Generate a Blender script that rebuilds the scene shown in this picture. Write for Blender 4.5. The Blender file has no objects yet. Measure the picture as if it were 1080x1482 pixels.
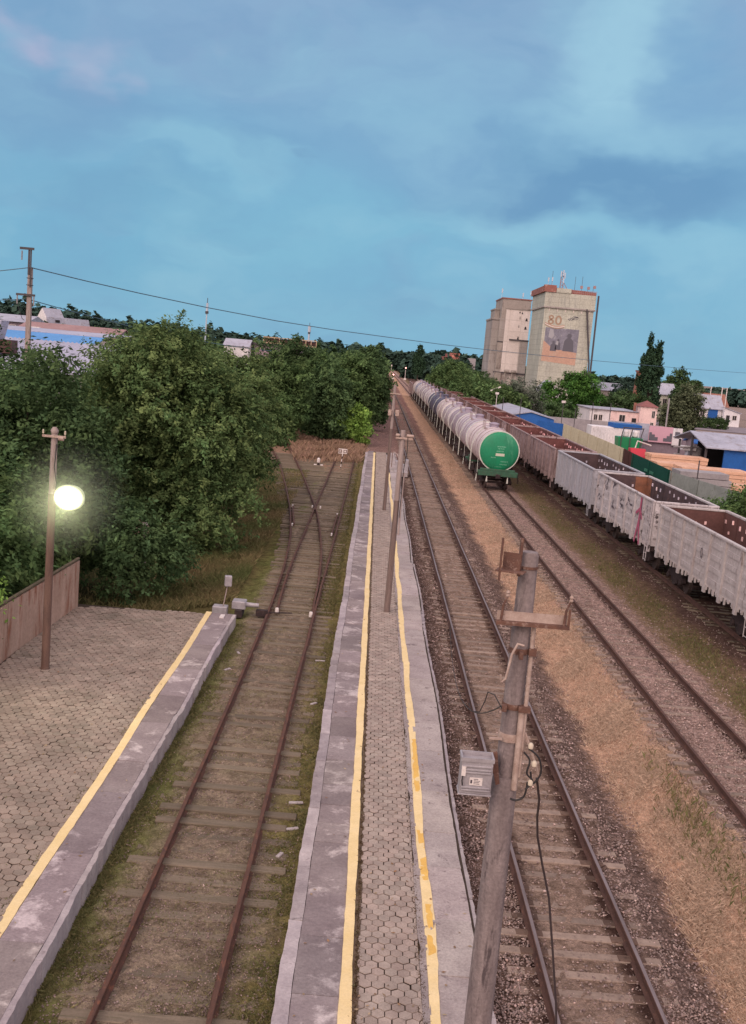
import bpy, math, random
import numpy as np
from mathutils import Vector, Matrix
R = math.radians
PI = math.pi
sc = bpy.context.scene
col = sc.collection
rs = np.random.RandomState(7)
random.seed(11)

# ------------------------------------------------------------------ helpers
def lin(c):
    c = c / 255.0
    return c / 12.92 if c <= 0.04045 else ((c + 0.055) / 1.055) ** 2.4
def C(r, g, b, k=1.0):
    return (lin(r) * k, lin(g) * k, lin(b) * k, 1.0)

def nod(nt, typ, **kw):
    n = nt.nodes.new(typ)
    for k, v in kw.items():
        setattr(n, k, v)
    return n

def mixc(nt, fac, a, b, mode='MIX'):
    n = nt.nodes.new('ShaderNodeMix'); n.data_type = 'RGBA'; n.blend_type = mode
    for s, v in ((n.inputs[0], fac), (n.inputs[6], a), (n.inputs[7], b)):
        if hasattr(v, 'is_output'):
            nt.links.new(v, s)
        else:
            s.default_value = v
    return n.outputs[2]

def mth(nt, op, a, b=None, c=None, clamp=False):
    n = nt.nodes.new('ShaderNodeMath'); n.operation = op; n.use_clamp = clamp
    for i, v in enumerate((a, b, c)):
        if v is None: continue
        if hasattr(v, 'is_output'): nt.links.new(v, n.inputs[i])
        else: n.inputs[i].default_value = v
    return n.outputs[0]

def ramp(nt, fac, stops, interp='LINEAR'):
    n = nt.nodes.new('ShaderNodeValToRGB'); n.color_ramp.interpolation = interp
    e = n.color_ramp.elements
    while len(e) < len(stops): e.new(0.5)
    for i, (p, c) in enumerate(stops):
        e[i].position = p
        e[i].color = c if len(c) == 4 else (*c, 1)
    if fac is not None: nt.links.new(fac, n.inputs[0])
    return n.outputs[0]

def noise(nt, vec, scale, detail=4, rough=0.6, dist=0.0):
    n = nt.nodes.new('ShaderNodeTexNoise')
    n.inputs['Scale'].default_value = scale; n.inputs['Detail'].default_value = detail
    n.inputs['Roughness'].default_value = rough; n.inputs['Distortion'].default_value = dist
    if vec is not None: nt.links.new(vec, n.inputs['Vector'])
    return n.outputs['Fac']

def mapped(nt, vec, scale=(1, 1, 1)):
    n = nt.nodes.new('ShaderNodeMapping'); n.inputs['Scale'].default_value = scale
    nt.links.new(vec, n.inputs['Vector'])
    return n.outputs[0]

def newmat(name):
    m = bpy.data.materials.new(name); m.use_nodes = True
    nt = m.node_tree
    return m, nt, nt.nodes['Principled BSDF']

def M(name, base, alt=None, stain=None, scale=3.0, stretch=(1, 1, 1), rough=0.75, metal=0.0, bump=0.25, bscale=None,
      stain_at=0.55, stain_w=0.12, stain_scale=None, stain_stretch=None, attr=False, fine=0.18, spec=0.3):
    """Weathered surface: two colours blended by noise, an optional stain colour in patches, fine speckle, bump."""
    m, nt, p = newmat(name)
    tc = nod(nt, 'ShaderNodeTexCoord'); oi = nod(nt, 'ShaderNodeObjectInfo')
    off = nod(nt, 'ShaderNodeVectorMath', operation='MULTIPLY_ADD')
    cb = nod(nt, 'ShaderNodeCombineXYZ')
    for i in range(3): nt.links.new(oi.outputs['Random'], cb.inputs[i])
    nt.links.new(cb.outputs[0], off.inputs[0]); off.inputs[1].default_value = (37, 91, 53)
    nt.links.new(tc.outputs['Object'], off.inputs[2])
    v0 = off.outputs[0]
    v = mapped(nt, v0, stretch)
    alt = alt or tuple(min(1, x * 0.78) for x in base[:3]) + (1,)
    n1 = noise(nt, v, scale, 5, 0.65)
    f = ramp(nt, n1, [(0.35, (0, 0, 0, 1)), (0.68, (1, 1, 1, 1))])
    c = mixc(nt, f, base, alt)
    if stain:
        v2 = mapped(nt, v0, stain_stretch or stretch)
        n2 = noise(nt, v2, stain_scale or scale * 1.9, 6, 0.7, 0.3)
        f2 = ramp(nt, n2, [(stain_at, (0, 0, 0, 1)), (min(1, stain_at + stain_w), (1, 1, 1, 1))])
        c = mixc(nt, f2, c, stain)
    if fine:
        n3 = noise(nt, v0, (bscale or scale * 9), 3, 0.7)
        g = mth(nt, 'MULTIPLY_ADD', n3, fine * 3.2, 1 - fine * 1.6)
        cc = nod(nt, 'ShaderNodeCombineColor')
        for i in range(3): nt.links.new(g, cc.inputs[i])
        c = mixc(nt, 1.0, c, cc.outputs[0], 'MULTIPLY')
    if attr:
        a = nod(nt, 'ShaderNodeAttribute', attribute_name='Col')
        c = mixc(nt, 1.0, c, a.outputs['Color'], 'MULTIPLY')
    nt.links.new(c, p.inputs['Base Color'])
    p.inputs['Roughness'].default_value = rough; p.inputs['Metallic'].default_value = metal
    p.inputs['Specular IOR Level'].default_value = spec
    if bump:
        n4 = noise(nt, v0, bscale or scale * 8, 5, 0.65)
        b = nod(nt, 'ShaderNodeBump'); b.inputs['Strength'].default_value = bump; b.inputs['Distance'].default_value = 0.02
        nt.links.new(n4, b.inputs['Height']); nt.links.new(b.outputs[0], p.inputs['Normal'])
    return m

def leafmat(name, a, b, trans=0.25):
    m, nt, p = newmat(name)
    nt.nodes.remove(p)
    out = nt.nodes['Material Output']
    at = nod(nt, 'ShaderNodeAttribute', attribute_name='Col')
    sp = nod(nt, 'ShaderNodeSeparateColor'); nt.links.new(at.outputs['Color'], sp.inputs[0])
    c = mixc(nt, sp.outputs[0], a, b)
    cc = nod(nt, 'ShaderNodeCombineColor')
    for i in range(3): nt.links.new(sp.outputs[1], cc.inputs[i])
    c = mixc(nt, 1.0, c, cc.outputs[0], 'MULTIPLY')
    d = nod(nt, 'ShaderNodeBsdfDiffuse'); t = nod(nt, 'ShaderNodeBsdfTranslucent')
    nt.links.new(c, d.inputs[0]); nt.links.new(c, t.inputs[0])
    mx = nod(nt, 'ShaderNodeMixShader'); mx.inputs[0].default_value = trans
    nt.links.new(d.outputs[0], mx.inputs[1]); nt.links.new(t.outputs[0], mx.inputs[2])
    nt.links.new(mx.outputs[0], out.inputs[0])
    return m

def plain(name, c, rough=0.6, metal=0.0, emit=None, strength=0):
    m, nt, p = newmat(name)
    oi = nod(nt, 'ShaderNodeTexCoord')
    n1 = noise(nt, oi.outputs['Object'], 14, 4)
    k = mixc(nt, n1, c, tuple(x * 0.72 for x in c[:3]) + (1,))
    nt.links.new(k, p.inputs['Base Color'])
    p.inputs['Roughness'].default_value = rough; p.inputs['Metallic'].default_value = metal
    if emit:
        p.inputs['Emission Color'].default_value = emit; p.inputs['Emission Strength'].default_value = strength
    return m

def tag(o, label=None, cat=None, group=None, kind=None):
    if label: o['label'] = label
    if cat: o['category'] = cat
    if group: o['group'] = group
    if kind: o['kind'] = kind
    return o

def thing(name, label, cat, loc=(0, 0, 0), group=None, rz=0.0):
    o = bpy.data.objects.new(name, None); col.objects.link(o)
    o.location = loc; o.rotation_euler = (0, 0, rz); o.empty_display_size = 0.2
    return tag(o, label, cat, group)

class MB:
    """Collects boxes, tubes, lathes and prisms; build() links them as one mesh object (world coordinates minus the parent's place)."""
    def __init__(s):
        s.v = []; s.f = []; s.c = []
    def add(s, vs, fs, c=None):
        o = len(s.v); s.v += [tuple(map(float, p)) for p in vs]; s.f += [tuple(i + o for i in f) for f in fs]
        s.c += [c or (1, 1, 1)] * len(vs)
        return s
    def box(s, x0, x1, y0, y1, z0, z1, rz=0, piv=None, c=None):
        p = [(x, y, z) for z in (z0, z1) for y in (y0, y1) for x in (x0, x1)]
        if rz:
            cx, cy = piv or ((x0 + x1) / 2, (y0 + y1) / 2); a, b = math.cos(rz), math.sin(rz)
            p = [(cx + (x - cx) * a - (y - cy) * b, cy + (x - cx) * b + (y - cy) * a, z) for x, y, z in p]
        return s.add(p, [(0, 2, 3, 1), (4, 5, 7, 6), (0, 1, 5, 4), (1, 3, 7, 5), (3, 2, 6, 7), (2, 0, 4, 6)], c)
    def tube(s, pts, r, n=8, cap=True, c=None):
        pts = [Vector(p) for p in pts]; k = len(pts)
        rr = r if hasattr(r, '__len__') else [r] * k
        vs = []; up = None
        for i, p in enumerate(pts):
            d = (pts[min(i + 1, k - 1)] - pts[max(i - 1, 0)]).normalized()
            if up is None:
                up = Vector((1, 0, 0)) if abs(d.x) < 0.9 else Vector((0, 1, 0))
            a = d.cross(up); a = a.normalized() if a.length > 1e-6 else d.orthogonal().normalized()
            b = d.cross(a).normalized(); up = a.cross(d)
            for j in range(n):
                t = 2 * PI * j / n
                vs.append(p + (a * math.cos(t) + b * math.sin(t)) * rr[i])
        fs = [(i * n + j, i * n + (j + 1) % n, (i + 1) * n + (j + 1) % n, (i + 1) * n + j) for i in range(k - 1) for j in range(n)]
        if cap: fs += [tuple(range(n))[::-1], tuple((k - 1) * n + j for j in range(n))]
        return s.add(vs, fs, c)
    def lathe(s, prof, o=(0, 0, 0), axis='z', n=20, c=None, cap=True):
        """prof: list of (radius, height along axis)."""
        vs = []
        for r, h in prof:
            for j in range(n):
                t = 2 * PI * j / n; a, b = r * math.cos(t), r * math.sin(t)
                p = {'z': (a, b, h), 'y': (a, h, b), 'x': (h, a, b)}[axis]
                vs.append((p[0] + o[0], p[1] + o[1], p[2] + o[2]))
        k = len(prof)
        fs = [(i * n + j, i * n + (j + 1) % n, (i + 1) * n + (j + 1) % n, (i + 1) * n + j) for i in range(k - 1) for j in range(n)]
        if cap: fs += [tuple(range(n))[::-1], tuple((k - 1) * n + j for j in range(n))]
        return s.add(vs, fs, c)
    def prism(s, poly, a0, a1, axis='y', c=None):
        """poly: 2D outline; axis y: (x,z) outline swept along y; x: (y,z) swept along x; z: (x,y) swept along z."""
        n = len(poly); vs = []
        for a in (a0, a1):
            for u, w in poly:
                vs.append({'y': (u, a, w), 'x': (a, u, w), 'z': (u, w, a)}[axis])
        fs = [tuple(range(n))[::-1], tuple(range(n, 2 * n))] + [(i, (i + 1) % n, n + (i + 1) % n, n + i) for i in range(n)]
        return s.add(vs, fs, c)
    def build(s, name, mat, parent=None, smooth=None, bevel=0, **kw):
        L = Vector(parent_world(parent)) if parent else Vector((0, 0, 0))
        me = bpy.data.meshes.new(name)
        me.from_pydata([(x - L.x, y - L.y, z - L.z) for x, y, z in s.v], [], s.f)
        if any(c != (1, 1, 1) for c in s.c):
            a = me.color_attributes.new('Col', 'FLOAT_COLOR', 'POINT')
            a.data.foreach_set('color', np.array([(*c, 1) for c in s.c], 'f').ravel())
        else:
            a = me.color_attributes.new('Col', 'FLOAT_COLOR', 'POINT')
            a.data.foreach_set('color', np.ones(4 * len(s.v), 'f'))
        import bmesh
        bm = bmesh.new(); bm.from_mesh(me); bmesh.ops.recalc_face_normals(bm, faces=bm.faces)
        if bevel:
            es = [e for e in bm.edges if len(e.link_faces) == 2 and e.calc_face_angle() > 0.6]
            bmesh.ops.bevel(bm, geom=es, offset=bevel, segments=1, affect='EDGES', clamp_overlap=True)
        bm.to_mesh(me); bm.free()
        if smooth is not None:
            me.polygons.foreach_set('use_smooth', [True] * len(me.polygons))
            me.set_sharp_from_angle(angle=R(smooth))
        o = bpy.data.objects.new(name, me); col.objects.link(o)
        me.materials.append(mat)
        if parent: o.parent = parent
        if kw: tag(o, **kw)
        return o

def parent_world(o):
    x = Vector((0, 0, 0))
    while o is not None:
        x = x + o.location; o = o.parent
    return x

def np_mesh(name, V, F, mat, cols=None, parent=None, smooth=False):
    """V (n,3), F (m,k) -> one mesh object; cols (n,3) per vertex."""
    V = np.asarray(V, 'f'); F = np.asarray(F, 'i'); k = F.shape[1]
    if parent: V = V - np.array(parent_world(parent), 'f')
    me = bpy.data.meshes.new(name)
    me.vertices.add(len(V)); me.vertices.foreach_set('co', V.ravel())
    me.loops.add(F.size); me.loops.foreach_set('vertex_index', F.ravel())
    me.polygons.add(len(F)); me.polygons.foreach_set('loop_start', np.arange(0, F.size, k, dtype='i'))
    me.polygons.foreach_set('loop_total', np.full(len(F), k, 'i'))
    if smooth: me.polygons.foreach_set('use_smooth', np.ones(len(F), bool))
    me.update(calc_edges=True)
    if cols is not None:
        a = me.color_attributes.new('Col', 'FLOAT_COLOR', 'POINT')
        a.data.foreach_set('color', np.concatenate([np.asarray(cols, 'f'), np.ones((len(V), 1), 'f')], 1).ravel())
    o = bpy.data.objects.new(name, me); col.objects.link(o); me.materials.append(mat)
    if parent: o.parent = parent
    return o

def kids(o): return [c for c in bpy.data.objects if c.parent is o]
_kids = {}
def copy_tree(o, parent=None, skip=()):
    c = o.copy(); col.objects.link(c)
    if parent: c.parent = parent
    for ch in _kids.setdefault(o.name, kids(o)):
        if ch.name.split('.')[0] in skip: continue
        copy_tree(ch, c, skip)
    return c
def own_mat(o, m):
    """give this copy its own material without touching the shared mesh"""
    o.material_slots[0].link = 'OBJECT'; o.material_slots[0].material = m
def part(root, name): return [c for c in root.children if c.name.split('.')[0] == name]

def unit(v): return v / np.maximum(np.linalg.norm(v, axis=1, keepdims=True), 1e-9)

def leaf_quads(P, N, L, W, rng):
    n = len(P)
    nn = unit(N + rng.normal(0, 0.55, (n, 3)))
    t = rng.normal(0, 1, (n, 3)); t[:, 2] -= 0.5
    t = unit(t - nn * (t * nn).sum(1, keepdims=True)); b = np.cross(nn, t)
    L = L[:, None]; W = W[:, None]
    V = np.stack([P + t * L, P + b * W, P - t * L, P - b * W], 1).reshape(-1, 3)
    return V, np.arange(4 * n).reshape(-1, 4)

def crown_points(rng, ells, nclump, nleaf, spray=0.9, droop=0.5, spread=0.22, inner=0.35, low=-0.75):
    E = np.array(ells, float); w = (E[:, 3] * E[:, 4] * E[:, 5]) ** 0.67; w /= w.sum()
    k = rng.choice(len(E), nclump * 2, p=w)
    d = unit(rng.normal(0, 1, (len(k), 3)))
    ok = d[:, 2] > low; k, d = k[ok][:nclump], d[ok][:nclump]; m = len(k)
    ph = rng.uniform(0, 6, (6,))
    bump = 1 + 0.13 * np.sin(d[:, 0] * 5 + ph[0] + k * 2) * np.sin(d[:, 1] * 4 + ph[1]) + 0.10 * np.sin(d[:, 2] * 9 + ph[2] + d[:, 0] * 6)
    r = (inner + (1 - inner) * rng.uniform(0, 1, m) ** 0.45) * bump
    c = E[k, :3] + d * r[:, None] * E[k, 3:6]
    ax = unit(d + rng.normal(0, 0.45, (m, 3)) + np.array([0, 0, -droop]))
    t = rng.uniform(-0.2, 1, (m, nleaf))
    P = c[:, None, :] + ax[:, None, :] * (t * spray)[..., None] + rng.normal(0, spread, (m, nleaf, 3)) * (1.1 - 0.6 * t[..., None])
    N = np.repeat((d * 0.7 + np.array([0, 0, 0.8]))[:, None, :], nleaf, 1)
    lt = rng.uniform(.72, 1.3, len(E))[k]
    shade = (lt * rng.uniform(0.75, 1.22, m))[:, None] * rng.uniform(0.7, 1.3, (m, nleaf))
    hue = np.clip(rng.uniform(0, 1, m)[:, None] * 0.7 + rng.uniform(0, 0.35, (m, nleaf)), 0, 1)
    return P.reshape(-1, 3), N.reshape(-1, 3), hue.ravel(), shade.ravel(), c

BARK = M('bark', C(78, 66, 58), C(52, 44, 40), scale=6, stretch=(1, 1, 0.25), rough=0.95, bump=0.6)

def lobed(ells, rng, n):
    """break smooth crowns into many uneven lobes of foliage"""
    out = []
    for (x, y, z, a, b, c) in ells:
        out.append((x, y, z, a * .80, b * .80, c * .80))
        for _ in range(n):
            d = rng.normal(0, 1, 3); d /= np.linalg.norm(d); d[2] = abs(d[2]) * (1 if rng.rand() < .72 else -1)
            k = rng.uniform(.22, .46); q = rng.uniform(.66, .92)
            out.append((x + d[0] * a * q, y + d[1] * b * q, z + d[2] * c * q, a * k * rng.uniform(.8, 1.3), b * k * rng.uniform(.8, 1.3), c * k * rng.uniform(.7, 1.05)))
    return out

def tree(name, label, cat, base, ells, mat, nclump=300, nleaf=40, leaf=0.11, seed=1, trunk_r=0.2, group=None, limbs=9,
         spray=0.9, droop=0.5, spread=0.22, inner=0.35, aspect=0.5, low=-0.75, bark=None, lobes=9):
    rng = np.random.RandomState(seed)
    root = thing(name, label, cat, base, group)
    ells = lobed(ells, rng, lobes)
    P, N, hue, sh, cl = crown_points(rng, ells, nclump, nleaf, spray, droop, spread, inner, low)
    P[:, 2] = np.maximum(P[:, 2], base[2] + 0.04 + rng.uniform(0, .25, len(P)))
    n = len(P); L = leaf * rng.uniform(0.5, 1.6, n); V, F = leaf_quads(P, N, L, L * aspect, rng)
    cols = np.repeat(np.stack([hue, sh, np.zeros(n)], 1), 4, 0)
    np_mesh('crown', V, F, mat, cols, root)
    E = np.array(ells); top = E[np.argmax(E[:, 3] * E[:, 5])]
    mb = MB(); b = Vector(base); fork = b.lerp(Vector(top[:3]), 0.45); fork.z = b.z + (top[2] - b.z) * 0.45
    mid = b.lerp(fork, 0.5) + Vector((rng.uniform(-.15, .15), rng.uniform(-.15, .15), 0))
    mb.tube([b - Vector((0, 0, .25)), b + Vector((0, 0, .15)), mid, fork, Vector(top[:3]) + Vector((0, 0, top[5] * .35))],
            [trunk_r * 1.45, trunk_r * 1.05, trunk_r * .85, trunk_r * .7, trunk_r * .15], 9)
    for i in range(limbs):
        q = Vector(cl[rng.randint(len(cl))]); s0 = mid.lerp(fork, rng.uniform(0.2, 1.0))
        m2 = s0.lerp(q, 0.5) + Vector((0, 0, 0.12 * (q - s0).length))
        mb.tube([s0, m2, q], [trunk_r * .42, trunk_r * .26, trunk_r * .06], 6)
    mb.build('trunk', bark or BARK, root, smooth=60)
    return root

# ------------------------------------------------------------------ camera
cam = bpy.data.cameras.new('camera'); co = bpy.data.objects.new('camera', cam); col.objects.link(co)
cam.sensor_fit = 'VERTICAL'; cam.sensor_height = 36.0; cam.lens = 36.0 * 1500 / 1482
cam.clip_start = 0.1; cam.clip_end = 9000
yaw, pit, rol = R(0.39), R(8.604), R(5.0)
fw = Vector((math.sin(yaw) * math.cos(pit), math.cos(yaw) * math.cos(pit), -math.sin(pit)))
rt = Vector((math.cos(yaw), -math.sin(yaw), 0)); up = rt.cross(fw)
xa = rt * math.cos(rol) + up * math.sin(rol); ya = up * math.cos(rol) - rt * math.sin(rol)
co.matrix_world = Matrix(((xa.x, ya.x, -fw.x, 0), (xa.y, ya.y, -fw.y, 0), (xa.z, ya.z, -fw.z, 9.15), (0, 0, 0, 1)))
sc.camera = co
sc.view_settings.view_transform = 'Standard'; sc.view_settings.look = 'None'
sc.view_settings.exposure = 0.0; sc.view_settings.gamma = 1.0
sc.cycles.max_bounces = 6; sc.cycles.diffuse_bounces = 3; sc.cycles.transparent_max_bounces = 6

# ------------------------------------------------------------------ sky and sun (dusk, overcast, afterglow behind the viewer)
w = bpy.data.worlds.new('World'); sc.world = w; w.use_nodes = True
nt = w.node_tree; bg = nt.nodes['Background']
SUN_DIR = Vector((-0.55, -0.8, 0.62)).normalized()
sky = nod(nt, 'ShaderNodeTexSky', sky_type='NISHITA'); sky.sun_disc = False
sky.sun_elevation = math.asin(SUN_DIR.z); sky.sun_rotation = math.atan2(SUN_DIR.x, SUN_DIR.y)
tc = nod(nt, 'ShaderNodeTexCoord'); d = tc.outputs['Generated']
sx = nod(nt, 'ShaderNodeSeparateXYZ'); nt.links.new(d, sx.inputs[0])
wn = nod(nt, 'ShaderNodeTexNoise'); wn.inputs['Scale'].default_value = 6.5; wn.inputs['Detail'].default_value = 4
wn.inputs['Roughness'].default_value = 0.55
nt.links.new(mapped(nt, d, (1, 1, 1.8)), wn.inputs['Vector'])
wv = nod(nt, 'ShaderNodeVectorMath', operation='MULTIPLY_ADD')
nt.links.new(wn.outputs['Color'], wv.inputs[0]); wv.inputs[1].default_value = (0.22, 0.22, 0.14); wv.inputs[2].default_value = (-0.11, -0.11, -0.07)
wd = nod(nt, 'ShaderNodeVectorMath', operation='ADD'); nt.links.new(d, wd.inputs[0]); nt.links.new(wv.outputs[0], wd.inputs[1])
base = ramp(nt, sx.outputs[2], [(0.0, C(128, 189, 219)), (0.06, C(116, 181, 214)), (0.14, C(122, 182, 214)), (0.22, C(128, 176, 211)),
                               (0.31, C(146, 180, 213)), (0.55, C(222, 208, 216)), (1.0, (1.15, .96, .96, 1))])
c = base
CLOUDS = [((0.175, 0.943, 0.283), (0.1, 0.12), C(170,218,236), 0.8),
    ((0.248, 0.931, 0.269), (0.06, 0.1), C(124,172,210), 0.9),
    ((0.144, 0.976, 0.161), (0.2, 0.055), C(98,150,192), 0.95),
    ((0.241, 0.958, 0.155), (0.18, 0.045), C(98,151,193), 0.95),
    ((0.041, 0.983, 0.181), (0.16, 0.06), C(120,168,206), 0.6),
    ((0.125, 0.985, 0.118), (0.12, 0.03), C(150,204,226), 0.6),
    ((0.248, 0.963, 0.108), (0.16, 0.022), C(140,197,222), 0.6),
    ((-0.323, 0.916, 0.239), (0.05, 0.03), C(176,186,216), 0.95),
    ((-0.267, 0.936, 0.229), (0.04, 0.05), C(178,190,218), 0.95),
    ((-0.173, 0.955, 0.242), (0.02, 0.03), C(164,184,214), 0.7),
    ((-0.325, 0.927, 0.186), (0.16, 0.06), C(120,160,200), 0.6),
    ((-0.170, 0.972, 0.161), (0.12, 0.03), C(146,202,224), 0.65),
    ((-0.229, 0.966, 0.119), (0.2, 0.03), C(112,168,202), 0.55),
    ((-0.055, 0.992, 0.113), (0.22, 0.05), C(128,192,218), 0.5),
    ((-0.084, 0.983, 0.161), (0.03, 0.008), C(112,160,198), 0.7),
    ((-0.014, 0.972, 0.234), (0.2, 0.08), C(140,182,214), 0.6),
    ((-0.173, 0.951, 0.256), (0.2, 0.05), C(140,170,206), 0.5),
    ((-0.286, 0.956, 0.064), (0.25, 0.05), C(108,176,210), 0.5)]
for (dx, dy, dz), (rx, rz), colr, st in CLOUDS:
    s = nod(nt, 'ShaderNodeVectorMath', operation='SUBTRACT'); nt.links.new(wd.outputs[0], s.inputs[0]); s.inputs[1].default_value = (dx, dy, dz)
    q = mapped(nt, s.outputs[0], (1 / rx, 1 / rx, 1 / rz))
    ln = nod(nt, 'ShaderNodeVectorMath', operation='LENGTH'); nt.links.new(q, ln.inputs[0])
    mr = nod(nt, 'ShaderNodeMapRange', interpolation_type='SMOOTHSTEP'); nt.links.new(ln.outputs['Value'], mr.inputs[0])
    mr.inputs[1].default_value = 1.0; mr.inputs[2].default_value = 0.15; mr.inputs[3].default_value = 0; mr.inputs[4].default_value = st
    c = mixc(nt, mr.outputs[0], c, colr)
cl = noise(nt, mapped(nt, wd.outputs[0], (1, 1, 2.6)), 4.2, 5, 0.5, 0.0)
lightf = ramp(nt, cl, [(0.50, (0, 0, 0, 1)), (0.72, (.5, .5, .5, 1))]); darkf = ramp(nt, cl, [(0.30, (.5, .5, .5, 1)), (0.47, (0, 0, 0, 1))])
c = mixc(nt, lightf, c, C(156, 208, 228)); c = mixc(nt, darkf, c, C(108, 156, 198))
cl2 = noise(nt, mapped(nt, wd.outputs[0], (1, 1, 2.8)), 9, 5, 0.5, 0.0)
c = mixc(nt, ramp(nt, cl2, [(0.52, (0, 0, 0, 1)), (0.72, (.2, .2, .2, 1))]), c, C(152, 200, 224)); c = mixc(nt, ramp(nt, cl2, [(0.30, (.22, .22, .22, 1)), (0.48, (0, 0, 0, 1))]), c, C(106, 156, 198))
c = mixc(nt, .12, c, C(140, 170, 202))
back = nod(nt, 'ShaderNodeMapRange', interpolation_type='SMOOTHSTEP'); nt.links.new(sx.outputs[1], back.inputs[0])
back.inputs[1].default_value = 0.45; back.inputs[2].default_value = -0.75
warm = ramp(nt, sx.outputs[2], [(0.0, (1.35, 1.08, 1.0, 1)), (0.35, (1.8, 1.43, 1.36, 1)), (1.0, (2.15, 1.75, 1.74, 1))])
c = mixc(nt, back.outputs[0], c, warm)
nis = mixc(nt, 1.0, sky.outputs[0], (0.08, 0.08, 0.08, 1), 'MULTIPLY')
c = mixc(nt, 0.12, c, nis)
nt.links.new(c, bg.inputs[0]); bg.inputs[1].default_value = 1.0

sl = bpy.data.lights.new('sun', 'SUN'); so = bpy.data.objects.new('sun', sl); col.objects.link(so)
sl.energy = 1.1; sl.angle = R(26); sl.color = (1.0, 0.84, 0.7)
so.rotation_euler = (-SUN_DIR).to_track_quat('-Z', 'Y').to_euler(); so.location = (-40, -60, 60)

# ------------------------------------------------------------------ shared materials
STEEL_RUST = M('rail_rust', C(96, 66, 54), C(74, 52, 46), C(122, 78, 60), scale=9, stretch=(1, .3, 1), rough=0.8, bump=0.3, bscale=60)
STEEL_DARK = M('rail_brown', C(92, 66, 58), C(70, 50, 46), C(108, 76, 64), scale=9, stretch=(1, .25, 1), rough=0.8, metal=0.0, bump=0.2, bscale=50)
STEEL_WORN = M('rail_worn_top', C(136, 122, 122), C(112, 98, 96), scale=7, stretch=(1, .1, 1), rough=0.5, metal=0.25, bump=0.05)
WOOD_OLD = M('old_sleeper_wood', C(126, 113, 99), C(106, 96, 83), C(92, 86, 68), scale=5, stretch=(.25, 3, 3), rough=0.95, bump=0.6, bscale=26, attr=True)
CONC_SLEEPER = M('sleeper_concrete', C(148, 131, 120), C(126, 110, 101), C(108, 93, 86), scale=5, rough=0.95, bump=0.5, bscale=40, attr=True)
CONCRETE = M('platform_concrete', C(174, 163, 159), C(150, 138, 136), C(126, 114, 114), scale=1.3, rough=0.92, bump=0.7, bscale=24,
             stain_at=0.6, stain_w=0.06, stain_scale=3.3, attr=True, fine=0.32)
CONC_DARK = M('worn_platform_concrete', C(146, 135, 134), C(124, 112, 113), C(184, 173, 171), scale=1.1, rough=0.92, bump=0.7, bscale=20, stain_at=0.54, stain_w=0.1, stain_scale=1.3, attr=True, fine=0.26)
CONC_PALE = M('edge_beam_concrete', C(176, 166, 166), C(146, 136, 138), C(118, 108, 108), scale=2.2, rough=0.92, bump=0.6, bscale=24, stain_at=0.6, attr=True)
PAVER = M('hex_paver', C(166, 151, 142), C(146, 131, 124), C(124, 111, 105), scale=2.5, rough=0.93, bump=0.5, bscale=45, attr=True, stain_at=0.6, fine=0.25)
PAVER_DARK = M('hex_paver_mossy', C(154, 139, 128), C(134, 120, 110), C(112, 104, 92), scale=1.2, rough=0.93, bump=0.5, bscale=45, attr=True, stain_at=0.54, stain_w=.2, stain_scale=.9, fine=0.25)
JOINT = M('joint_soil', C(72, 60, 52), C(56, 46, 40), C(74, 70, 48), scale=5, rough=1, bump=0.6)
YELLOW = M('yellow_line_paint', C(230, 206, 158), C(220, 194, 140), C(176, 152, 118), scale=2.2, rough=0.75, bump=0.35, bscale=30, stain_at=0.66, stain_w=0.05, stain_scale=6, fine=0.12)
YELLOW_NEW = M('yellow_line_fresh', C(224, 182, 98), C(212, 168, 88), scale=2, rough=0.7, bump=0.3, bscale=30, fine=0.1)
POLE_CONC = M('pole_concrete', C(142, 129, 128), C(112, 100, 100), C(84, 74, 76), scale=3, stretch=(3, 3, .5), rough=0.9, bump=0.6, bscale=26, fine=0.3, stain_at=0.56, stain_w=.09, stain_scale=2.4)
GALV = M('grey_metal_paint', C(174, 168, 172), C(150, 143, 148), C(116, 102, 98), scale=5, rough=0.5, metal=0.2, bump=0.1, stain_at=0.68)
RUSTY = M('rusty_iron', C(118, 86, 74), C(92, 68, 62), C(150, 126, 116), scale=9, rough=0.9, bump=0.5)
PALE_METAL = M('pale_weathered_metal', C(186, 166, 156), C(156, 132, 122), C(112, 72, 56), scale=8, rough=0.75, bump=0.3, stain_at=0.62)
BLACK = plain('black_rubber', C(38, 34, 36), 0.6)
CREAM = plain('cream_enamel', C(214, 200, 180), 0.5)
WHITE = M('white_paint', C(226, 216, 212), C(200, 190, 188), C(168, 154, 150), scale=5, rough=0.7, bump=0.15, stain_at=0.65)
DARKVOID = plain('dark_opening', C(46, 42, 46), 0.8)

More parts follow.
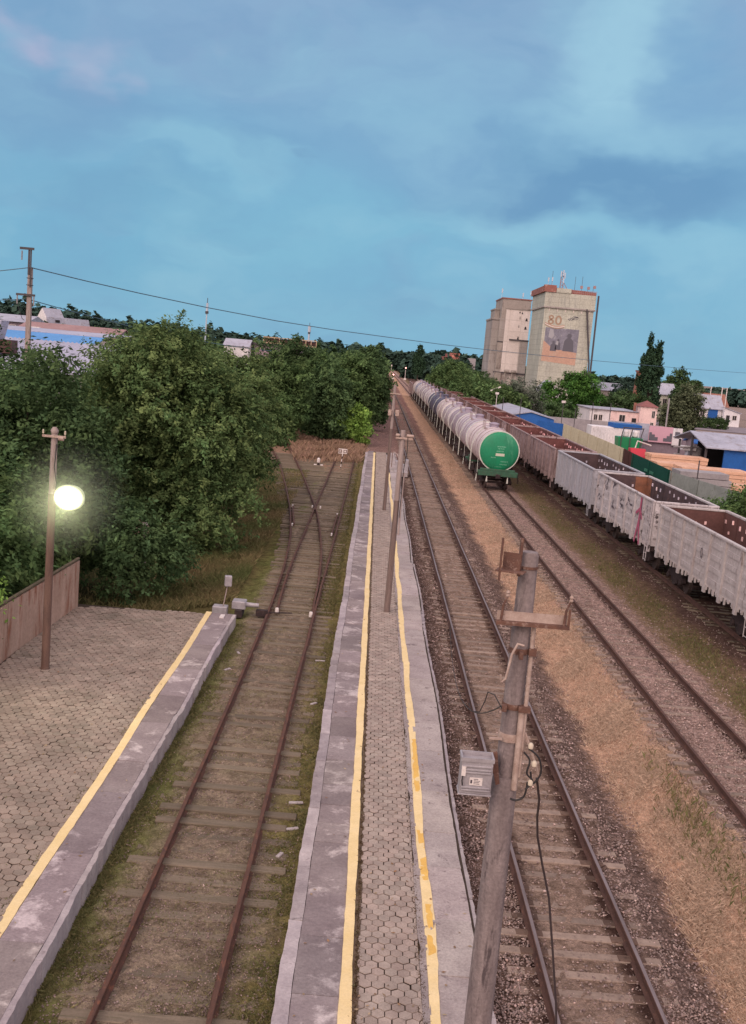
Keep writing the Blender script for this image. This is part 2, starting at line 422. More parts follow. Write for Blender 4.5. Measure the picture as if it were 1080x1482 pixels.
# ------------------------------------------------------------------ ground: one sheet to the horizon
def axis_steps(stops):
    out = []
    for a, b, s in stops:
        n = max(1, int(round((b - a) / s)));
        out += [a + (b - a) * i / n for i in range(n)]
    return np.array(out + [stops[-1][1]])
gx = axis_steps([(-2500, -400, 300), (-400, -60, 34), (-60, -12, 2.0), (-12, 18, 0.12), (18, 40, 1.1), (40, 140, 10), (140, 400, 40), (400, 2500, 300)])
yy = [9.0]
while yy[-1] < 140: yy.append(yy[-1] * 1.0115)
gy = np.concatenate([[-400, -60, 0, 5], yy, axis_steps([(yy[-1] + 2, 400, 12), (400, 1200, 60), (1200, 4000, 400)])])
X, Y = np.meshgrid(gx, gy)
def prof(x):
    return np.interp(x, [-60, -9.5, -4.2, -3.8, -0.7, 2.3, 2.7, 5.6, 6.4, 8.3, 8.8, 10.9, 11.8, 13.0, 13.7, 16.6, 17.6, 30],
                        [-.3, -.3, -.26, -.182, -.19, -.26, -.2, -.2, -.3, -.29, -.2, -.2, -.32, -.32, -.22, -.22, -.36, -.36])
Z = prof(X) + np.where((np.abs(X) < 60) & (Y < 160) & (Y > 0), rs.normal(0, 0.016, X.shape), 0)
Z += 0.018 * np.sin(X * 3.1 + Y * 1.3) * np.sin(Y * 2.3 - X)
nx, ny = len(gx), len(gy)
idx = np.arange(nx * ny).reshape(ny, nx)
F = np.stack([idx[:-1, :-1], idx[:-1, 1:], idx[1:, 1:], idx[1:, :-1]], -1).reshape(-1, 4)
m, nt, p = newmat('trackside_ground')
tc = nod(nt, 'ShaderNodeTexCoord'); pos = tc.outputs['Object']
sp = nod(nt, 'ShaderNodeSeparateXYZ'); nt.links.new(pos, sp.inputs[0])
n_big = noise(nt, pos, 0.35, 4, 0.6); n_mid = noise(nt, pos, 1.9, 5, 0.65); n_fine = noise(nt, pos, 13, 4, 0.7); n_grain = noise(nt, pos, 46, 3, 0.75)
xw = mth(nt, 'MULTIPLY_ADD', n_big, 1.4, mth(nt, 'ADD', sp.outputs[0], -0.7))
xw = mth(nt, 'MULTIPLY_ADD', n_mid, 0.9, mth(nt, 'ADD', xw, -0.45))
def xs(v): return (v + 14) / 44
fx = mth(nt, 'MULTIPLY_ADD', xw, 1 / 44, 14 / 44)
MOSS, DIRT, DIRT2, DARKST, BALL, STRAW, PINKG, OLIVE, BLACKD, WEEDC, YARD = (C(92, 88, 62), C(134, 122, 107), C(124, 113, 98), C(104, 90, 84), C(136, 120, 108),
      C(182, 152, 129), C(152, 132, 124), C(124, 108, 88), C(84, 68, 62), C(96, 98, 66), C(140, 128, 122))
zone = ramp(nt, fx, [(0, C(60, 66, 42)), (xs(-9.5), C(72, 72, 48)), (xs(-4.6), C(94, 88, 58)), (xs(-3.9), C(104, 108, 66)), (xs(-3.35), DIRT), (xs(-1.4), DIRT2), (xs(-0.9), C(118, 112, 72)),
                     (xs(1.6), C(88, 74, 68)), (xs(2.9), C(100, 84, 76)), (xs(3.5), BALL), (xs(5.0), C(130, 113, 101)), (xs(5.4), C(100, 86, 80)), (xs(6.0), C(108, 92, 84)), (xs(6.5), STRAW),
                     (xs(8.0), C(174, 145, 123)), (xs(8.5), PINKG), (xs(10.9), C(146, 126, 118)), (xs(11.3), OLIVE), (xs(12.9), C(108, 92, 76)), (xs(13.5), BLACKD), (xs(17.0), BLACKD), (xs(18.0), WEEDC),
                     (xs(23), WEEDC), (xs(25), YARD), (1, YARD)])
# dry reddish weeds beyond the turnout, green rough grass beside the trees, pinkish path past the platform end
def smooth(sock, a, b):
    mr = nod(nt, 'ShaderNodeMapRange', interpolation_type='SMOOTHSTEP'); nt.links.new(sock, mr.inputs[0])
    mr.inputs[1].default_value = a; mr.inputs[2].default_value = b
    return mr.outputs[0]
yw = mth(nt, 'MULTIPLY_ADD', n_big, 14, mth(nt, 'ADD', sp.outputs[1], -7))
weed_m = mth(nt, 'MULTIPLY', smooth(yw, 77, 86), mth(nt, 'MULTIPLY', smooth(xw, -0.6, -1.1), smooth(xw, -12, -9)))
zone = mixc(nt, weed_m, zone, mixc(nt, n_mid, C(152, 122, 106), C(128, 112, 92)))
path_m = mth(nt, 'MULTIPLY', smooth(yw, 92, 98), mth(nt, 'MULTIPLY', smooth(xw, -1.2, -0.3), smooth(xw, 3.2, 2.4)))
zone = mixc(nt, path_m, zone, C(134, 112, 106))
far_m = smooth(sp.outputs[1], 70, 190)
zone = mixc(nt, mth(nt, 'MULTIPLY', far_m, mth(nt, 'MULTIPLY', smooth(xw, 2.2, 2.6), smooth(xw, 6.6, 6.2))), zone, C(140, 112, 104))
# green patches in moss / straw
gp = ramp(nt, noise(nt, pos, 0.55, 5, 0.6), [(0.55, (0, 0, 0, 1)), (0.72, (1, 1, 1, 1))])
grn_zone = mth(nt, 'MAXIMUM', mth(nt, 'MULTIPLY', smooth(xw, -2.9, -3.9), smooth(xw, -10, -9)),
               mth(nt, 'MAXIMUM', mth(nt, 'MULTIPLY', smooth(xw, 11.2, 11.8), smooth(xw, 13.4, 12.6)), mth(nt, 'MULTIPLY', smooth(xw, -1.3, -0.9), smooth(xw, 0.2, -0.5))))
zone = mixc(nt, mth(nt, 'MULTIPLY', gp, mth(nt, 'MULTIPLY', grn_zone, 0.8)), zone, C(74, 86, 46))
mossn = ramp(nt, noise(nt, pos, 0.9, 5, 0.65), [(0.5, (0, 0, 0, 1)), (0.75, (1, 1, 1, 1))])
zone = mixc(nt, mth(nt, 'MULTIPLY', mossn, mth(nt, 'MULTIPLY', smooth(xw, -4.5, -4.0), mth(nt, 'MULTIPLY', smooth(xw, -0.4, -0.9), 0.55))), zone, C(96, 100, 62))
blot = ramp(nt, noise(nt, pos, 3.6, 6, 0.72, 0.3), [(0.40, (0.62, 0.6, 0.58, 1)), (0.56, (1, 1, 1, 1)), (.72, (1.22, 1.2, 1.16, 1))])
zone = mixc(nt, 1.0, zone, blot, 'MULTIPLY')
# stones: cells of light and dark
vo = nod(nt, 'ShaderNodeTexVoronoi'); vo.inputs['Scale'].default_value = 27; nt.links.new(pos, vo.inputs['Vector'])
vs_ = nod(nt, 'ShaderNodeSeparateColor'); nt.links.new(vo.outputs['Color'], vs_.inputs[0])
rails_m = None
for xr_, wd_ in ((3.36, .2), (4.955, .2), (8.76, .17), (10.355, .17)):
    dd = mth(nt, 'ABSOLUTE', mth(nt, 'ADD', sp.outputs[0], -xr_ + .05))
    q_ = smooth(mth(nt, 'MULTIPLY_ADD', n_mid, .12, dd), wd_ + .2, wd_ * .6)
    rails_m = q_ if rails_m is None else mth(nt, 'MAXIMUM', rails_m, q_)
zone = mixc(nt, mth(nt, 'MULTIPLY', rails_m, mth(nt, 'MULTIPLY', smooth(sp.outputs[1], 300, 60), .92)), zone, C(62, 46, 42))
grav = ramp(nt, fx, [(xs(-4.4), (.15, .15, .15, 1)), (xs(-3.2), (.42, .42, .42, 1)), (xs(-1.4), (.42, .42, .42, 1)), (xs(-.9), (.2, .2, .2, 1)), (xs(1.5), (.9, .9, .9, 1)), (xs(3.3), (.8, .8, .8, 1)), (xs(3.6), (.4, .4, .4, 1)), (xs(5.1), (.4, .4, .4, 1)), (xs(5.4), (.95, .95, .95, 1)), (xs(6.2), (.9, .9, .9, 1)), (xs(6.6), (.12, .12, .12, 1)),
                     (xs(8.1), (.12, .12, .12, 1)), (xs(8.5), (1, 1, 1, 1)), (xs(10.9), (1, 1, 1, 1)), (xs(11.4), (.25, .25, .25, 1)), (xs(30), (.2, .2, .2, 1))])
k = mth(nt, 'MULTIPLY_ADD', mth(nt, 'ADD', vs_.outputs[0], -0.45), mth(nt, 'MULTIPLY', grav, .85), 1.0)
k = mth(nt, 'MULTIPLY', k, mth(nt, 'MULTIPLY_ADD', n_fine, 0.9, 0.55))
k = mth(nt, 'MULTIPLY', k, mth(nt, 'MULTIPLY_ADD', n_mid, 0.5, 0.75))
k = mth(nt, 'MULTIPLY', k, mth(nt, 'MULTIPLY_ADD', n_grain, 1.7, 0.15))
kc = nod(nt, 'ShaderNodeCombineColor')
for i in range(3): nt.links.new(k, kc.inputs[i])
zone = mixc(nt, 1.0, zone, kc.outputs[0], 'MULTIPLY')
zone = mixc(nt, 1.0, zone, (1.17, 1.09, 1.08, 1), 'MULTIPLY')
nt.links.new(zone, p.inputs['Base Color']); p.inputs['Roughness'].default_value = 1.0; p.inputs['Specular IOR Level'].default_value = 0.05
b1 = nod(nt, 'ShaderNodeBump'); b1.inputs['Strength'].default_value = 0.9; b1.inputs['Distance'].default_value = 0.05
hh = mth(nt, 'ADD', mth(nt, 'MULTIPLY_ADD', n_grain, .6, n_fine), mth(nt, 'MULTIPLY', vo.outputs['Distance'], mth(nt, 'MULTIPLY', grav, -0.8)))
nt.links.new(hh, b1.inputs['Height']); nt.links.new(b1.outputs[0], p.inputs['Normal'])
GROUND = m
g = np_mesh('ground', np.stack([X, Y, Z], -1).reshape(-1, 3), F, m)
tag(g, kind='structure')

# ------------------------------------------------------------------ railway tracks
PROF = [(-.075, -.18), (.075, -.18), (.075, -.166), (.014, -.145), (.012, -.05), (.036, -.036), (.0375, -.006), (.028, 0), (-.028, 0), (-.0375, -.006), (-.036, -.036), (-.012, -.05), (-.014, -.145), (-.075, -.166)]
def rail(parent, pts, mat, top=None, name='rail', step=2.5, wob=0.0, h=0.0):
    P = [Vector((*q, 0)) for q in pts]; out = [P[0]]
    for a, b in zip(P, P[1:]):
        n = max(1, int((b - a).length / (step if a.y < 160 else 40)))
        out += [a.lerp(b, i / n) for i in range(1, n + 1)]
    # smooth bends
    for _ in range(3):
        out = [out[0]] + [(out[i - 1] + out[i] * 2 + out[i + 1]) / 4 for i in range(1, len(out) - 1)] + [out[-1]]
    n = len(PROF); vs = []
    for i, q in enumerate(out):
        t = (out[min(i + 1, len(out) - 1)] - out[max(i - 1, 0)]).normalized(); s = Vector((t.y, -t.x, 0))
        dx = rs.normal(0, wob); dz = rs.normal(0, wob * .6) + h
        vs += [q + s * (a + dx) + Vector((0, 0, b + dz)) for a, b in PROF]
    mb = MB(); k = len(out)
    fs = [(i * n + j, i * n + (j + 1) % n, (i + 1) * n + (j + 1) % n, (i + 1) * n + j) for i in range(k - 1) for j in range(n)]
    mb.add(vs, fs + [tuple(range(n))[::-1], tuple((k - 1) * n + j for j in range(n))])
    o = mb.build(name, mat, parent)
    if top:
        o.data.materials.append(top)
        mi = np.zeros(len(o.data.polygons), 'i')
        for pl in o.data.polygons:
            if abs(pl.normal.z) > .9 and pl.center.z > -0.01 + h: mi[pl.index] = 1
        o.data.polygons.foreach_set('material_index', mi)
    return o

def sleeper_bm(mb, xa_, xb_, y, w, ztop, rng, sink=0.0, tilt=0.0, plates=()):
    sh = rng.uniform(.72, 1.2); z1 = ztop + rng.normal(0, .012) - sink; e0 = rng.uniform(-.06, .13); e1 = rng.uniform(-.13, .06)
    mb.box(xa_ + e0, xb_ + e1, y - w / 2, y + w / 2, z1 - .14, z1, rz=rng.normal(0, .012) + tilt, c=(sh, sh * .98, sh * .96))
    for xr_ in plates:
        mb.box(xr_ - .26, xr_ + .2, y - w * .46, y + w * .46, z1 - .05, z1 + .010, c=(sh * .48, sh * .40, sh * .37))

def track(name, label, cx, rails_pts, mats, sl_mat, y0, y1, gap, sl_w, ztop, half, n_parts=100, sink=(0, .02), seed=3, bolts=True, group=None):
    rng = np.random.RandomState(seed)
    root = thing(name, label, 'railway track', (cx, y0, 0), group)
    for pts in rails_pts: rail(root, pts, mats[0], mats[1], wob=0.004)
    far = MB(); y = y0; i = 0
    while y < y1:
        if i < n_parts:
            mb = MB(); sleeper_bm(mb, cx - half, cx + half, y, sl_w, ztop, rng, rng.uniform(*sink), plates=(cx - .7975, cx + .7975)); mb.build('sleeper', sl_mat, root, bevel=.012)
        else:
            sleeper_bm(far, cx - half, cx + half, y, sl_w, ztop, rng, rng.uniform(*sink))
        y += gap * (1 if y < 200 else 2) + rng.normal(0, .02); i += 1
    if far.v: far.build('far_sleepers', sl_mat, root, kind='stuff')
    # rail fastenings on the near sleepers, one part
    return root

FAR = 1500
CLp = [(3.36, 9.5), (3.35, 60), (3.27, 130), (3.2, 210), (2.9, 300), (2.5, 430), (0.5, 700), (-3, 1000), (-14, FAR)]
CRp = [(x + 1.595, y) for x, y in CLp]
main = track('railway_track', 'main track with worn steel rail tops between the island platform and the dry grass strip', 4.16, [CLp, CRp], (STEEL_DARK, STEEL_WORN), CONC_SLEEPER, 10.2, 330, 0.545, .2, -.178, 1.36, seed=4, sink=(.0, .024))
TLp = [(8.76, 14), (8.76, 80), (8.74, 250), (8.4, 400), (7.0, 700), (2, 1000), (-8, FAR)]
TRp = [(x + 1.595, y) for x, y in TLp]
track('railway_track', 'gravel track in front of the green-ended tank car, brown rails', 9.55, [TLp, TRp], (STEEL_DARK, STEEL_DARK), CONC_SLEEPER, 15, 260, 0.56, .2, -.185, 1.36, seed=5, n_parts=98, sink=(.0, .03))
GLp = [(14.3, 24), (14.3, 300), (13.5, 500)]
track('railway_track', 'dark dirty track underneath the row of open gondola wagons', 15.1, [GLp, [(x + 1.595, y) for x, y in GLp]], (STEEL_DARK, STEEL_DARK), WOOD_OLD, 26, 258, 0.6, .22, -.2, 1.35, seed=6, n_parts=60, sink=(.0, .03))

# left track with the turnout
ltk = thing('railway_track', 'rusty overgrown left track that splits at a turnout between the two platforms', 'railway track', (-2.3, 10, 0))
LS = [(-3.13, 9.5), (-3.1, 17), (-3.09, 28), (-3.08, 34.2), (-3.2, 41.8), (-3.55, 49.9), (-4.21, 57.8), (-5.15, 66), (-6.1, 73.7), (-7.47, 84.2), (-9.3, 96), (-11.5, 107)]
RS_ = [(-1.54, 9.5), (-1.52, 27), (-1.5, 40), (-1.46, 50), (-1.43, 62), (-1.43, 84), (-1.43, 93)]
for pts in (LS, RS_): rail(ltk, pts, STEEL_RUST, None, wob=0.007)
rail(ltk, [(-2.84, 35.8), (-2.98, 39.5), (-3.03, 44), (-3.03, 58), (-3.03, 90)], STEEL_RUST, name='rail', step=1.5, wob=.003)
rail(ltk, [(-1.585, 35.8), (-1.64, 40.8), (-1.83, 46.2), (-2.2, 51.8), (-2.74, 58.3), (-3.3, 63.1), (-4.48, 72.9), (-5.4, 80), (-6.54, 88.6), (-8.29, 101.5)], STEEL_RUST, name='rail', step=1.5, wob=.003)
for a, b, cc in (((-4.06, 54.0), (-4.55, 60.6), 0), ((-1.63, 52.0), (-1.6, 58.6), 1), ((-2.6, 56.5), (-2.86, 59.2), 2), ((-2.98, 57), (-2.98, 59.5), 3)):
    s = 1 if cc in (0,) else 1
    x0 = a[0] + (0.28 if cc == 0 else (-.02)); x1 = b[0] + (0.22 if cc == 0 else (-.02))
    if cc < 2:
        o = rail(ltk, [(x0 + .05 * (cc == 0), a[1]), (x0, a[1] + .5), (x1, b[1] - .5), (x1 + .05 * (cc == 0), b[1])], STEEL_RUST, name='check_rail', step=.6)
wp = MB()
for x, y in ((-3.82, 54.0), (-4.34, 60.5), (-1.65, 52.0), (-1.63, 58.6), (-3.2, 60.9), (-2.72, 60.9)):
    wp.box(x - .035, x + .035, y - .22, y + .1, -.1, .012)
wp.build('white_rail_end', WHITE, ltk)
for x, y in ((-2.83, 35.6), (-1.62, 35.45)):
    mb = MB(); mb.lathe([(.0, .07), (.055, .06), (.065, .02), (.07, -.12)], (x, y, 0), n=10, cap=False); mb.build('switch_lock', WHITE, ltk, smooth=50)
rng = np.random.RandomState(8); y = 10.3; ii = 0; far = MB()
lsx = lambda y: np.interp(y, [q[1] for q in LS], [q[0] for q in LS])
while y < 92:
    xl, xr = lsx(y), -1.48
    tilt = 0
    near = y < 34.5
    sink = rng.uniform(-.006, .018) if near else rng.uniform(-.025, .008)
    a, b = xl - .58, xr + .58
    if y > 66: b = xr + .5
    mb = MB() if ii < 100 else far
    sleeper_bm(mb, a, b, y, .25 if near else .21, -.165, rng, sink)
    if ii < 100: mb.build('sleeper', WOOD_OLD, ltk, bevel=.015)
    ii += 1; y += (0.56 if near else 0.54) + rng.normal(0, .02)
if far.v: far.build('far_sleepers', WOOD_OLD, ltk, kind='stuff')

# ------------------------------------------------------------------ platforms
ZP = 0.2
def strip(mb, fx0, fx1, y0, y1, ztop, zbot, step=0.35, jit0=0.0, jit1=0.0, c=(1, 1, 1), rng=rs, jz=0.004):
    ys = np.arange(y0, y1 + 1e-6, min(step, (y1 - y0) / 2)); ys[-1] = y1
    a = [(fx0(y) if callable(fx0) else fx0) + rng.normal(0, jit0) for y in ys]; b = [(fx1(y) if callable(fx1) else fx1) + rng.normal(0, jit1) for y in ys]
    for q_, j_, s_ in ((a, jit0, 1), (b, jit1, -1)):
        if j_ > .0035:
            for i in range(1, len(ys) - 1):
                if rng.rand() < .03: q_[i] += s_ * rng.uniform(.02, .055)
    vs = []
    for x0, x1, y in zip(a, b, ys):
        z = ztop + rng.normal(0, jz); z2 = ztop + rng.normal(0, jz)
        vs += [(x0, y, z), (x1, y, z2), (x0, y, zbot), (x1, y, zbot)]
    fs = []
    for i in range(len(ys) - 1):
        o = 4 * i; q = o + 4
        fs += [(o, o + 1, q + 1, q), (o + 2, q + 2, q + 3, o + 3), (o, q, q + 2, o + 2), (o + 1, o + 3, q + 3, q + 1)]
    fs += [(0, 2, 3, 1), (4 * len(ys) - 4, 4 * len(ys) - 3, 4 * len(ys) - 1, 4 * len(ys) - 2)]
    mb.add(vs, fs, c)

def slabs(mb, fx0, fx1, y0, y1, lmin, lmax, ztop, zbot, rng, jit0=0, jit1=0, var=(.8, 1.14), gap=.012, step=.3):
    y = y0
    while y < y1:
        L = min(rng.uniform(lmin, lmax), y1 - y)
        k = rng.uniform(*var)
        strip(mb, fx0, fx1, y, y + L - gap, ztop + rng.normal(0, .004), zbot, step, jit0, jit1, (k, k * rng.uniform(.97, 1.0), k * rng.uniform(.97, 1.02)), rng, jz=.003)
        y += L
        if y1 - y < .3: break

def hexes(name, x0, x1, y0, y1, pitch, z, parent, rng, clip=None, mat=None):
    """hexagonal pavers, each with a bevelled rim and its own tone: one paved surface"""
    r = pitch / math.sqrt(3); row = r * 1.5
    ang = [R(30 + 60 * i) for i in range(6)]
    vs = []; fs = []; cs = []
    j = 0; y = y0
    while y < y1:
        x = x0 + (pitch / 2 if j % 2 else 0)
        while x < x1 + pitch * .5:
            if clip is None or clip(x, y):
                k = rng.uniform(.85, 1.11) * (1.14 if rng.rand() < .03 else 1); t = rng.uniform(.965, 1.02)
                dz = rng.normal(0, .004) + .007 * math.sin(x * 1.9 + .8 * y) * math.sin(y * 1.1 - x * .7); tx, ty = rng.normal(0, .018, 2)
                o = len(vs); jx, jy = rng.normal(0, .003, 2)
                for rr, zz in ((r * .905, 0), (r * .955, -.012)):
                    for a in ang:
                        qx = min(max(x + jx + rr * math.cos(a), x0 - pitch * .12), x1 + pitch * .1); qy = y + jy + rr * math.sin(a)
                        vs.append((qx, qy, z + dz + zz + tx * (qx - x) + ty * (qy - y)))
                        cs.append((k, k * t, k * t * .985) if zz == 0 else (k * .62, k * .56, k * .52))
                fs.append([o + i for i in range(6)])
                for i in range(6):
                    fs.append([o + i, o + 6 + i, o + 6 + (i + 1) % 6, o + (i + 1) % 6])
            x += pitch
        y += row; j += 1
    mb = MB(); mb.v = vs; mb.f = [tuple(f) for f in fs]; mb.c = cs
    return mb.build(name, mat, parent)

rng = np.random.RandomState(21)
isl = thing('platform', 'narrow island platform with hexagonal pavers between two yellow lines, wooden poles on it', 'platform', (0.85, 12, -.2))
left_edge = lambda y: -.66 + .02 * math.sin(y * .37) + .008 * math.sin(y * 1.7) + (.0017 * (y - 12))
right_edge = lambda y: 2.36 + .03 * math.sin(y * .5 + 1) - (0.06 if y > 45 else 0)
mb = MB(); strip(mb, lambda y: left_edge(y) + .05, lambda y: right_edge(y) - .05, 6, 97.2, ZP - .03, -.45, 2.0); mb.build('core', JOINT, isl)
mb = MB(); slabs(mb, left_edge, lambda y: left_edge(y) + .215, 6, 97.3, 1.6, 3.2, ZP + .004, -.42, rng, .006, .003, gap=.008, step=.17); mb.build('edge_beam', CONC_PALE, isl)
mb = MB(); slabs(mb, lambda y: left_edge(y) + .222, .225, 6, 97.3, .8, 1.7, ZP - .006, -.1, rng, .002, .003, var=(.80, 1.14), gap=.008, step=.3); mb.build('concrete_slab', CONC_DARK, isl)
mb = MB(); slabs(mb, 1.60, lambda y: right_edge(y) - .10, 6, 97.3, .9, 2.4, ZP, -.1, rng, .004, .006, var=(.9, 1.14), gap=.006, step=.3); mb.build('concrete_slab', CONCRETE, isl)
mb = MB(); slabs(mb, lambda y: right_edge(y) - .085 + .02 * math.sin(y * 2.1), lambda y: right_edge(y) + .015, 6, 97.0, 1.2, 2.6, ZP - .035, -.42, rng, .008, .008, var=(.72, 1.0), gap=.03, step=.16); mb.build('edge_beam', CONC_PALE, isl)
wl = lambda y: .008 * math.sin(y * .9) + .005 * math.sin(y * 2.7 + 1)
mb = MB(); strip(mb, lambda y: .215 + wl(y), lambda y: .385 + wl(y * 1.1 + 2), 6, 96, ZP + .011, ZP - .05, .2, .0033, .0033); mb.build('yellow_line', YELLOW, isl)
wr = lambda y: 1.485 + .014 * math.sin(y * .8 + 2) + (-.03 if y > 30 else 0)
ww = lambda y: .165 + .02 * math.sin(y * 1.3) - max(0, (y - 60) * .003)
mb = MB(); strip(mb, lambda y: wr(y), lambda y: wr(y) + ww(y), 6, 93, ZP + .011, ZP - .05, .2, .0033, .0034); mb.build('yellow_line', YELLOW, isl)
for a, b in ((14.6, 16.1), (16.9, 18.8), (20.6, 23.6)):
    mb = MB(); strip(mb, lambda y: wr(y) + .045, lambda y: wr(y) + .15, a, b, ZP + .0155, ZP, .15, .012, .006); mb.build('repainted_patch', YELLOW_NEW, isl)
mb = MB(); slabs(mb, 1.385, lambda y: wr(y) + .02, 6, 95, 1, 2, ZP + .002, -.1, rng, .004, .003, var=(.75, 1.0)); mb.build('kerb', CONCRETE, isl)
mb = MB(); strip(mb, .37, .485, 6, 96, ZP - .008, -.1, .3, .004, .006, jz=.006); mb.build('joint_soil', M('dusty_joint', C(112, 94, 80), C(84, 70, 60), C(96, 92, 66), scale=4, rough=1, bump=.6), isl)
hexes('paving', .475, 1.36, 9, 97, .19, ZP, isl, rng, mat=PAVER)
mb = MB(); strip(mb, left_edge, right_edge, 97.3, 97.9, .05, -.45, .2); mb.build('end_ramp', CONCRETE, isl)

lp = thing('platform', 'wide left platform paved in hexagonal blocks with one yellow line, lit lamp post on it', 'platform', (-6.6, 14, -.2))
le = lambda y: -4.09 + .018 * math.sin(y * .6) + .006 * math.sin(y * 2.3) + (.04 if y > 24 else 0)
mb = MB(); strip(mb, -9.42, lambda y: le(y) - .06, 6, 33.45, ZP - .03, -.5, 2); mb.build('core', JOINT, lp)
mb = MB(); slabs(mb, lambda y: le(y) - .10, le, 6, 33.7, 1.4, 2.8, ZP - .004, -.45, rng, .003, .008, gap=.01, step=.16); mb.build('edge_beam', CONC_PALE, lp)
mb = MB(); slabs(mb, -4.83, lambda y: le(y) - .102, 6, 33.7, 1.5, 3.0, ZP, -.1, rng, .002, .003, var=(.84, 1.14), gap=.006, step=.3); mb.build('concrete_slab', CONC_DARK, lp)
wl2 = lambda y: -5.0 + .02 * math.sin(y * .7)
mb = MB(); strip(mb, wl2, lambda y: wl2(y) + .175, 6, 33.75, ZP + .011, ZP - .05, .2, .0034, .0034); mb.build('yellow_line', YELLOW, lp)
hexes('paving', -9.3, -5.0, 10, 33.5, .205, ZP, lp, rng, clip=lambda x, y: y < 33.0 + (x + 9.3) * .15, mat=PAVER_DARK)
mb = MB(); mb.box(-4.5, -4.36, 33.05, 33.45, ZP, ZP + .035); mb.build('white_block', WHITE, lp)

# ------------------------------------------------------------------ rolling stock
TANK_WHITE = M('tank_white', C(218, 202, 202), C(196, 178, 180), C(140, 114, 112), scale=.9, stretch=(1, .5, .35), rough=0.55, bump=0.08, stain_at=0.57, stain_w=.2, stain_scale=1.3, stain_stretch=(.5, 2.6, .3))
TANK_GREY = M('tank_grey', C(98, 94, 114), C(82, 78, 94), C(124, 116, 128), scale=.9, stretch=(1, .5, .4), rough=0.55, bump=0.08)
TANK_DUST = M('tank_dusty', C(166, 154, 168), C(142, 130, 146), C(108, 96, 106), scale=.9, stretch=(1, .5, .35), rough=0.6, bump=0.08, stain_at=0.6)
TANK_BLUE = M('tank_blue', C(100, 114, 166), C(88, 98, 144), C(130, 128, 152), scale=.9, rough=0.55, bump=0.08)
TANK_GREEN = M('tank_head_green', C(34, 138, 98), C(40, 120, 88), C(112, 176, 146), scale=.8, stretch=(1.4, 1, .5), rough=0.45, bump=0.05, stain_at=0.54, stain_w=.25, stain_scale=.8, fine=.14)
RIM_WHITE = M('tank_rim_white', C(214, 214, 206), C(190, 186, 180), scale=3, rough=0.6, bump=0.05)
BEAM_GREEN = M('end_beam_green', C(64, 104, 82), C(54, 84, 68), C(84, 70, 64), scale=3, rough=0.7, bump=0.15)
UNDER = M('running_gear', C(62, 50, 50), C(46, 38, 40), C(84, 66, 62), scale=5, rough=0.85, bump=0.4)
STRAP = M('tank_strap', C(172, 152, 152), C(130, 114, 116), scale=5, rough=0.6, bump=0.1)

def bogie(parent, yc, mat, wheelbase=1.85, x0=0.0):
    b = MB()
    L = wheelbase / 2
    for s in (-1, 1):
        b.prism([(yc - L - .28, .5), (yc - L - .2, .68), (yc - .5, .92), (yc + .5, .92), (yc + L + .2, .68), (yc + L + .28, .5), (yc + L + .1, .4), (yc + .45, .52), (yc + .35, .28), (yc - .35, .28), (yc - .45, .52), (yc - L - .1, .4)],
                x0 + s * 1.02 - .08, x0 + s * 1.02 + .08, 'x')
        for k in range(3): b.lathe([(.07, .3), (.07, .75)], (x0 + s * 1.02, yc - .2 + .2 * k, 0), n=6)
        for q in (-L, L): b.lathe([(.13, -.06), (.16, 0), (.13, .06)], (x0 + s * 1.12, yc + q, .475), 'x', 8)
    b.box(x0 - 1.0, x0 + 1.0, yc - .2, yc + .2, .72, .98)
    o = b.build('bogie', mat, parent)
    w = []
    for q in (-L, L):
        for s in (-1, 1):
            k = MB(); x = x0 + s * .79
            k.lathe([(.1, -.075), (.3, -.06), (.475, -.065), (.475, .04), (.50, .055), (.50, .075), (.3, .05), (.1, .07)] if s < 0 else
                    [(.1, -.07), (.3, -.05), (.50, -.075), (.50, -.055), (.475, -.04), (.475, .065), (.3, .06), (.1, .075)], (x, yc + q, .475), 'x', 16)
            w.append(k.build('wheel', WHEELM, o, smooth=35))
    for q in (-L, L):
        k = MB(); k.tube([(x0 - .8, yc + q, .475), (x0 + .8, yc + q, .475)], .08, 8); k.build('axle', mat, o)
    return o
WHEELM = M('wheel_steel', C(88, 76, 74), C(62, 52, 52), C(128, 112, 108), scale=6, rough=0.6, metal=.4, bump=0.2)

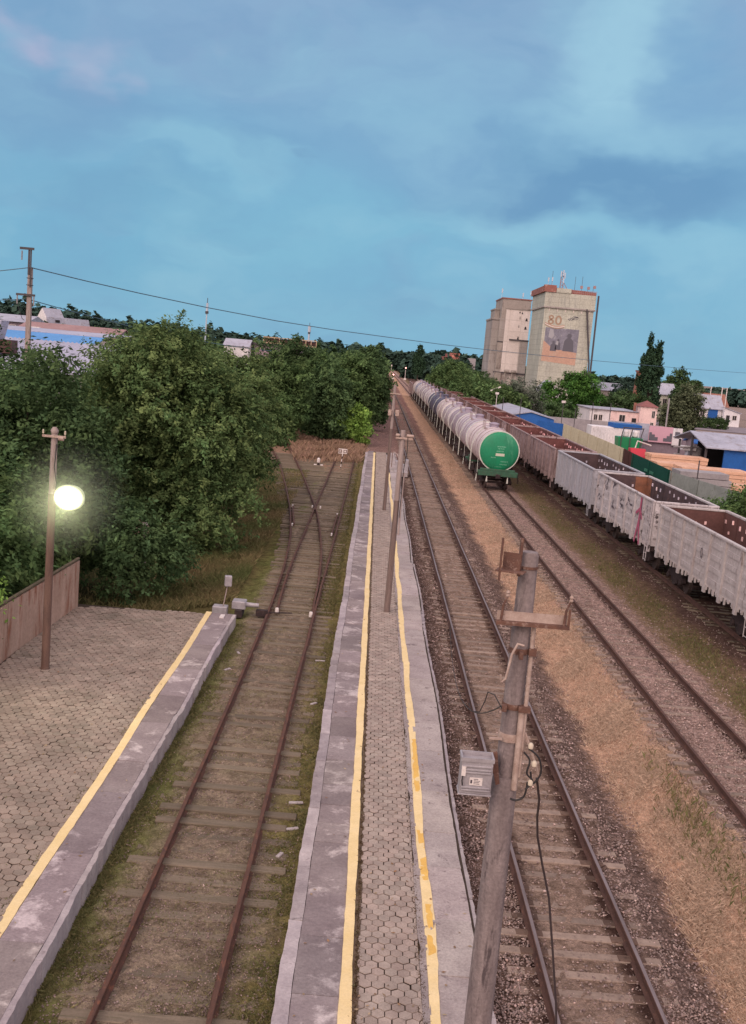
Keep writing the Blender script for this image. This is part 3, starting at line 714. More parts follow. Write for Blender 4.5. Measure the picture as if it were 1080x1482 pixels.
def make_tank():
    root = thing('tank_car', 'x', 'tank car', (0, 0, 0), 'tank cars coupled in one train')
    r, zc = 1.5, 2.83
    mb = MB()
    def head(s, yb):
        return [(r * math.cos(t), yb + s * .34 * math.sin(t)) for t in [i * PI / 2 / 7 for i in range(8)]]
    n = 36
    mb.lathe([(r, 1.05), (r, 3.6), (r, 6.0), (r, 8.4), (r, 10.97)], (0, 0, zc), 'y', n, cap=False); mb.build('tank_shell', TANK_WHITE, root, smooth=40)
    for s, yb in ((-1, 1.0), (1, 11.0)):
        k = MB(); pr = head(s, yb); pr[-1] = (0.02, pr[-1][1]); pr = [(a * .985, b) for a, b in pr]
        k.lathe(pr if s > 0 else pr, (0, 0, zc), 'y', n, cap=False); k.build('tank_head', TANK_WHITE, root, smooth=60)
        k = MB(); k.lathe([(r * .955, yb - .045), (r + .03, yb - .05), (r + .035, yb + .09), (r * .99, yb + .1)], (0, 0, zc), 'y', n, cap=False); k.build('rim', RIM_WHITE, root, smooth=40)
    for y in (2.55, 4.35, 7.7, 9.5):
        k = MB(); a0 = -.55
        k.lathe([(r + .002, y - .06), (r + .035, y - .055), (r + .035, y + .055), (r + .002, y + .06)], (0, 0, zc), 'y', n, cap=False); k.build('strap', STRAP, root, smooth=40)
    k = MB()
    k.lathe([(.36, 4.2), (.36, 4.52), (.42, 4.52), (.42, 4.6), (.2, 4.68), (.02, 4.7)], (0, 6, 0), 'z', 16); k.build('manhole', TANK_DUST, root, smooth=40)
    k = MB()
    k.box(-.75, -.45, 5.0, 7.0, 4.18, 4.22); k.box(.45, .75, 5.0, 7.0, 4.18, 4.22)
    for x in (-.78, .78):
        for y in (5.0, 5.66, 6.33, 7.0): k.tube([(x, y, 4.0), (x, y, 4.75)], .022, 5)
        k.tube([(x, 5.0, 4.75), (x, 7.0, 4.75)], .022, 5)
    k.build('walkway', STRAP, root)
    for s in (-1, 1):
        k = MB()
        for y in (5.75, 6.25): k.tube([(s * 1.62, y, .8), (s * 1.62, y, 2.8), (s * 1.25, y, 3.75), (s * .75, y, 4.25)], .025, 5)
        for i in range(12):
            z = .95 + i * .25; x = 1.62 if z < 2.8 else 1.62 - (z - 2.8) * .42
            k.tube([(s * x, 5.75, z), (s * x, 6.25, z)], .018, 5)
        k.build('ladder', RIM_WHITE, root)
    k = MB(); k.box(-.3, .3, .55, 11.47, .95, 1.25)
    for y in (2.3, 9.7): k.prism([(-1.35, 1.25), (1.35, 1.25), (1.2, 1.9), (.8, 1.5), (-.8, 1.5), (-1.2, 1.9)], y - .2, y + .2, 'y')
    for s in (-1, 1):
        k.box(s * 1.5 - .06, s * 1.5 + .06, .5, 2.6, 1.02, 1.2); k.box(s * 1.5 - .06, s * 1.5 + .06, 9.4, 11.5, 1.02, 1.2)
    k.tube([(-.6, 4.6, .8), (-.6, 6.4, .8)], .18, 10)
    k.build('underframe', UNDER, root)
    for y0, y1 in ((.5, 1.15), (10.87, 11.52)):
        k = MB(); k.box(-1.52, 1.52, y0, y1, .98, 1.34); k.box(-1.3, 1.3, y0 + .12, y1 - .1, 1.34, 1.5); k.build('end_beam', BEAM_GREEN, root, bevel=.02)
    for s, y in ((-1, .5), (1, 11.52)):
        k = MB(); ya, yb = sorted((y, y + s * .38)); k.box(-.13, .13, ya, yb, .88, 1.14); ya, yb = sorted((y + s * .36, y + s * .5)); k.box(-.2, .16, ya, yb, .86, 1.16); k.build('coupler', UNDER, root, bevel=.03)
    k = MB()
    for y in (.62,):
        k.tube([(-.78, y, .98), (-.78, y - .03, .55)], [.03, .075], 8)
    k.build('brake_hose', RIM_WHITE, root)
    k = MB(); k.tube([(.78, .62, .98), (.78, .59, .5)], [.03, .075], 8); k.build('brake_hose', RIM_WHITE, root)
    for s in (-1, 1):
        k = MB()
        for y in (.6, 11.42):
            pass
        k.tube([(s * 1.55, .6, 1.1), (s * 1.58, .55, .55), (s * 1.58, .95, .55), (s * 1.55, .95, 1.1)], .02, 5); k.tube([(s * 1.55, .56, 1.2), (s * 1.57, .56, 2.2)], .018, 5)
        k.build('step', RIM_WHITE if s < 0 else UNDER, root)
    bogie(root, 2.1, UNDER); bogie(root, 9.92, UNDER)
    return root

tproto = make_tank()
TANK_LILAC = M('tank_lilac_white', C(196, 184, 192), C(172, 160, 172), C(140, 124, 132), scale=.9, stretch=(1, .5, .35), rough=0.55, bump=0.08, stain_at=0.54, stain_w=.2, stain_scale=1.3, stain_stretch=(.5, 2.6, .3))
KINDS_T = [('green-ended white tank car at the near end of the tank train', TANK_WHITE), ('white tank car coupled right behind the green-ended one', TANK_LILAC), ('third tank car, dusty white, two behind the green-ended one', TANK_DUST),
  ('pale lilac-white tank car, fourth along the train from the green end', TANK_LILAC), ('white tank car, fifth along the train, just in front of the nearest dark grey one', TANK_WHITE), ('dark grey tank car nearest to the viewer in the train', TANK_GREY), ('second grey tank car, coupled behind the nearest dark grey one', TANK_GREY),
  ('white tank car directly behind the two grey tank cars', TANK_LILAC), ('dusty lilac tank car two behind the second grey one', TANK_DUST),
  ('pale tank car two ahead of the bluish tank car', TANK_DUST), ('white tank car just ahead of the bluish tank car', TANK_LILAC), ('bluish painted tank car near the far end of the train', TANK_BLUE), ('last white tank car, next to the distant gondola wagon', TANK_WHITE)]
TX = 9.545
for i, (lab, m_) in enumerate(KINDS_T):
    t = tproto if i == 0 else copy_tree(tproto, skip=('walkway_x',) if i < 7 else ('step', 'brake_hose', 'axle', 'coupler'))
    t.location = (TX, 76.45 + 12.02 * i, 0); t['label'] = lab
    if i:
        for c_ in t.children:
            if c_.name.split('.')[0] in ('tank_shell', 'tank_head'): own_mat(c_, m_)
            if c_.name.split('.')[0] == 'end_beam': own_mat(c_, UNDER)
    if i in (5, 6):
        for c_ in part(t, 'rim') + part(t, 'strap') + part(t, 'manhole'): own_mat(c_, TANK_GREY)
th = [c_ for c_ in tproto.children if c_.name.startswith('tank_head')]
th.sort(key=lambda o: min(v.co.y for v in o.data.vertices)); own_mat(th[0], TANK_GREEN)
# faded stencil marks and the pale plate on the green head
def head_y(x, z):
    q = min(.98, math.hypot(x, z - 2.83) / (1.5 * .985)); return 76.45 + 1.0 - .34 * math.sqrt(1 - q * q) - .006
PLATEM = plain('pale_plate', C(216, 214, 196), .6); STENCIL = plain('stencil_mint', C(126, 190, 160), .6)
def on_head(name, quads, mat):
    mb = MB()
    for x0, x1, z0, z1 in quads:
        n = 4; vs = []
        for i in range(n + 1):
            x = x0 + (x1 - x0) * i / n
            vs += [(TX + x, head_y(x, z0), z0), (TX + x, head_y(x, z1), z1), (TX + x, head_y(x, z0) + .01, z0), (TX + x, head_y(x, z1) + .01, z1)]
        fs = []
        for i in range(n):
            o = 4 * i; q = o + 4; fs += [(o, q, q + 1, o + 1), (o + 2, o + 3, q + 3, q + 2), (o, o + 2, q + 2, q), (o + 1, q + 1, q + 3, o + 3)]
        fs += [(0, 1, 3, 2), (4 * n, 4 * n + 2, 4 * n + 3, 4 * n + 1)]
        mb.add(vs, fs)
    return mb.build(name, mat, tproto)
on_head('number_plate', [(-.28, .38, 2.5, 2.7)], PLATEM)
rg = np.random.RandomState(5); q = []
for z, x0, x1, h in ((3.2, -.2, .42, .1), (3.05, -.15, .3, .08), (2.86, -.22, .3, .1), (2.36, -.6, -.25, .09), (2.1, .15, .65, .1), (1.88, .1, .6, .1), (1.68, -.25, .2, .05)):
    x = x0
    while x < x1:
        w_ = rg.uniform(.05, .12); q.append((x, x + w_ * .62, z - h / 2 * rg.uniform(.5, 1), z + h / 2 * rg.uniform(.6, 1))); x += w_
on_head('stencil_lettering', q, STENCIL)

# ---- open gondola wagons
G_LIGHT = M('wagon_light_grey', C(190, 182, 182), C(168, 158, 158), C(118, 100, 96), scale=1.1, stretch=(1, 1, .35), rough=0.75, bump=0.2, stain_at=0.55, stain_w=.16, stain_scale=1.5, stain_stretch=(2.2, 2.2, .5), fine=.22)
G_WHITE = M('wagon_flaking_white', C(198, 190, 192), C(176, 166, 168), C(84, 76, 78), scale=1.1, stretch=(1, 1, .5), rough=0.75, bump=0.25, stain_at=0.57, stain_w=.06, stain_scale=2.6, stain_stretch=(1.6, 1.6, .8), fine=.2)
G_BLUISH = M('wagon_bluish_grey', C(176, 174, 182), C(158, 155, 162), C(112, 98, 100), scale=1.1, stretch=(1, 1, .3), rough=0.72, bump=0.15, stain_at=0.6, stain_w=.14, stain_scale=1.6, stain_stretch=(2, 2, .5), fine=.2)
G_BROWNISH = M('wagon_pinkish_grey', C(168, 146, 146), C(146, 126, 126), C(92, 70, 66), scale=1.2, stretch=(1, 1, .3), rough=0.8, bump=0.3, stain_at=0.5, stain_w=.14, stain_scale=1.5, stain_stretch=(3.5, 3.5, .3), fine=.25)
G_RUST = M('wagon_rust_pink', C(152, 124, 122), C(128, 100, 96), C(90, 66, 62), scale=1.2, stretch=(1, 1, .3), rough=0.85, bump=0.3, stain_at=0.5, stain_scale=1.5, stain_stretch=(3.5, 3.5, .3), fine=.25)
I_RUST = M('wagon_inside_rust', C(106, 74, 70), C(86, 60, 58), C(126, 90, 80), scale=.9, rough=0.95, bump=0.4, attr=True, stain_at=.62)
I_DARK = M('wagon_inside_dark', C(92, 74, 76), C(70, 58, 62), C(112, 84, 78), scale=.9, rough=0.95, bump=0.4, attr=True)
I_RED = M('wagon_inside_red', C(118, 76, 74), C(96, 62, 62), C(140, 96, 90), scale=.9, rough=0.95, bump=0.4, attr=True)
PINKP = plain('pink_spray_paint', C(186, 92, 122), .7); INKP = plain('dark_spray_paint', C(84, 74, 84), .7); ORANGEP = M('orange_rust_patch', C(150, 100, 78), C(122, 84, 68), scale=3, rough=.9)

def make_gondola(ribbed=True):
    root = thing('gondola_wagon', 'x', 'freight wagon', (0, 0, 0), 'open gondola wagons standing in one long row')
    ya, yb = .62, 13.30; nb = 7; bay = (yb - ya) / nb; zt, z0 = 3.48, 1.3
    for s in (-1, 1):
        mb = MB()
        mb.box(s * 1.47 - .02, s * 1.47 + .02, ya, yb, z0, zt - .1)
        x1 = s * 1.565; lo, hi = sorted((s * 1.47, x1))
        for i in range(nb + 1):
            y = ya + bay * i; wd = .13 if i in (0, nb) else .115
            y = min(max(y, ya + wd), yb - wd); wt = wd * (1 if ribbed else .55)
            mb.prism([(y - wt, 1.02), (y + wt, 1.02), (y + wt, zt - .1), (y - wt, zt - .1)], lo, hi, 'x')
        if ribbed:
            for i in range(nb):
                for k_ in range(4):
                    z = 1.5 + k_ * .47; l2, h2 = sorted((s * 1.485, s * 1.525))
                    mb.prism([(ya + bay * i + .22, z), (ya + bay * (i + 1) - .22, z), (ya + bay * (i + 1) - .28, z + .19), (ya + bay * i + .28, z + .19)], l2, h2, 'x')
        else:
            for i in range(nb):
                for q in (.33, .66):
                    y = ya + bay * (i + q); l2, h2 = sorted((s * 1.485, s * 1.52)); mb.prism([(y - .03, z0), (y + .03, z0), (y + .03, zt - .1), (y - .03, zt - .1)], l2, h2, 'x')
        side = mb; mb = MB(); a, b = sorted((s * 1.42, s * 1.58)); mb.box(a, b, ya - .02, yb + .02, zt - .1, zt); mb.build('top_rail', G_LIGHT, root, bevel=.015); mb = side
        rr = np.random.RandomState(3 + s)
        for i in range(nb):
            for q in range(4):
                y = ya + bay * (i + .16 + q * .225) + rr.uniform(-.05, .05); a, b = sorted((s * 1.49, s * 1.56)); h = rr.uniform(.0, .18)
                mb.box(a, b, y - .03, y + .03, 1.08 + h, 1.36); 
                if rr.rand() < .5: mb.box(a, b, y + .05, y + .11, 1.12 + h, 1.34)
        mb.build('side_wall', G_LIGHT, root)
    for y, s in ((ya, -1), (yb, 1)):
        mb = MB(); mb.box(-1.45, 1.45, y - .02, y + .02, 1.3, zt - .1)
        for z in (1.75, 2.35, 2.95): q, e = sorted((y + s * .02, y + s * .09)); mb.box(-1.4, 1.4, q, e, z - .06, z + .06)
        for x in (-1.2, -.4, .4, 1.2): q, e = sorted((y + s * .02, y + s * .11)); mb.box(x - .05, x + .05, q, e, 1.15, zt - .1)
        mb.build('end_wall', G_LIGHT, root)
        mb = MB(); q, e = sorted((y - s * .07, y + s * .06)); mb.box(-1.42, 1.42, q, e, zt - .1, zt - .003); mb.build('top_rail', G_LIGHT, root, bevel=.015)
    mb = MB(); rr = np.random.RandomState(12)
    v = (1, 1, 1)
    mb.box(-1.44, 1.44, ya + .03, yb - .03, 1.40, 1.43, c=v)
    for s in (-1, 1):
        a, b = sorted((s * 1.445, s * 1.425)); mb.box(a, b, ya + .03, yb - .03, 1.43, zt - .103)
        for i in range(nb):
            for q, z in ((.3, 3.1), (.7, 3.1), (.5, 2.55)):
                if rr.rand() < .85:
                    y = ya + bay * (i + q) + rr.uniform(-.2, .2); z2 = z + rr.uniform(-.12, .12); c0 = rr.uniform(5, 9.0); a2, b2 = sorted((s * 1.425, s * 1.38))
                    mb.box(a2, b2, y - rr.uniform(.03, .07), y + .05, z2 - rr.uniform(.05, .14), z2 + .06, c=(c0, c0 * 1.35, c0 * 1.45))
        for i in range(1, nb): a2, b2 = sorted((s * 1.425, s * 1.40)); y = ya + bay * i; mb.box(a2, b2, y - .05, y + .05, 1.43, zt - .11, c=(.85, .85, .85))
    for y, s in ((ya, 1), (yb, -1)):
        q, e = sorted((y + s * .02, y + s * .04)); mb.box(-1.42, 1.42, q, e, 1.43, zt - .103)
        for i in range(5):
            x = rr.uniform(-1.2, 1.2); z = rr.uniform(2.6, 3.2); q, e = sorted((y + s * .04, y + s * .07)); c0 = rr.uniform(5, 9); mb.box(x - .05, x + .05, q, e, z - .09, z + .06, c=(c0, c0 * 1.35, c0 * 1.45))
    mb.build('interior', I_RUST, root)
    mb = MB(); mb.box(-.25, .25, .3, 13.62, .9, 1.25); mb.box(-1.4, 1.4, ya, yb, 1.26, 1.39)
    for i in range(nb + 1):
        y = min(max(ya + bay * i, ya + .1), yb - .1); mb.box(-1.45, 1.45, y - .08, y + .08, 1.05, 1.255)
    mb.lathe([(.16, 5.6), (.2, 5.7), (.2, 6.5), (.16, 6.6)], (-.7, 0, .85), 'y', 10); mb.box(.4, 1.0, 7.2, 7.8, .7, 1.05)
    mb.build('underframe', UNDER, root)
    for s, y in ((-1, .62), (1, 13.3)):
        k = MB(); q, e = sorted((y, y + s * .45)); k.box(-.13, .13, q, e, .9, 1.14); q, e = sorted((y + s * .42, y + s * .6)); k.box(-.2, .17, q, e, .86, 1.18); k.build('coupler', UNDER, root, bevel=.03)
    for s in (-1, 1):
        k = MB()
        for y in (.72, 1.1): k.tube([(s * 1.6, y, .55), (s * 1.6, y, 3.3)], .018, 5)
        for i in range(9): k.tube([(s * 1.6, .72, .6 + i * .32), (s * 1.6, 1.1, .6 + i * .32)], .015, 5)
        k.build('ladder', G_LIGHT, root)
    bogie(root, 2.63, UNDER); bogie(root, 11.29, UNDER)
    return root
gA = make_gondola(True); gB = make_gondola(False); gB.name = 'gondola_wagon'
GX, GY0, GP = 15.1, 34.15, 13.92
GL = [('light grey ribbed gondola wagon with rust-red inside, nearest in the row', G_LIGHT, I_RUST, gA), ('flaking white gondola wagon covered in dark lettering and a pink painted figure', G_WHITE, I_DARK, gA),
  ('smooth bluish-grey gondola wagon between the graffiti wagon and a dirtier one', G_BLUISH, I_DARK, gB), ('grimy pinkish-grey gondola wagon just right of the green tank end', G_BROWNISH, I_RED, gA),
  ('fifth gondola wagon of the row, behind the grimy one beside the green tank end', G_BROWNISH, I_RED, gA), ('sixth gondola wagon of the row, rust-pink sides, beside the second tank car', G_RUST, I_RED, gA),
  ('seventh gondola wagon of the row, beside the third tank car', G_RUST, I_RED, gB), ('eighth gondola wagon of the row, red inside', G_BROWNISH, I_RED, gA), ('ninth gondola wagon of the row, beside the grey tank cars', G_RUST, I_RED, gA),
  ('tenth gondola wagon of the row, rust-pink', G_RUST, I_RED, gB), ('eleventh gondola wagon of the row, pinkish grey', G_BROWNISH, I_RED, gA), ('twelfth gondola wagon of the row, rust-pink', G_RUST, I_RED, gA),
  ('thirteenth gondola wagon of the row, two short of the far third', G_RUST, I_RUST, gB), ('fourteenth gondola wagon of the row, beside the bluish tank car', G_BROWNISH, I_RED, gA), ('fifteenth gondola wagon of the row, last but one', G_RUST, I_RED, gA),
  ('farthest gondola wagon at the very end of the row', G_RUST, I_RED, gA)]
used = set(); wag = []
def dress(t, body, inside):
    for c_ in t.children:
        s = c_.name.split('.')[0]
        if s in ('side_wall', 'top_rail', 'end_wall', 'ladder', 'hatch_hinges'): own_mat(c_, body)
        elif s == 'interior': own_mat(c_, inside)
for i, (lab, bodym, inm, pr) in enumerate(GL):
    t = pr if pr.name not in used else copy_tree(pr, skip=() if i < 6 else ('hatch_hinges', 'ladder', 'axle', 'coupler'))
    used.add(pr.name); wag.append(t)
    t.location = (GX, GY0 + GP * i, 0); t['label'] = lab
for t, (lab, bodym, inm, pr) in zip(wag, GL): dress(t, bodym, inm)
for i, lab in enumerate(('brown gondola wagon with open top behind the last white tank car', 'gondola wagon at the far tail behind the tank train')):
    t = copy_tree(gA, skip=('hatch_hinges', 'ladder', 'axle', 'coupler')); t.location = (TX, 233.2 + GP * i, 0); t['label'] = lab; t['group'] = 'gondola wagons behind the tank cars'; dress(t, G_BROWNISH, I_RUST)

# graffiti on the second wagon (side facing the tracks): illegible dark letters and a pink figure
y2 = GY0 + GP; xs_ = GX - 1.4915; rg = np.random.RandomState(9); mb = MB()
def stroke(mb, p0, p1, w, x=xs_):
    a = Vector((p1[0] - p0[0], p1[1] - p0[1])); n = Vector((-a.y, a.x)).normalized() * w / 2
    mb.prism([(p0[0] - n.x, p0[1] - n.y), (p1[0] - n.x, p1[1] - n.y), (p1[0] + n.x, p1[1] + n.y), (p0[0] + n.x, p0[1] + n.y)], x - .004 - rg.uniform(0, .002), x - .001, 'x')
bay = (13.30 - .62) / 7
for b_ in range(2, 7):
    for _ in range(2):
        yc = y2 + .62 + bay * (b_ + rg.uniform(.3, .7)); zc = rg.choice([3.02, 3.05, 2.6, 2.15])
        for q in range(rg.randint(3, 6)):
            a_ = (yc + rg.uniform(-.4, .4), zc + rg.uniform(-.22, .22)); b2 = (a_[0] + rg.uniform(-.3, .3), a_[1] + rg.uniform(-.25, .25)); stroke(mb, a_, b2, rg.uniform(.05, .1), xs_ - .035)
mb.build('graffiti', INKP, wag[1])
mb = MB(); yc = y2 + .62 + bay * 1.25; X2 = xs_ - .078
for p0, p1, w_ in (((yc - .1, 3.35), (yc - .1, 2.95), .3), ((yc - .1, 2.95), (yc - .05, 2.2), .26), ((yc - .05, 2.2), (yc - .5, 1.05), .24), ((yc - .05, 2.2), (yc + .45, 1.05), .24), ((yc - .1, 2.8), (yc + .7, 2.45), .16), ((yc - .1, 2.8), (yc - .55, 2.3), .16)):
    stroke(mb, p0, p1, w_, X2)
mb.build('painted_figure', PINKP, wag[1])
mb = MB(); mb.box(GX + .72, GX + 1.40, y2 + 13.3 - .075, y2 + 13.3 - .045, 1.5, 3.36); mb.box(GX + 1.38, GX + 1.42, y2 + 12.3, y2 + 13.2, 1.5, 3.36); mb.build('rust_patch', ORANGEP, wag[1])
# dark stencilled mark on the nearest wagon
mb = MB(); yc = GY0 + .62 + bay * 3.45
for k_ in range(7):
    t0, t1 = k_ * .9, (k_ + 1) * .9; stroke(mb, (yc + .13 * math.cos(t0), 2.45 + .2 * math.sin(t0)), (yc + .13 * math.cos(t1), 2.45 + .2 * math.sin(t1)), .04, GX - 1.492 - .035)
mb.build('stencilled_mark', INKP, wag[0])

# ------------------------------------------------------------------ poles, lamp and trackside equipment
def wire_pts(a, b, sag, n=24):
    a, b = Vector(a), Vector(b)
    return [a.lerp(b, t) - Vector((0, 0, 4 * sag * t * (1 - t))) for t in [i / n for i in range(n + 1)]]
def insulator(mb, x, y, z, s=1.0, c=None):
    mb.lathe([(.012 * s, 0), (.012 * s, .1 * s), (.045 * s, .1 * s), (.05 * s, .16 * s), (.03 * s, .17 * s), (.045 * s, .2 * s), (.04 * s, .26 * s), (.01 * s, .28 * s)], (x, y, z), n=10, c=c)

BP = (1.80, 11.0, .2)
bp = thing('utility_pole', 'big grey concrete pole in the foreground carrying a crossarm and a grey box', 'utility pole', BP)
x, y = BP[0], BP[1]
mb = MB(); mb.lathe([(.166, .15), (.158, 1.4), (.148, 3.2), (.140, 4.62), (.128, 4.66)], (x, y, 0), n=28); mb.build('pole_shaft', POLE_CONC, bp, smooth=40)
mb = MB(); mb.lathe([(.118, 4.6), (.108, 6.0), (.099, 7.16), (.088, 7.2)], (x, y, 0), n=28); mb.build('upper_shaft', POLE_CONC, bp, smooth=40)
mb = MB(); mb.box(x - .30, x + .46, y - .135, y - .128, 6.458, 6.56); mb.build('crossarm_plate', PALE_METAL, bp)
mb = MB(); mb.box(x - .31, x + .48, y - .20, y - .128, 6.445, 6.457); mb.box(x - .31, x + .48, y - .203, y - .196, 6.42, 6.445); mb.build('crossarm', RUSTY, bp)
for dx in (-.26, .42):
    mb = MB(); mb.tube([(x + dx, y - .17, 6.45), (x + dx + .01, y - .17, 6.62), (x + dx + .05, y - .17, 6.74)], [.016, .014, .009], 7); o = mb.build('insulator_pin', RUSTY, bp)
    mb = MB(); mb.lathe([(.012, 0), (.024, .015), (.016, .035), (.026, .05), (.01, .075)], (x + dx + .05, y - .17, 6.72), n=10); mb.build('insulator', PALE_METAL, o, smooth=50)
mb = MB(); mb.tube([(x + .47, y - .17, 6.45), (x + .47, y - .17, 6.64)], .014, 6); mb.build('bolt', RUSTY, bp)
mb = MB(); mb.box(x - .36, x - .06, y - .26, y - .08, 7.0, 7.012, rz=R(-20)); mb.box(x - .34, x - .32, y - .22, y - .18, 6.9, 7.36); mb.box(x - .13, x - .1, y - .15, y - .09, 6.95, 7.36); mb.box(x - .3, x - .11, y - .14, y - .13, 7.01, 7.2, rz=R(-18)); mb.build('top_bracket', RUSTY, bp)
def ring(mb, z, r, h=.05):
    mb.lathe([(r, z), (r + .012, z), (r + .012, z + h), (r, z + h)], (x, y, 0), n=24)
mb = MB(); ring(mb, 7.02, .1, .03); mb.build('clamp_band', RUSTY, bp, smooth=40)
mb = MB(); ring(mb, 6.08, .107, .06); mb.box(x - .02, x + .02, y - .2, y - .1, 6.05, 6.13); mb.box(x + .09, x + .17, y - .13, y - .08, 6.08, 6.16); mb.build('clamp_band', RUSTY, bp, smooth=40)
mb = MB(); mb.tube([(x + .02, y - .17, 6.2), (x - .05, y - .18, 6.22), (x - .1, y - .18, 6.1), (x - .14, y - .18, 5.82), (x - .19, y - .18, 5.78), (x - .2, y - .18, 5.86)], .014, 7); mb.build('hook', PALE_METAL, bp, smooth=60)
mb = MB(); ring(mb, 5.45, .112, .06); mb.box(x - .14, x - .09, y - .16, y - .1, 5.44, 5.51); mb.box(x + .04, x + .17, y - .17, y - .1, 5.45, 5.51); mb.build('clamp_band', RUSTY, bp, smooth=40)
mb = MB(); ring(mb, 5.08, .116, .09); mb.box(x - .24, x - .1, y - .14, y - .11, 5.11, 5.13); mb.build('clamp_band', PALE_METAL, bp, smooth=40)
mb = MB(); mb.tube([(x + .12, y - .08, 6.5), (x + .125, y - .1, 5.5), (x + .13, y - .12, 4.7)], .024, 8); mb.build('conduit', PALE_METAL, bp, smooth=60)
mb = MB(); mb.tube([(x + .085, y - .12, 5.45), (x + .09, y - .13, 4.55)], .035, 8); mb.build('conduit', PALE_METAL, bp, smooth=60)
mb = MB(); mb.tube([(x + .15, y - .1, 5.2), (x + .24, y - .1, 5.0), (x + .33, y - .1, 4.78), (x + .37, y - .1, 4.65)], .016, 6); mb.build('brace', PALE_METAL, bp)
for pts in ([(x + .15, y - .15, 5.0), (x + .22, y - .18, 4.92), (x + .2, y - .2, 4.78), (x + .27, y - .2, 4.7), (x + .2, y - .22, 4.6)],
            [(x + .2, y - .16, 5.05), (x + .32, y - .16, 4.95), (x + .36, y - .16, 4.78), (x + .28, y - .18, 4.66), (x + .24, y - .2, 4.8)],
            [(x + .22, y - .2, 4.68), (x + .2, y - .2, 4.52), (x + .12, y - .2, 4.46), (x + .05, y - .19, 4.47)]):
    P_ = [Vector(p) for p in pts]; S_ = []
    for i in range(len(P_) - 1):
        for k_ in range(6):
            t = k_ / 6; p0, p1, p2, p3 = P_[max(i - 1, 0)], P_[i], P_[i + 1], P_[min(i + 2, len(P_) - 1)]
            S_.append(.5 * ((2 * p1) + (p2 - p0) * t + (2 * p0 - 5 * p1 + 4 * p2 - p3) * t * t + (3 * p1 - p0 - 3 * p2 + p3) * t ** 3))
    S_.append(P_[-1])
    mb = MB(); mb.tube(S_, .011, 6); mb.build('cable_loop', BLACK, bp, smooth=60)
for dx, z in ((.21, 5.06), (.27, 4.86), (.25, 4.64)):
    mb = MB(); mb.lathe([(.01, 0), (.028, .01), (.03, .05), (.015, .07)], (x + dx, y - .2, z), n=9); mb.build('insulator', CREAM, bp, smooth=50)
# the grey box
bx = thing('equipment_box', 'grey metal equipment box with a white label, fixed to the foreground pole', 'electrical box', (x - .36, y - .3, 4.42))
mb = MB(); mb.box(x - .54, x - .2, y - .38, y - .18, 4.57, 4.93)
for z in (4.60, 4.63, 4.80, 4.83, 4.87): mb.box(x - .525, x - .215, y - .396, y - .379, z, z + .022)
mb.box(x - .55, x - .19, y - .395, y - .17, 4.552, 4.569); mb.build('housing', GALV, bx, bevel=.004)
mb = MB()
mb.box(x - .55, x - .53, y - .39, y - .17, 4.931, 4.975); mb.box(x - .21, x - .19, y - .39, y - .17, 4.931, 4.975); mb.box(x - .529, x - .211, y - .39, y - .375, 4.931, 4.975); mb.box(x - .529, x - .211, y - .185, y - .17, 4.931, 4.975); mb.build('top_frame', GALV, bx)
mb = MB(); mb.box(x - .44, x - .30, y - .3865, y - .3805, 4.67, 4.755); lb = mb.build('label_plate', WHITE, bx)
mb = MB()
for z, w_ in ((4.735, .05), (4.718, .07), (4.701, .06), (4.684, .065)): mb.box(x - .395, x - .395 + w_, y - .388, y - .3866, z, z + .006)
mb.box(x - .43, x - .41, y - .388, y - .3866, 4.69, 4.73); mb.build('fine_print', INKP, lb)
mb = MB(); mb.box(x - .535, x - .49, y - .40, y - .381, 4.77, 4.88); mb.build('latch', WHITE, bx)
mb = MB(); mb.tube([(x - .52, y - .4, 4.77), (x - .525, y - .42, 4.73), (x - .515, y - .41, 4.67)], .008, 6); mb.build('handle', BLACK, bx)
mb = MB(); mb.prism([(x - .22, 4.95), (x - .14, 4.98), (x - .08, 4.62), (x - .12, 4.6)], y - .17, y - .13, 'y'); mb.build('bracket', RUSTY, bx)
# loose cables
cb = MB(); pts = [(x + .33, y - .12, 4.7), (x + .41, y, 4.4), (x + .45, y + .2, 4.1), (x + .53, y + .45, 3.75), (x + .63, y + .5, 3.4), (x + .76, y + .5, 2.97), (x + .88, y + .5, 2.3), (x + 1.0, y + .5, 1.6), (x + 1.05, y + .5, 1.2), (x + 1.1, y + .5, .7), (x + 1.2, y + .5, -.12)]
cb.tube(pts, .014, 7); tag(cb.build('hanging_cable', plain('cable_sheath', C(64, 54, 56), .45), smooth=60), 'dark cable hanging from the foreground pole down to the track', 'cable')
cb = MB(); cb.tube([(x - .14, y - .14, 5.47), (x - .2, y + .1, 5.54), (x - .25, y + .3, 5.5), (x - .27, y + .3, 5.4), (x - .32, y + .3, 5.26), (x - .4, y + .35, 5.24), (x - .44, y + .4, 5.32)], .006, 6)
tag(cb.build('loose_wire', BLACK), 'thin loose wire curling off the left of the foreground pole', 'wire')
cb = MB(); cb.tube(wire_pts((x - .12, y - .1, 5.5), (3.36, 36.5, -.05), 1.2), .008, 5); tag(cb.build('slack_wire', BLACK), 'thin slack wire running from the foreground pole down to the main track rail', 'wire')

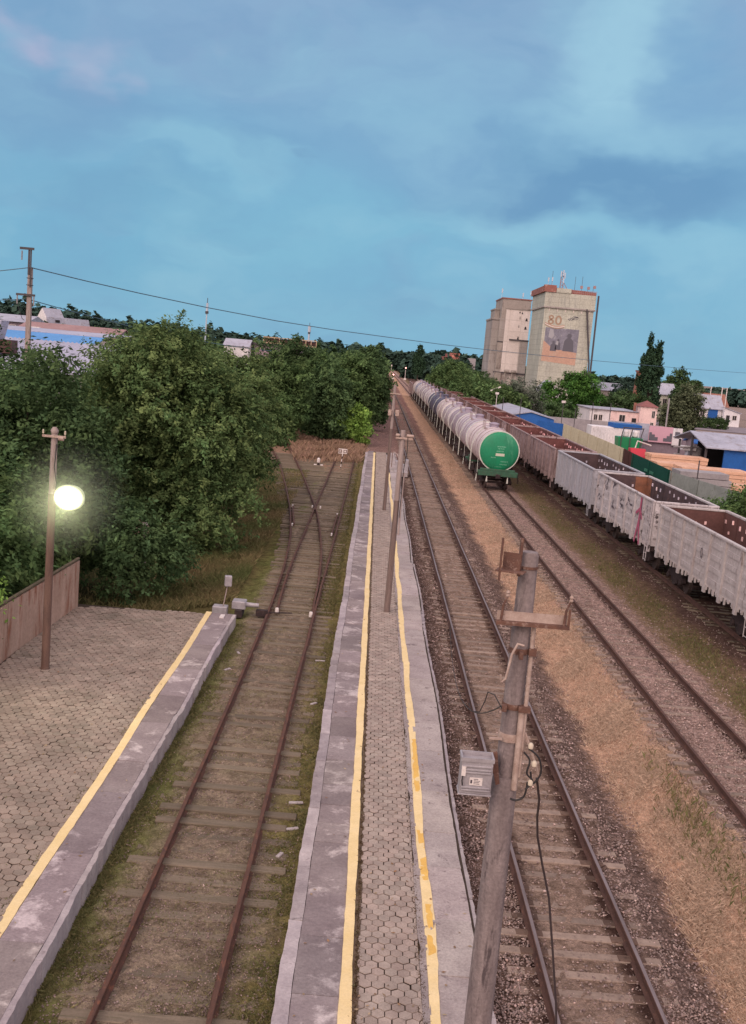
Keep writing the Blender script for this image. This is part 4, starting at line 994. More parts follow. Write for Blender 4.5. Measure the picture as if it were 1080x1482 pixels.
WOODPOLE = M('pole_wood', C(130, 112, 106), C(106, 90, 86), C(82, 68, 64), scale=4, stretch=(3, 3, .25), rough=0.85, bump=0.4)
PALEPOLE = M('pole_pale', C(168, 152, 148), C(144, 128, 124), C(118, 102, 98), scale=4, stretch=(3, 3, .25), rough=0.8, bump=0.3)
p1 = thing('utility_pole', 'thin wooden pole with a short crossarm standing mid-platform, nearer of two', 'utility pole', (1.04, 35.9, .2))
mb = MB(); mb.lathe([(.112, .15), (.104, 2.5), (.096, 4.2)], (1.04, 35.9, 0), n=16); mb.build('pole_shaft', WOODPOLE, p1, smooth=50)
mb = MB(); mb.lathe([(.10, 4.2), (.09, 6.3), (.08, 6.66)], (1.04, 35.9, 0), n=16); mb.build('upper_shaft', PALEPOLE, p1, smooth=50)
for a, b in ((.80, .93), (1.18, 1.42)):
    mb = MB(); mb.tube([(a, 35.8, 6.48), (b, 35.8, 6.48)], [.06, .055], 10); mb.build('insulator', PALE_METAL, p1, smooth=50)
mb = MB(); mb.box(.8, 1.4, 35.77, 35.83, 6.36, 6.42); mb.build('crossarm', PALE_METAL, p1)
mb = MB(); mb.tube([(1.22, 35.78, 6.45), (1.24, 35.75, 5.9), (1.17, 35.76, 5.3), (1.17, 35.77, 3.6)], .014, 6); mb.build('cable', BLACK, p1)
mb = MB(); mb.tube([(1.2, 35.8, 5.2), (1.19, 35.8, 3.9), (1.19, 35.8, 3.0)], .035, 8); mb.build('conduit', PALEPOLE, p1, smooth=50)
p2 = thing('utility_pole', 'farther thin wooden pole on the island platform, boxes halfway up it', 'utility pole', (1.05, 60.3, .2))
mb = MB(); mb.lathe([(.10, .15), (.09, 4.0), (.085, 5.0)], (1.05, 60.3, 0), n=14); mb.build('pole_shaft', WOODPOLE, p2, smooth=50)
mb = MB(); mb.lathe([(.085, 5.0), (.072, 7.55)], (1.05, 60.3, 0), n=14); mb.build('upper_shaft', PALEPOLE, p2, smooth=50)
for a, b in ((.78, .98), (1.2, 1.42)):
    mb = MB(); mb.box(a, b, 60.1, 60.3, 5.75, 6.1); mb.build('junction_box', PALE_METAL, p2, bevel=.02)
mb = MB(); mb.box(.8, 1.4, 60.16, 60.22, 7.0, 7.06); mb.build('crossarm', PALE_METAL, p2)

# lit lamp on the left platform
lpole = thing('lamp_post', 'brown lamp post on the left platform with a blazing white lamp', 'lamp post', (-8.12, 26.5, .2))
mb = MB(); mb.lathe([(.125, .15), (.12, .24), (.108, .25), (.098, 4.9)], (-8.12, 26.5, 0), n=18); mb.build('post_shaft', M('post_brown', C(112, 88, 78), C(86, 68, 62), scale=4, stretch=(2, 2, .3), rough=.7, bump=.2), lpole, smooth=40)
mb = MB(); mb.lathe([(.09, 4.9), (.078, 6.45), (.09, 6.46), (.1, 6.54), (.05, 6.62)], (-8.12, 26.5, 0), n=18); mb.build('upper_shaft', PALEPOLE, lpole, smooth=50)
mb = MB(); mb.box(-8.4, -7.8, 26.38, 26.42, 6.36, 6.42); mb.build('crossarm', PALE_METAL, lpole)
for xx in (-8.38, -7.82):
    mb = MB(); insulator(mb, xx, 26.4, 6.40, .55); mb.build('insulator', CREAM, lpole, smooth=50)
mb = MB(); mb.tube([(-7.98, 26.4, 6.35), (-7.85, 26.4, 6.35)], .06, 9); mb.build('connector', PALE_METAL, lpole, smooth=50)
mb = MB(); mb.tube([(-8.03, 26.42, 6.2), (-8.06, 26.4, 5.6), (-8.0, 26.42, 5.2), (-8.02, 26.42, 4.9)], .012, 6); mb.build('cable', BLACK, lpole)
mb = MB(); mb.tube([(-8.08, 26.45, 5.0), (-7.85, 26.35, 5.0), (-7.62, 26.4, 4.95)], .025, 8); mb.build('lamp_arm', PALE_METAL, lpole)
mb = MB(); mb.box(-7.86, -7.36, 26.32, 26.44, 4.66, 5.06); mb.build('lamp_housing', GALV, lpole, bevel=.03)
mb = MB(); nseg = 28
for k_, (sc_, yy_) in enumerate(((1.0, 26.32), (1.0, 26.25), (.93, 26.2), (.75, 26.165), (.4, 26.15))):
    for j in range(nseg):
        t = 2 * PI * j / nseg; ct, st = math.cos(t), math.sin(t); e = 2 / 2.3
        mb.v.append((-7.61 + .39 * sc_ * math.copysign(abs(ct) ** e, ct), yy_, 4.87 + .325 * sc_ * math.copysign(abs(st) ** e, st))); mb.c.append((1, 1, 1))
mb.f = [(i * nseg + j, i * nseg + (j + 1) % nseg, (i + 1) * nseg + (j + 1) % nseg, (i + 1) * nseg + j) for i in range(4) for j in range(nseg)] + [tuple(range(4 * nseg, 5 * nseg)), tuple(range(nseg))[::-1]]
LAMPG, nt, p = newmat('lamp_glow')
tc = nod(nt, 'ShaderNodeTexCoord'); mp_ = nod(nt, 'ShaderNodeMapping'); nt.links.new(tc.outputs['Object'], mp_.inputs['Vector'])
mp_.inputs['Location'].default_value = (-.51 / .39, 0, -4.67 / .325); mp_.inputs['Scale'].default_value = (1 / .39, 0, 1 / .325)
ln = nod(nt, 'ShaderNodeVectorMath', operation='LENGTH'); nt.links.new(mp_.outputs[0], ln.inputs[0])
e_ = ramp(nt, ln.outputs['Value'], [(.0, (9, 9, 7.4, 1)), (.7, (7, 7, 5.6, 1)), (.86, (1.6, 1.6, 1.15, 1)), (1.0, (.42, .45, .26, 1))])  # glare put into the lamp: oversized glass, emission fading toward its rim
nt.links.new(e_, p.inputs['Emission Color']); p.inputs['Emission Strength'].default_value = 1.0; p.inputs['Base Color'].default_value = (.1, .1, .08, 1)
mb.build('lamp_glass', LAMPG, lpole, smooth=60)
ll = bpy.data.lights.new('platform_lamp', 'SPOT'); ll.spot_size = R(165); ll.spot_blend = .6; lo = bpy.data.objects.new('platform_lamp', ll); col.objects.link(lo)
ll.energy = 520; ll.color = (1.0, .98, 0.66); ll.shadow_soft_size = .2; lo.location = (-7.6, 26.08, 4.87); lo.rotation_euler = (R(82), 0, R(180))
# added scattering volume, densest at the lamp, that imitates its glare halo
mm = bpy.data.materials.new('lamp_halo_volume'); mm.use_nodes = True; nt = mm.node_tree; nt.nodes.remove(nt.nodes['Principled BSDF'])
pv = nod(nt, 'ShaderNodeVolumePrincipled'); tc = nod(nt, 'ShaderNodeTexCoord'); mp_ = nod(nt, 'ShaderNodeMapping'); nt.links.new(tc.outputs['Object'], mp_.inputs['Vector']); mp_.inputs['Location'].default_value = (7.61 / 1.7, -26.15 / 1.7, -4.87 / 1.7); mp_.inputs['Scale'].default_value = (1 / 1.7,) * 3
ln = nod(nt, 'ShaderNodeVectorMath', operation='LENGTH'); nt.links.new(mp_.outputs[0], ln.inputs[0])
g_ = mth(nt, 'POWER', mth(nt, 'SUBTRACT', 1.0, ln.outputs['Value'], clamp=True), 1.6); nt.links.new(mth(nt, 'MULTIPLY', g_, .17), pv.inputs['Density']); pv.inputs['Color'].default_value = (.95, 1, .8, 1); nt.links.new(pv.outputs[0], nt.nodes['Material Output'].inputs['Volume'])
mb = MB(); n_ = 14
mb.lathe([(1.7 * math.sin(PI * i / n_) + .002, -1.7 * math.cos(PI * i / n_)) for i in range(n_ + 1)], (-7.61, 26.15, 4.87), n=24); tag(mb.build('lamp_halo_volume', mm), kind='stuff')

# platform wall
WALLC = M('stained_wall', C(176, 150, 136), C(150, 124, 110), C(132, 84, 64), scale=1.1, stretch=(1, 1, .3), rough=.95, bump=.5, stain_at=.5, stain_w=.16, stain_scale=1.6, stain_stretch=(1.5, 1.5, .3), fine=.2)
wl_ = thing('boundary_wall', 'rust-streaked concrete boundary wall along the left edge of the paved platform', 'wall', (-9.4, 20, 0))
px = lambda y: np.interp(y, [8, 26.6, 33.2], [-9.42, -9.38, -9.15]); y = 33.1; rg = np.random.RandomState(4)
while y > 9:
    y1 = y - 3.0
    mb = MB(); xa_, xb_ = px(y1 + .03), px(y); mb.add([(xa_, y1 + .03, -.2), (xb_, y, -.2), (xb_ - .1, y, -.2), (xa_ - .1, y1 + .03, -.2), (xa_, y1 + .03, 1.72), (xb_, y, 1.72), (xb_ - .1, y, 1.72), (xa_ - .1, y1 + .03, 1.72)],
        [(0, 1, 2, 3), (4, 7, 6, 5), (0, 4, 5, 1), (1, 5, 6, 2), (2, 6, 7, 3), (3, 7, 4, 0)]); mb.build('wall_panel', WALLC, wl_)
    y = y1
mb = MB(); mb.tube([(px(t) - .05, t, 1.78) for t in (9, 15, 20, 26.6, 30, 33.1)], .05, 8); mb.build('cap_rail', M('mossy_rail', C(110, 96, 80), C(80, 76, 58), scale=5, rough=.9), wl_, smooth=50)

# switch machine, indicator post
sm = thing('switch_machine', 'grey electric point machine beside the end of the left platform', 'point machine', (-4.1, 35.0, -.2))
mb = MB(); mb.box(-4.33, -3.86, 34.75, 35.25, .1, .38); mb.build('housing', GALV, sm, bevel=.025)
mb = MB(); mb.tube([(-3.86, 35.0, .24), (-3.42, 35.0, .24)], [.09, .075], 10); mb.build('motor', GALV, sm, smooth=50)
mb = MB(); mb.box(-4.2, -3.95, 34.6, 35.4, -.15, .1); mb.box(-3.5, -3.1, 34.9, 35.1, -.12, .1); mb.tube([(-3.4, 35.0, .0), (-2.3, 35.6, -.08)], .025, 6); mb.build('drive_rod', UNDER, sm)
ip = thing('indicator_post', 'small grey box on a thin leaning post beside the point machine', 'trackside post', (-4.62, 34.7, -.1))
mb = MB(); mb.box(-4.95, -4.45, 34.45, 34.85, -.3, .22); mb.build('base_box', GALV, ip, bevel=.02)
mb = MB(); mb.tube([(-4.6, 34.6, .2), (-4.5, 34.65, .95)], .02, 8); mb.build('post', PALEPOLE, ip)
mb = MB(); mb.box(-4.61, -4.37, 34.55, 34.78, .92, 1.28, rz=R(12)); mb.build('signal_box', GALV, ip, bevel=.02)

ds = thing('dwarf_signal', 'small white-topped dwarf signal standing in the dry weeds by the turnout', 'signal', (-4.25, 85, -.3))
mb = MB(); mb.box(-4.33, -4.17, 84.92, 85.08, -.3, .0); mb.build('signal_base', UNDER, ds)
mb = MB(); mb.lathe([(.1, .0), (.13, .08), (.13, .3), (.09, .38), (.03, .4)], (-4.25, 85, 0), n=12); mb.build('signal_head', WHITE, ds, smooth=50)
for xx in (-4.5, -3.98):
    mb = MB(); mb.box(xx - .12, xx + .12, 84.85, 85.05, -.3, -.14); mb.build('concrete_block', WHITE, ds, bevel=.02)
sg = thing('kilometre_sign', 'white board with two dark square marks on a black and white striped stake', 'sign', (-2.37, 84, -.3))
mb = MB(); mb.box(-2.66, -1.94, 83.99, 84.02, 1.0, 1.4); mb.build('board', WHITE, sg, bevel=.004)
mb = MB()
for cx_ in (-2.5, -2.11):
    for (a, b, c_, d_) in ((-.13, -.07, -.13, .13), (.07, .13, -.13, .13), (-.07, .07, .08, .13), (-.07, .07, -.13, -.08)): mb.box(cx_ + a, cx_ + b, 83.982, 83.9885, 1.2 + c_, 1.2 + d_)
mb.build('dark_mark', RUSTY, sg)
mb = MB(); mb.box(-2.53, -2.47, 83.982, 83.9885, 1.17, 1.23); mb.build('dark_mark', RUSTY, sg)
for k_ in range(6):
    mb = MB(); z0 = -.3 + k_ * .217; x0 = -2.38 + k_ * .013; mb.tube([(x0, 84, z0), (x0 + .013, 84, z0 + .217)], .035, 8); mb.build('stake', WHITE if k_ % 2 else UNDER, sg)

rl = thing('relay_cabinet', 'pale relay boxes and bent pipe on a slab at the island platform far end', 'relay cabinet', (2.5, 83, .2))
mb = MB(); mb.box(1.95, 3.0, 80.9, 82.6, -.1, .24); mb.build('slab', CONC_PALE, rl)
for a, b, h in ((2.0, 2.28, .75), (2.45, 2.95, .5), (2.75, 3.05, .9)):
    mb = MB(); mb.box(a, b, 82.7 - h * .5, 83.0, .0, .2 + h); mb.build('cabinet', GALV, rl, bevel=.02)
mb = MB(); mb.tube([(1.75, 84.5, .2), (1.75, 84.5, 1.35), (1.85, 84.5, 1.45), (2.15, 84.3, 1.3), (2.35, 84, .9), (2.4, 84, .2)], .05, 8); mb.build('bent_pipe', PALEPOLE, rl, smooth=60)

# signals far along the line
def signal(name, label, x, y, h, lampc, st):
    t = thing(name, label, 'signal', (x, y, -.2))
    mb = MB(); mb.lathe([(.11, -.2), (.09, h - .9)], (x, y, 0), n=8); mb.build('mast', WHITE, t)
    mb = MB(); mb.box(x - .35, x + .35, y - .1, y + .2, h - 1.1, h); mb.build('signal_head', UNDER if st else WHITE, t)
    mb = MB(); mb.lathe([(.26, 0), (.26, -.06), (.05, -.1)], (x, y - .1, h - .4), 'y', 12); mb.build('lens', plain('lens', lampc, .4, emit=lampc, strength=st), t)
    mb = MB(); mb.box(x - .5, x + .5, y - .4, y + .4, -.3, .5); mb.build('footing', WHITE, t)
signal('signal_mast', 'tall signal mast glowing red beside the far end of the tank train', 11.5, 441, 5.2, (1.0, .35, .3, 1), 6)
signal('signal_mast', 'low signal showing a bright pink-red light between the distant tracks', 6.4, 436, 2.0, (1.0, .45, .4, 1), 9)
mb = MB(); mb.box(7.6, 8.2, 640, 640.2, 3, 4); mb.tube([(7.9, 640.1, -.2), (7.9, 640.1, 3)], .12, 6); tag(mb.build('distance_board', WHITE), 'tiny white board on a stake far down the line', 'sign')
mb = MB(); mb.box(1.45, 1.95, 440, 440.2, .2, 1.3); mb.box(1.62, 1.78, 440.02, 440.18, -.3, .2); tag(mb.build('trackside_marker', WHITE), 'small white marker left of the main track near the tree tunnel', 'marker')

# ------------------------------------------------------------------ buildings and yard, right of the tracks
SILO = M('silo_concrete', C(192, 191, 178), C(174, 173, 163), C(148, 148, 144), scale=.16, stretch=(1, 1, .5), rough=.95, bump=.3, bscale=3, stain_at=.52, stain_w=.2, stain_scale=.4, stain_stretch=(1.4, 1.4, .25), fine=.3)
SILO_G = M('silo_grey', C(172, 164, 160), C(154, 145, 142), C(134, 125, 122), scale=.16, stretch=(1, 1, .4), rough=.95, bump=.3, bscale=3, fine=.2)
SILO_W = M('silo_whitewash', C(228, 216, 212), C(214, 200, 194), C(180, 164, 158), scale=.2, stretch=(1, 1, .35), rough=.95, bump=.2, bscale=3, stain_at=.6, fine=.15)
SILO_B = M('silo_brown', C(166, 156, 150), C(148, 138, 132), C(126, 116, 112), scale=.3, stretch=(1, 1, .4), rough=.95, bump=.2, bscale=3)
ROOFRUST = M('roof_rust', C(156, 104, 94), C(136, 90, 84), C(178, 144, 134), scale=.4, rough=.9, bump=.1)
DARKG = plain('dark_grey_steel', C(84, 78, 82), .8); PINKISH = plain('pinkish_steel', C(170, 136, 138), .7); MURALG = M('mural_grey', C(136, 134, 146), C(116, 114, 126), C(166, 164, 168), scale=.5, rough=.9, bump=0, stain_at=.56, stain_w=.15, fine=.3)
MURALD = plain('mural_dark', C(104, 102, 112), .9); MURALL = plain('mural_light', C(172, 170, 176), .9); MURALO = M('mural_orange', C(190, 154, 136), C(180, 146, 130), C(186, 166, 150), scale=.3, rough=.9, bump=0)
MURALB = plain('mural_brown', C(170, 142, 122), .9); SKYB = plain('antenna_white', C(196, 206, 222), .5)

def panel_joints(m, w_, h_):
    """cast concrete panel joints: thin darker lines"""
    nt = m.node_tree; p = nt.nodes['Principled BSDF']; src = p.inputs['Base Color'].links[0].from_socket
    tc = nod(nt, 'ShaderNodeTexCoord'); sp_ = nod(nt, 'ShaderNodeSeparateXYZ'); nt.links.new(tc.outputs['Object'], sp_.inputs[0])
    cb = nod(nt, 'ShaderNodeCombineXYZ'); nt.links.new(mth(nt, 'ADD', sp_.outputs[0], sp_.outputs[1]), cb.inputs[0]); nt.links.new(sp_.outputs[2], cb.inputs[1])
    br_ = nod(nt, 'ShaderNodeTexBrick'); nt.links.new(cb.outputs[0], br_.inputs['Vector']); br_.offset = 0; br_.inputs['Scale'].default_value = 1
    br_.inputs['Brick Width'].default_value = w_; br_.inputs['Row Height'].default_value = h_; br_.inputs['Mortar Size'].default_value = .07; br_.inputs['Mortar Smooth'].default_value = .5
    br_.inputs['Color1'].default_value = (1, 1, 1, 1); br_.inputs['Color2'].default_value = (.92, .92, .91, 1); br_.inputs['Mortar'].default_value = (.72, .71, .69, 1)
    nt.links.new(mixc(nt, 1.0, src, br_.outputs['Color'], 'MULTIPLY'), p.inputs['Base Color'])
panel_joints(SILO, 3.0, 1.5); panel_joints(SILO_G, 3.2, 2.6); panel_joints(SILO_W, 3.7, 3.4)
X0, X1, YF, YB = 45.55, 59.55, 300.0, 324.0
st = thing('silo_tower', 'tall beige grain silo tower with a faded grey and orange mural and rooftop antennas', 'silo', (52, 312, -.3))
mb = MB(); mb.box(X0, X1, YF, YB, -.5, 27.0); mb.build('wall', SILO, st)
mb = MB(); mb.box(X0 - .25, X1 + .2, YF - .3, YB + .2, 27.0, 30.9); mb.build('upper_storey', SILO, st)
mb = MB(); mb.box(X0 - .4, X1 + .4, YF - .5, YB + .4, 26.6, 27.0); mb.build('ledge', SILO_G, st)
for k_ in range(6):
    mb = MB(); xx = X0 + 1.4 + k_ * 2.3; mb.box(xx - .12, xx + .12, YF - .12, YF - .002, 25.7, 26.55); mb.build('bracket', SILO_W, st)
mb = MB(); mb.prism([(X0 - .8, 30.9), (X1 + .5, 30.9), (X1 + .5, 31.9), (X0 - .8, 32.6)], YF + 1.5, YB + .5, 'y'); mb.build('roof', ROOFRUST, st)
mb = MB(); mb.box(X0 - .7, X0 + 2.7, YF - .6, YF + 1.4, 30.95, 32.9); mb.build('parapet', ROOFRUST, st)
mb = MB(); mb.box(X0 + 2.8, X0 + 7.0, YF - .5, YF + 1.2, 30.95, 32.2); mb.build('parapet', SILO, st)
mb = MB()
for k_ in range(12):
    xx = X0 + 7.4 + k_ * .6; mb.box(xx, xx + .08, YF - .2, YF - .1, 30.9, 32.0)
mb.box(X0 + 7.2, X1 + .3, YF - .22, YF - .12, 31.95, 32.05); mb.box(X0 + 7.2, X1 + .3, YF - .22, YF - .12, 31.4, 31.48); mb.build('railing', PINKISH, st)
# lattice mast with cell antennas
mb = MB(); mx, my = X0 + 4.9, YF + 5
for s in (-1, 1):
    for q in (-1, 1): mb.tube([(mx + s * .45, my + q * .45, 32), (mx + s * .3, my + q * .3, 37.2)], .07, 5)
for k_ in range(6):
    z = 32.2 + k_ * .85; w_ = .45 - k_ * .025; mb.tube([(mx - w_, my - w_, z), (mx + w_, my - w_, z + .8)], .05, 4); mb.tube([(mx + w_, my - w_, z), (mx - w_, my - w_, z + .8)], .05, 4)
mb.tube([(mx + .4, my, 34.5), (mx + 2.0, my, 32)], .1, 5); mb.build('antenna_mast', PINKISH, st)
for dx, z in ((-.5, 36.6), (.15, 36.9), (.6, 36.2), (.3, 34.8)):
    mb = MB(); mb.box(mx + dx - .16, mx + dx + .16, my - .7, my - .5, z - .8, z + .8); mb.build('cell_antenna', SKYB, st)
for xx, h in ((X0 + .4, 34.6), (X0 + 1.5, 34.8)):
    mb = MB(); mb.tube([(xx, YF + 1, 32.6), (xx, YF + 1, h)], .06, 5); mb.box(xx - .18, xx + .18, YF + .8, YF + 1, h - .7, h + .4); mb.build('cell_antenna', SKYB, st)
for xx, h in ((X0 + 8.2, 36.0), (X0 + 10.2, 36.2), (X0 + 1.6, 37.0), (X1 - .5, 33.6), (X1 - 2, 33.2)):
    mb = MB(); mb.tube([(xx, YF + 2, 31), (xx, YF + 2, h)], .05, 4); mb.build('whip_antenna', DARKG, st)
for dx, z in ((X1 - .5, 33.3), (X1 - 2.2, 32.9), (X1 - 4.2, 33.0)):
    mb = MB(); mb.box(dx - .35, dx + .35, YF - .1, YF + .3, z - .4, z + .4); mb.build('cell_antenna', PINKISH, st)
mb = MB(); mb.tube([(X1 + 1.0, YF - .5, 0), (X1 + .9, YF - .5, 12), (X1 + .8, YF - .5, 31)], .27, 6); mb.build('grain_pipe', DARKG, st)
mb = MB(); mb.tube([(X1 + .8, YF - .6, 0), (X1 + .2, YF - .6, 12), (X1 - 2.1, YF - .4, 27)], .25, 6); mb.build('grain_pipe', DARKG, st)
# faded mural: plain grey and orange fields, generic figures, the number 80
def flat(name, quads, mat, y, t=.03, parent=st):
    mb = MB()
    for q in quads: mb.prism(q, y - t, y, 'y')
    return mb.build(name, mat, parent)
def rect(x0, x1, z0, z1): return [(x0, z0), (x1, z0), (x1, z1), (x0, z1)]
flat('mural_panel', [rect(X0 + .9, X0 + 10.5, 14.0, 21.1)], MURALG, YF, .02)
flat('mural_band', [[(X0 + .6, 11.6), (X0 + 10.4, 11.0), (X0 + 10.4, 14.6), (X0 + 6.0, 15.0), (X0 + 2.8, 15.8), (X0 + .7, 17.4)]], MURALO, YF - .02, .02)
def figure(xc, z0, h, w_):
    n = 10; head = [(xc + w_ * .26 * math.cos(2 * PI * i / n), z0 + h * .84 + h * .13 * math.sin(2 * PI * i / n)) for i in range(n)]
    return [[(xc - w_ * .6, z0), (xc + w_ * .6, z0), (xc + w_ * .5, z0 + h * .55), (xc + w_ * .2, z0 + h * .72), (xc - w_ * .2, z0 + h * .72), (xc - w_ * .5, z0 + h * .55)], head]
flat('mural_figure', figure(X0 + 7.9, 14.8, 5.2, 2.6), MURALD, YF - .04, .02)
flat('mural_figure', figure(X0 + 3.6, 14.6, 3.0, 1.5) + figure(X0 + 4.9, 15.0, 3.2, 1.3), MURALD, YF - .04, .02)
flat('mural_cloud', [[(X0 + 1.9, 18.4), (X0 + 3.0, 18.0), (X0 + 3.6, 19.0), (X0 + 3.1, 20.6), (X0 + 2.2, 20.8)], [(X0 + 4.2, 16.6), (X0 + 4.9, 16.3), (X0 + 5.0, 17.4), (X0 + 4.4, 17.6)]], MURALL, YF - .06, .02)
def ring2(xc, zc, rx, rz, w_, n=14):
    return [[(xc + rx * math.cos(a), zc + rz * math.sin(a)), (xc + rx * math.cos(b), zc + rz * math.sin(b)), (xc + (rx - w_) * math.cos(b), zc + (rz - w_) * math.sin(b)), (xc + (rx - w_) * math.cos(a), zc + (rz - w_) * math.sin(a))]
            for a, b in [(2 * PI * i / n, 2 * PI * (i + 1) / n) for i in range(n)]]
flat('painted_number', ring2(X0 + 2.2, 24.0, .75, .65, .42) + ring2(X0 + 2.2, 22.75, .85, .78, .45), MURALB, YF, .03)
flat('painted_number', ring2(X0 + 4.3, 23.3, .95, 1.35, .48), MURALB, YF, .03)
def swoosh(z, c):
    out = []
    for i in range(10):
        a, b = i / 10, (i + 1) / 10; f_ = lambda t: z - 1.1 * t * (1.15 - t) * 2.4
        out.append([(X0 + .6 + 5.6 * a, f_(a)), (X0 + .6 + 5.6 * b, f_(b)), (X0 + .6 + 5.6 * b, f_(b) + .24), (X0 + .6 + 5.6 * a, f_(a) + .24)])
    return out
flat('painted_ribbon', swoosh(21.75, 0), MURALB, YF, .035); flat('painted_ribbon', swoosh(22.05, 0), SILO_W, YF, .035); flat('painted_ribbon', swoosh(22.35, 0), MURALO, YF, .035)
rg = np.random.RandomState(6); q = []
for i in range(9):
    xc = X0 + 7.0 + i * .3; zc = 23.4 + .12 * i + rg.uniform(-.3, .3); q.append([(xc, zc), (xc + .45, zc + .3), (xc + .4, zc + .5), (xc - .05, zc + .2)])
q += ring2(X0 + 9.0, 24.3, .9, .5, .14, 12)
flat('painted_emblem', q, MURALD, YF, .03)

sb = thing('silo_block', 'stepped brown and whitewashed silo block left of the mural tower', 'silo', (39, 338, -.3))
YS = 330.0
mb = MB(); mb.box(34.6, 37.2, YS + 3, YS + 22, -.5, 23.4); mb.box(34.4, 37.1, YS + 2.7, YS + 22.2, 23.4, 23.9); mb.build('wall', SILO_G, sb)
mb = MB(); mb.box(35.4, 36.9, YS + 6, YS + 18, 23.91, 26.6); mb.box(35.2, 36.9, YS + 5.8, YS + 18.2, 26.6, 27.0); mb.build('roof_house', SILO_B, sb)
mb = MB(); mb.box(37.0, 46.0, YS + 1.2, YS + 20, 24.0, 30.0); mb.build('upper_storey', SILO_B, sb)
mb = MB(); mb.box(36.8, 46.2, YS + 1.0, YS + 20.2, 30.0, 30.35); mb.build('roof', ROOFRUST, sb)
mb = MB(); mb.box(36.7, 38.4, YS + 1.1, YS + 19, -.5, 24.0); mb.build('wall', SILO_G, sb)
mb = MB(); mb.box(38.4, 45.9, YS, YS + 18, -.5, 26.9); mb.build('whitewashed_wall', SILO_W, sb)
mb = MB(); mb.box(38.2, 46.0, YS - .25, YS - .002, 26.9, 27.3); mb.build('ledge', SILO_B, sb)
mb = MB(); mb.box(43.5, 46.1, YS - .25, YS - .003, -.4, 17.3); mb.build('side_bay', SILO_G, sb)
mb = MB(); mb.box(40.0, 46.2, YS - .5, YS - .26, 17.3, 17.7); mb.build('ledge', DARKG, sb)
mb = MB(); mb.box(36.0, 46.2, YS - .6, YS - .27, 6.9, 7.3); mb.build('ledge', DARKG, sb)
mb = MB(); mb.box(36.5, 38.3, YS + .85, YS + 1.09, 16.4, 16.8); mb.build('ledge', DARKG, sb)
mb = MB(); mb.box(36.72, 38.3, YS + .9, YS + 1.09, 8.2, 16.4); mb.build('side_bay', SILO_B, sb)
for xx, z, w_, h in ((42.6, 26.1, .5, .5), (43.4, 25.9, .5, .5), (42.8, 24.4, .2, .9), (42.7, 21.8, .25, .8), (44.9, 24.0, .8, .9), (44.8, 21.4, .8, .9), (42.8, 18.2, .6, .9)):
    mb = MB(); mb.prism([(xx - w_ / 2, z - h / 2), (xx + w_ / 2, z - h / 2), (xx + w_ * .2, z + h / 2), (xx - w_ * .2, z + h / 2)], YS - .06, YS - .002, 'y'); mb.build('opening', DARKVOID, sb)
for xx in (39.4, 41.6):
    mb = MB(); mb.tube([(xx, YS - 1.2, 7.6), (xx + 1.6, YS - 1.2, 7.6)], .55, 10); mb.build('cyclone', SILO_B, sb, smooth=50)
    mb = MB(); mb.tube([(xx + .4, YS - 1.1, 7.2), (xx + .2, YS - 1.1, -.3)], .28, 8); mb.build('grain_pipe', SILO_B, sb, smooth=50)
mb = MB(); mb.tube([(44.5, YS - 1.4, 3.5), (43.0, YS - 1.6, 2.8), (42.0, YS - 1.6, .5), (41.9, YS - 1.6, -.3)], .3, 8); mb.build('grain_pipe', DARKG, sb, smooth=50)
mb = MB(); mb.box(36.3, 38.3, YS - 2.4, YS + .8, 4.3, 7.0); mb.build('loading_shed', SILO_B, sb)
mb = MB(); mb.box(33.8, 36.4, YS - 3.4, YS + 2.6, 2.0, 3.6); mb.build('loading_shed', DARKG, sb)
for xx in (33.9, 36.2):
    mb = MB(); mb.box(xx, xx + 1.1, YS - 3.3, YS - 2.5, -.4, 2.0); mb.build('pier', SILO_G, sb)
for xx, h in ((36.6, 33.0), (43.2, 32.2), (45.6, 33.0)):
    mb = MB(); mb.tube([(xx, YS + 1.5, 30.2), (xx, YS + 1.5, h)], .07, 5); mb.box(xx - .2, xx + .2, YS + 1.2, YS + 1.4, h - 1.3, h); mb.build('cell_antenna', SKYB, sb)

def gable(name, label, x0, x1, y0, y1, z0, ze, zr, wallm, roofm, ridge='x', cat='house', over=.35, windows=(), doors=(), group=None):
    """house: walls with gable ends, two roof slopes, windows and doors on the face toward -y (and x0 side)"""
    t = thing(name, label, cat, ((x0 + x1) / 2, (y0 + y1) / 2, z0), group)
    mb = MB()
    if ridge == 'x': mb.prism([(y0, z0), (y1, z0), (y1, ze), ((y0 + y1) / 2, zr), (y0, ze)], x0, x1, 'x')
    else: mb.prism([(x0, z0), (x1, z0), (x1, ze), ((x0 + x1) / 2, zr), (x0, ze)], y0, y1, 'y')
    mb.build('wall', wallm, t)
    mb = MB(); th_ = .14
    if ridge == 'x':
        c_ = (y0 + y1) / 2; sl = (zr - ze) / (c_ - y0); e = over
        mb.prism([(y0 - e, ze - e * sl + .02), (c_, zr + .02), (y1 + e, ze - e * sl + .02), (y1 + e, ze - e * sl + .02 + th_), (c_, zr + .02 + th_), (y0 - e, ze - e * sl + .02 + th_)], x0 - over, x1 + over, 'x')
    else:
        c_ = (x0 + x1) / 2; sl = (zr - ze) / (c_ - x0); e = over
        mb.prism([(x0 - e, ze - e * sl + .02), (c_, zr + .02), (x1 + e, ze - e * sl + .02), (x1 + e, ze - e * sl + .02 + th_), (c_, zr + .02 + th_), (x0 - e, ze - e * sl + .02 + th_)], y0 - over, y1 + over, 'y')
    mb.build('roof', roofm, t)
    add_openings(t, y0, windows, doors)
    return t
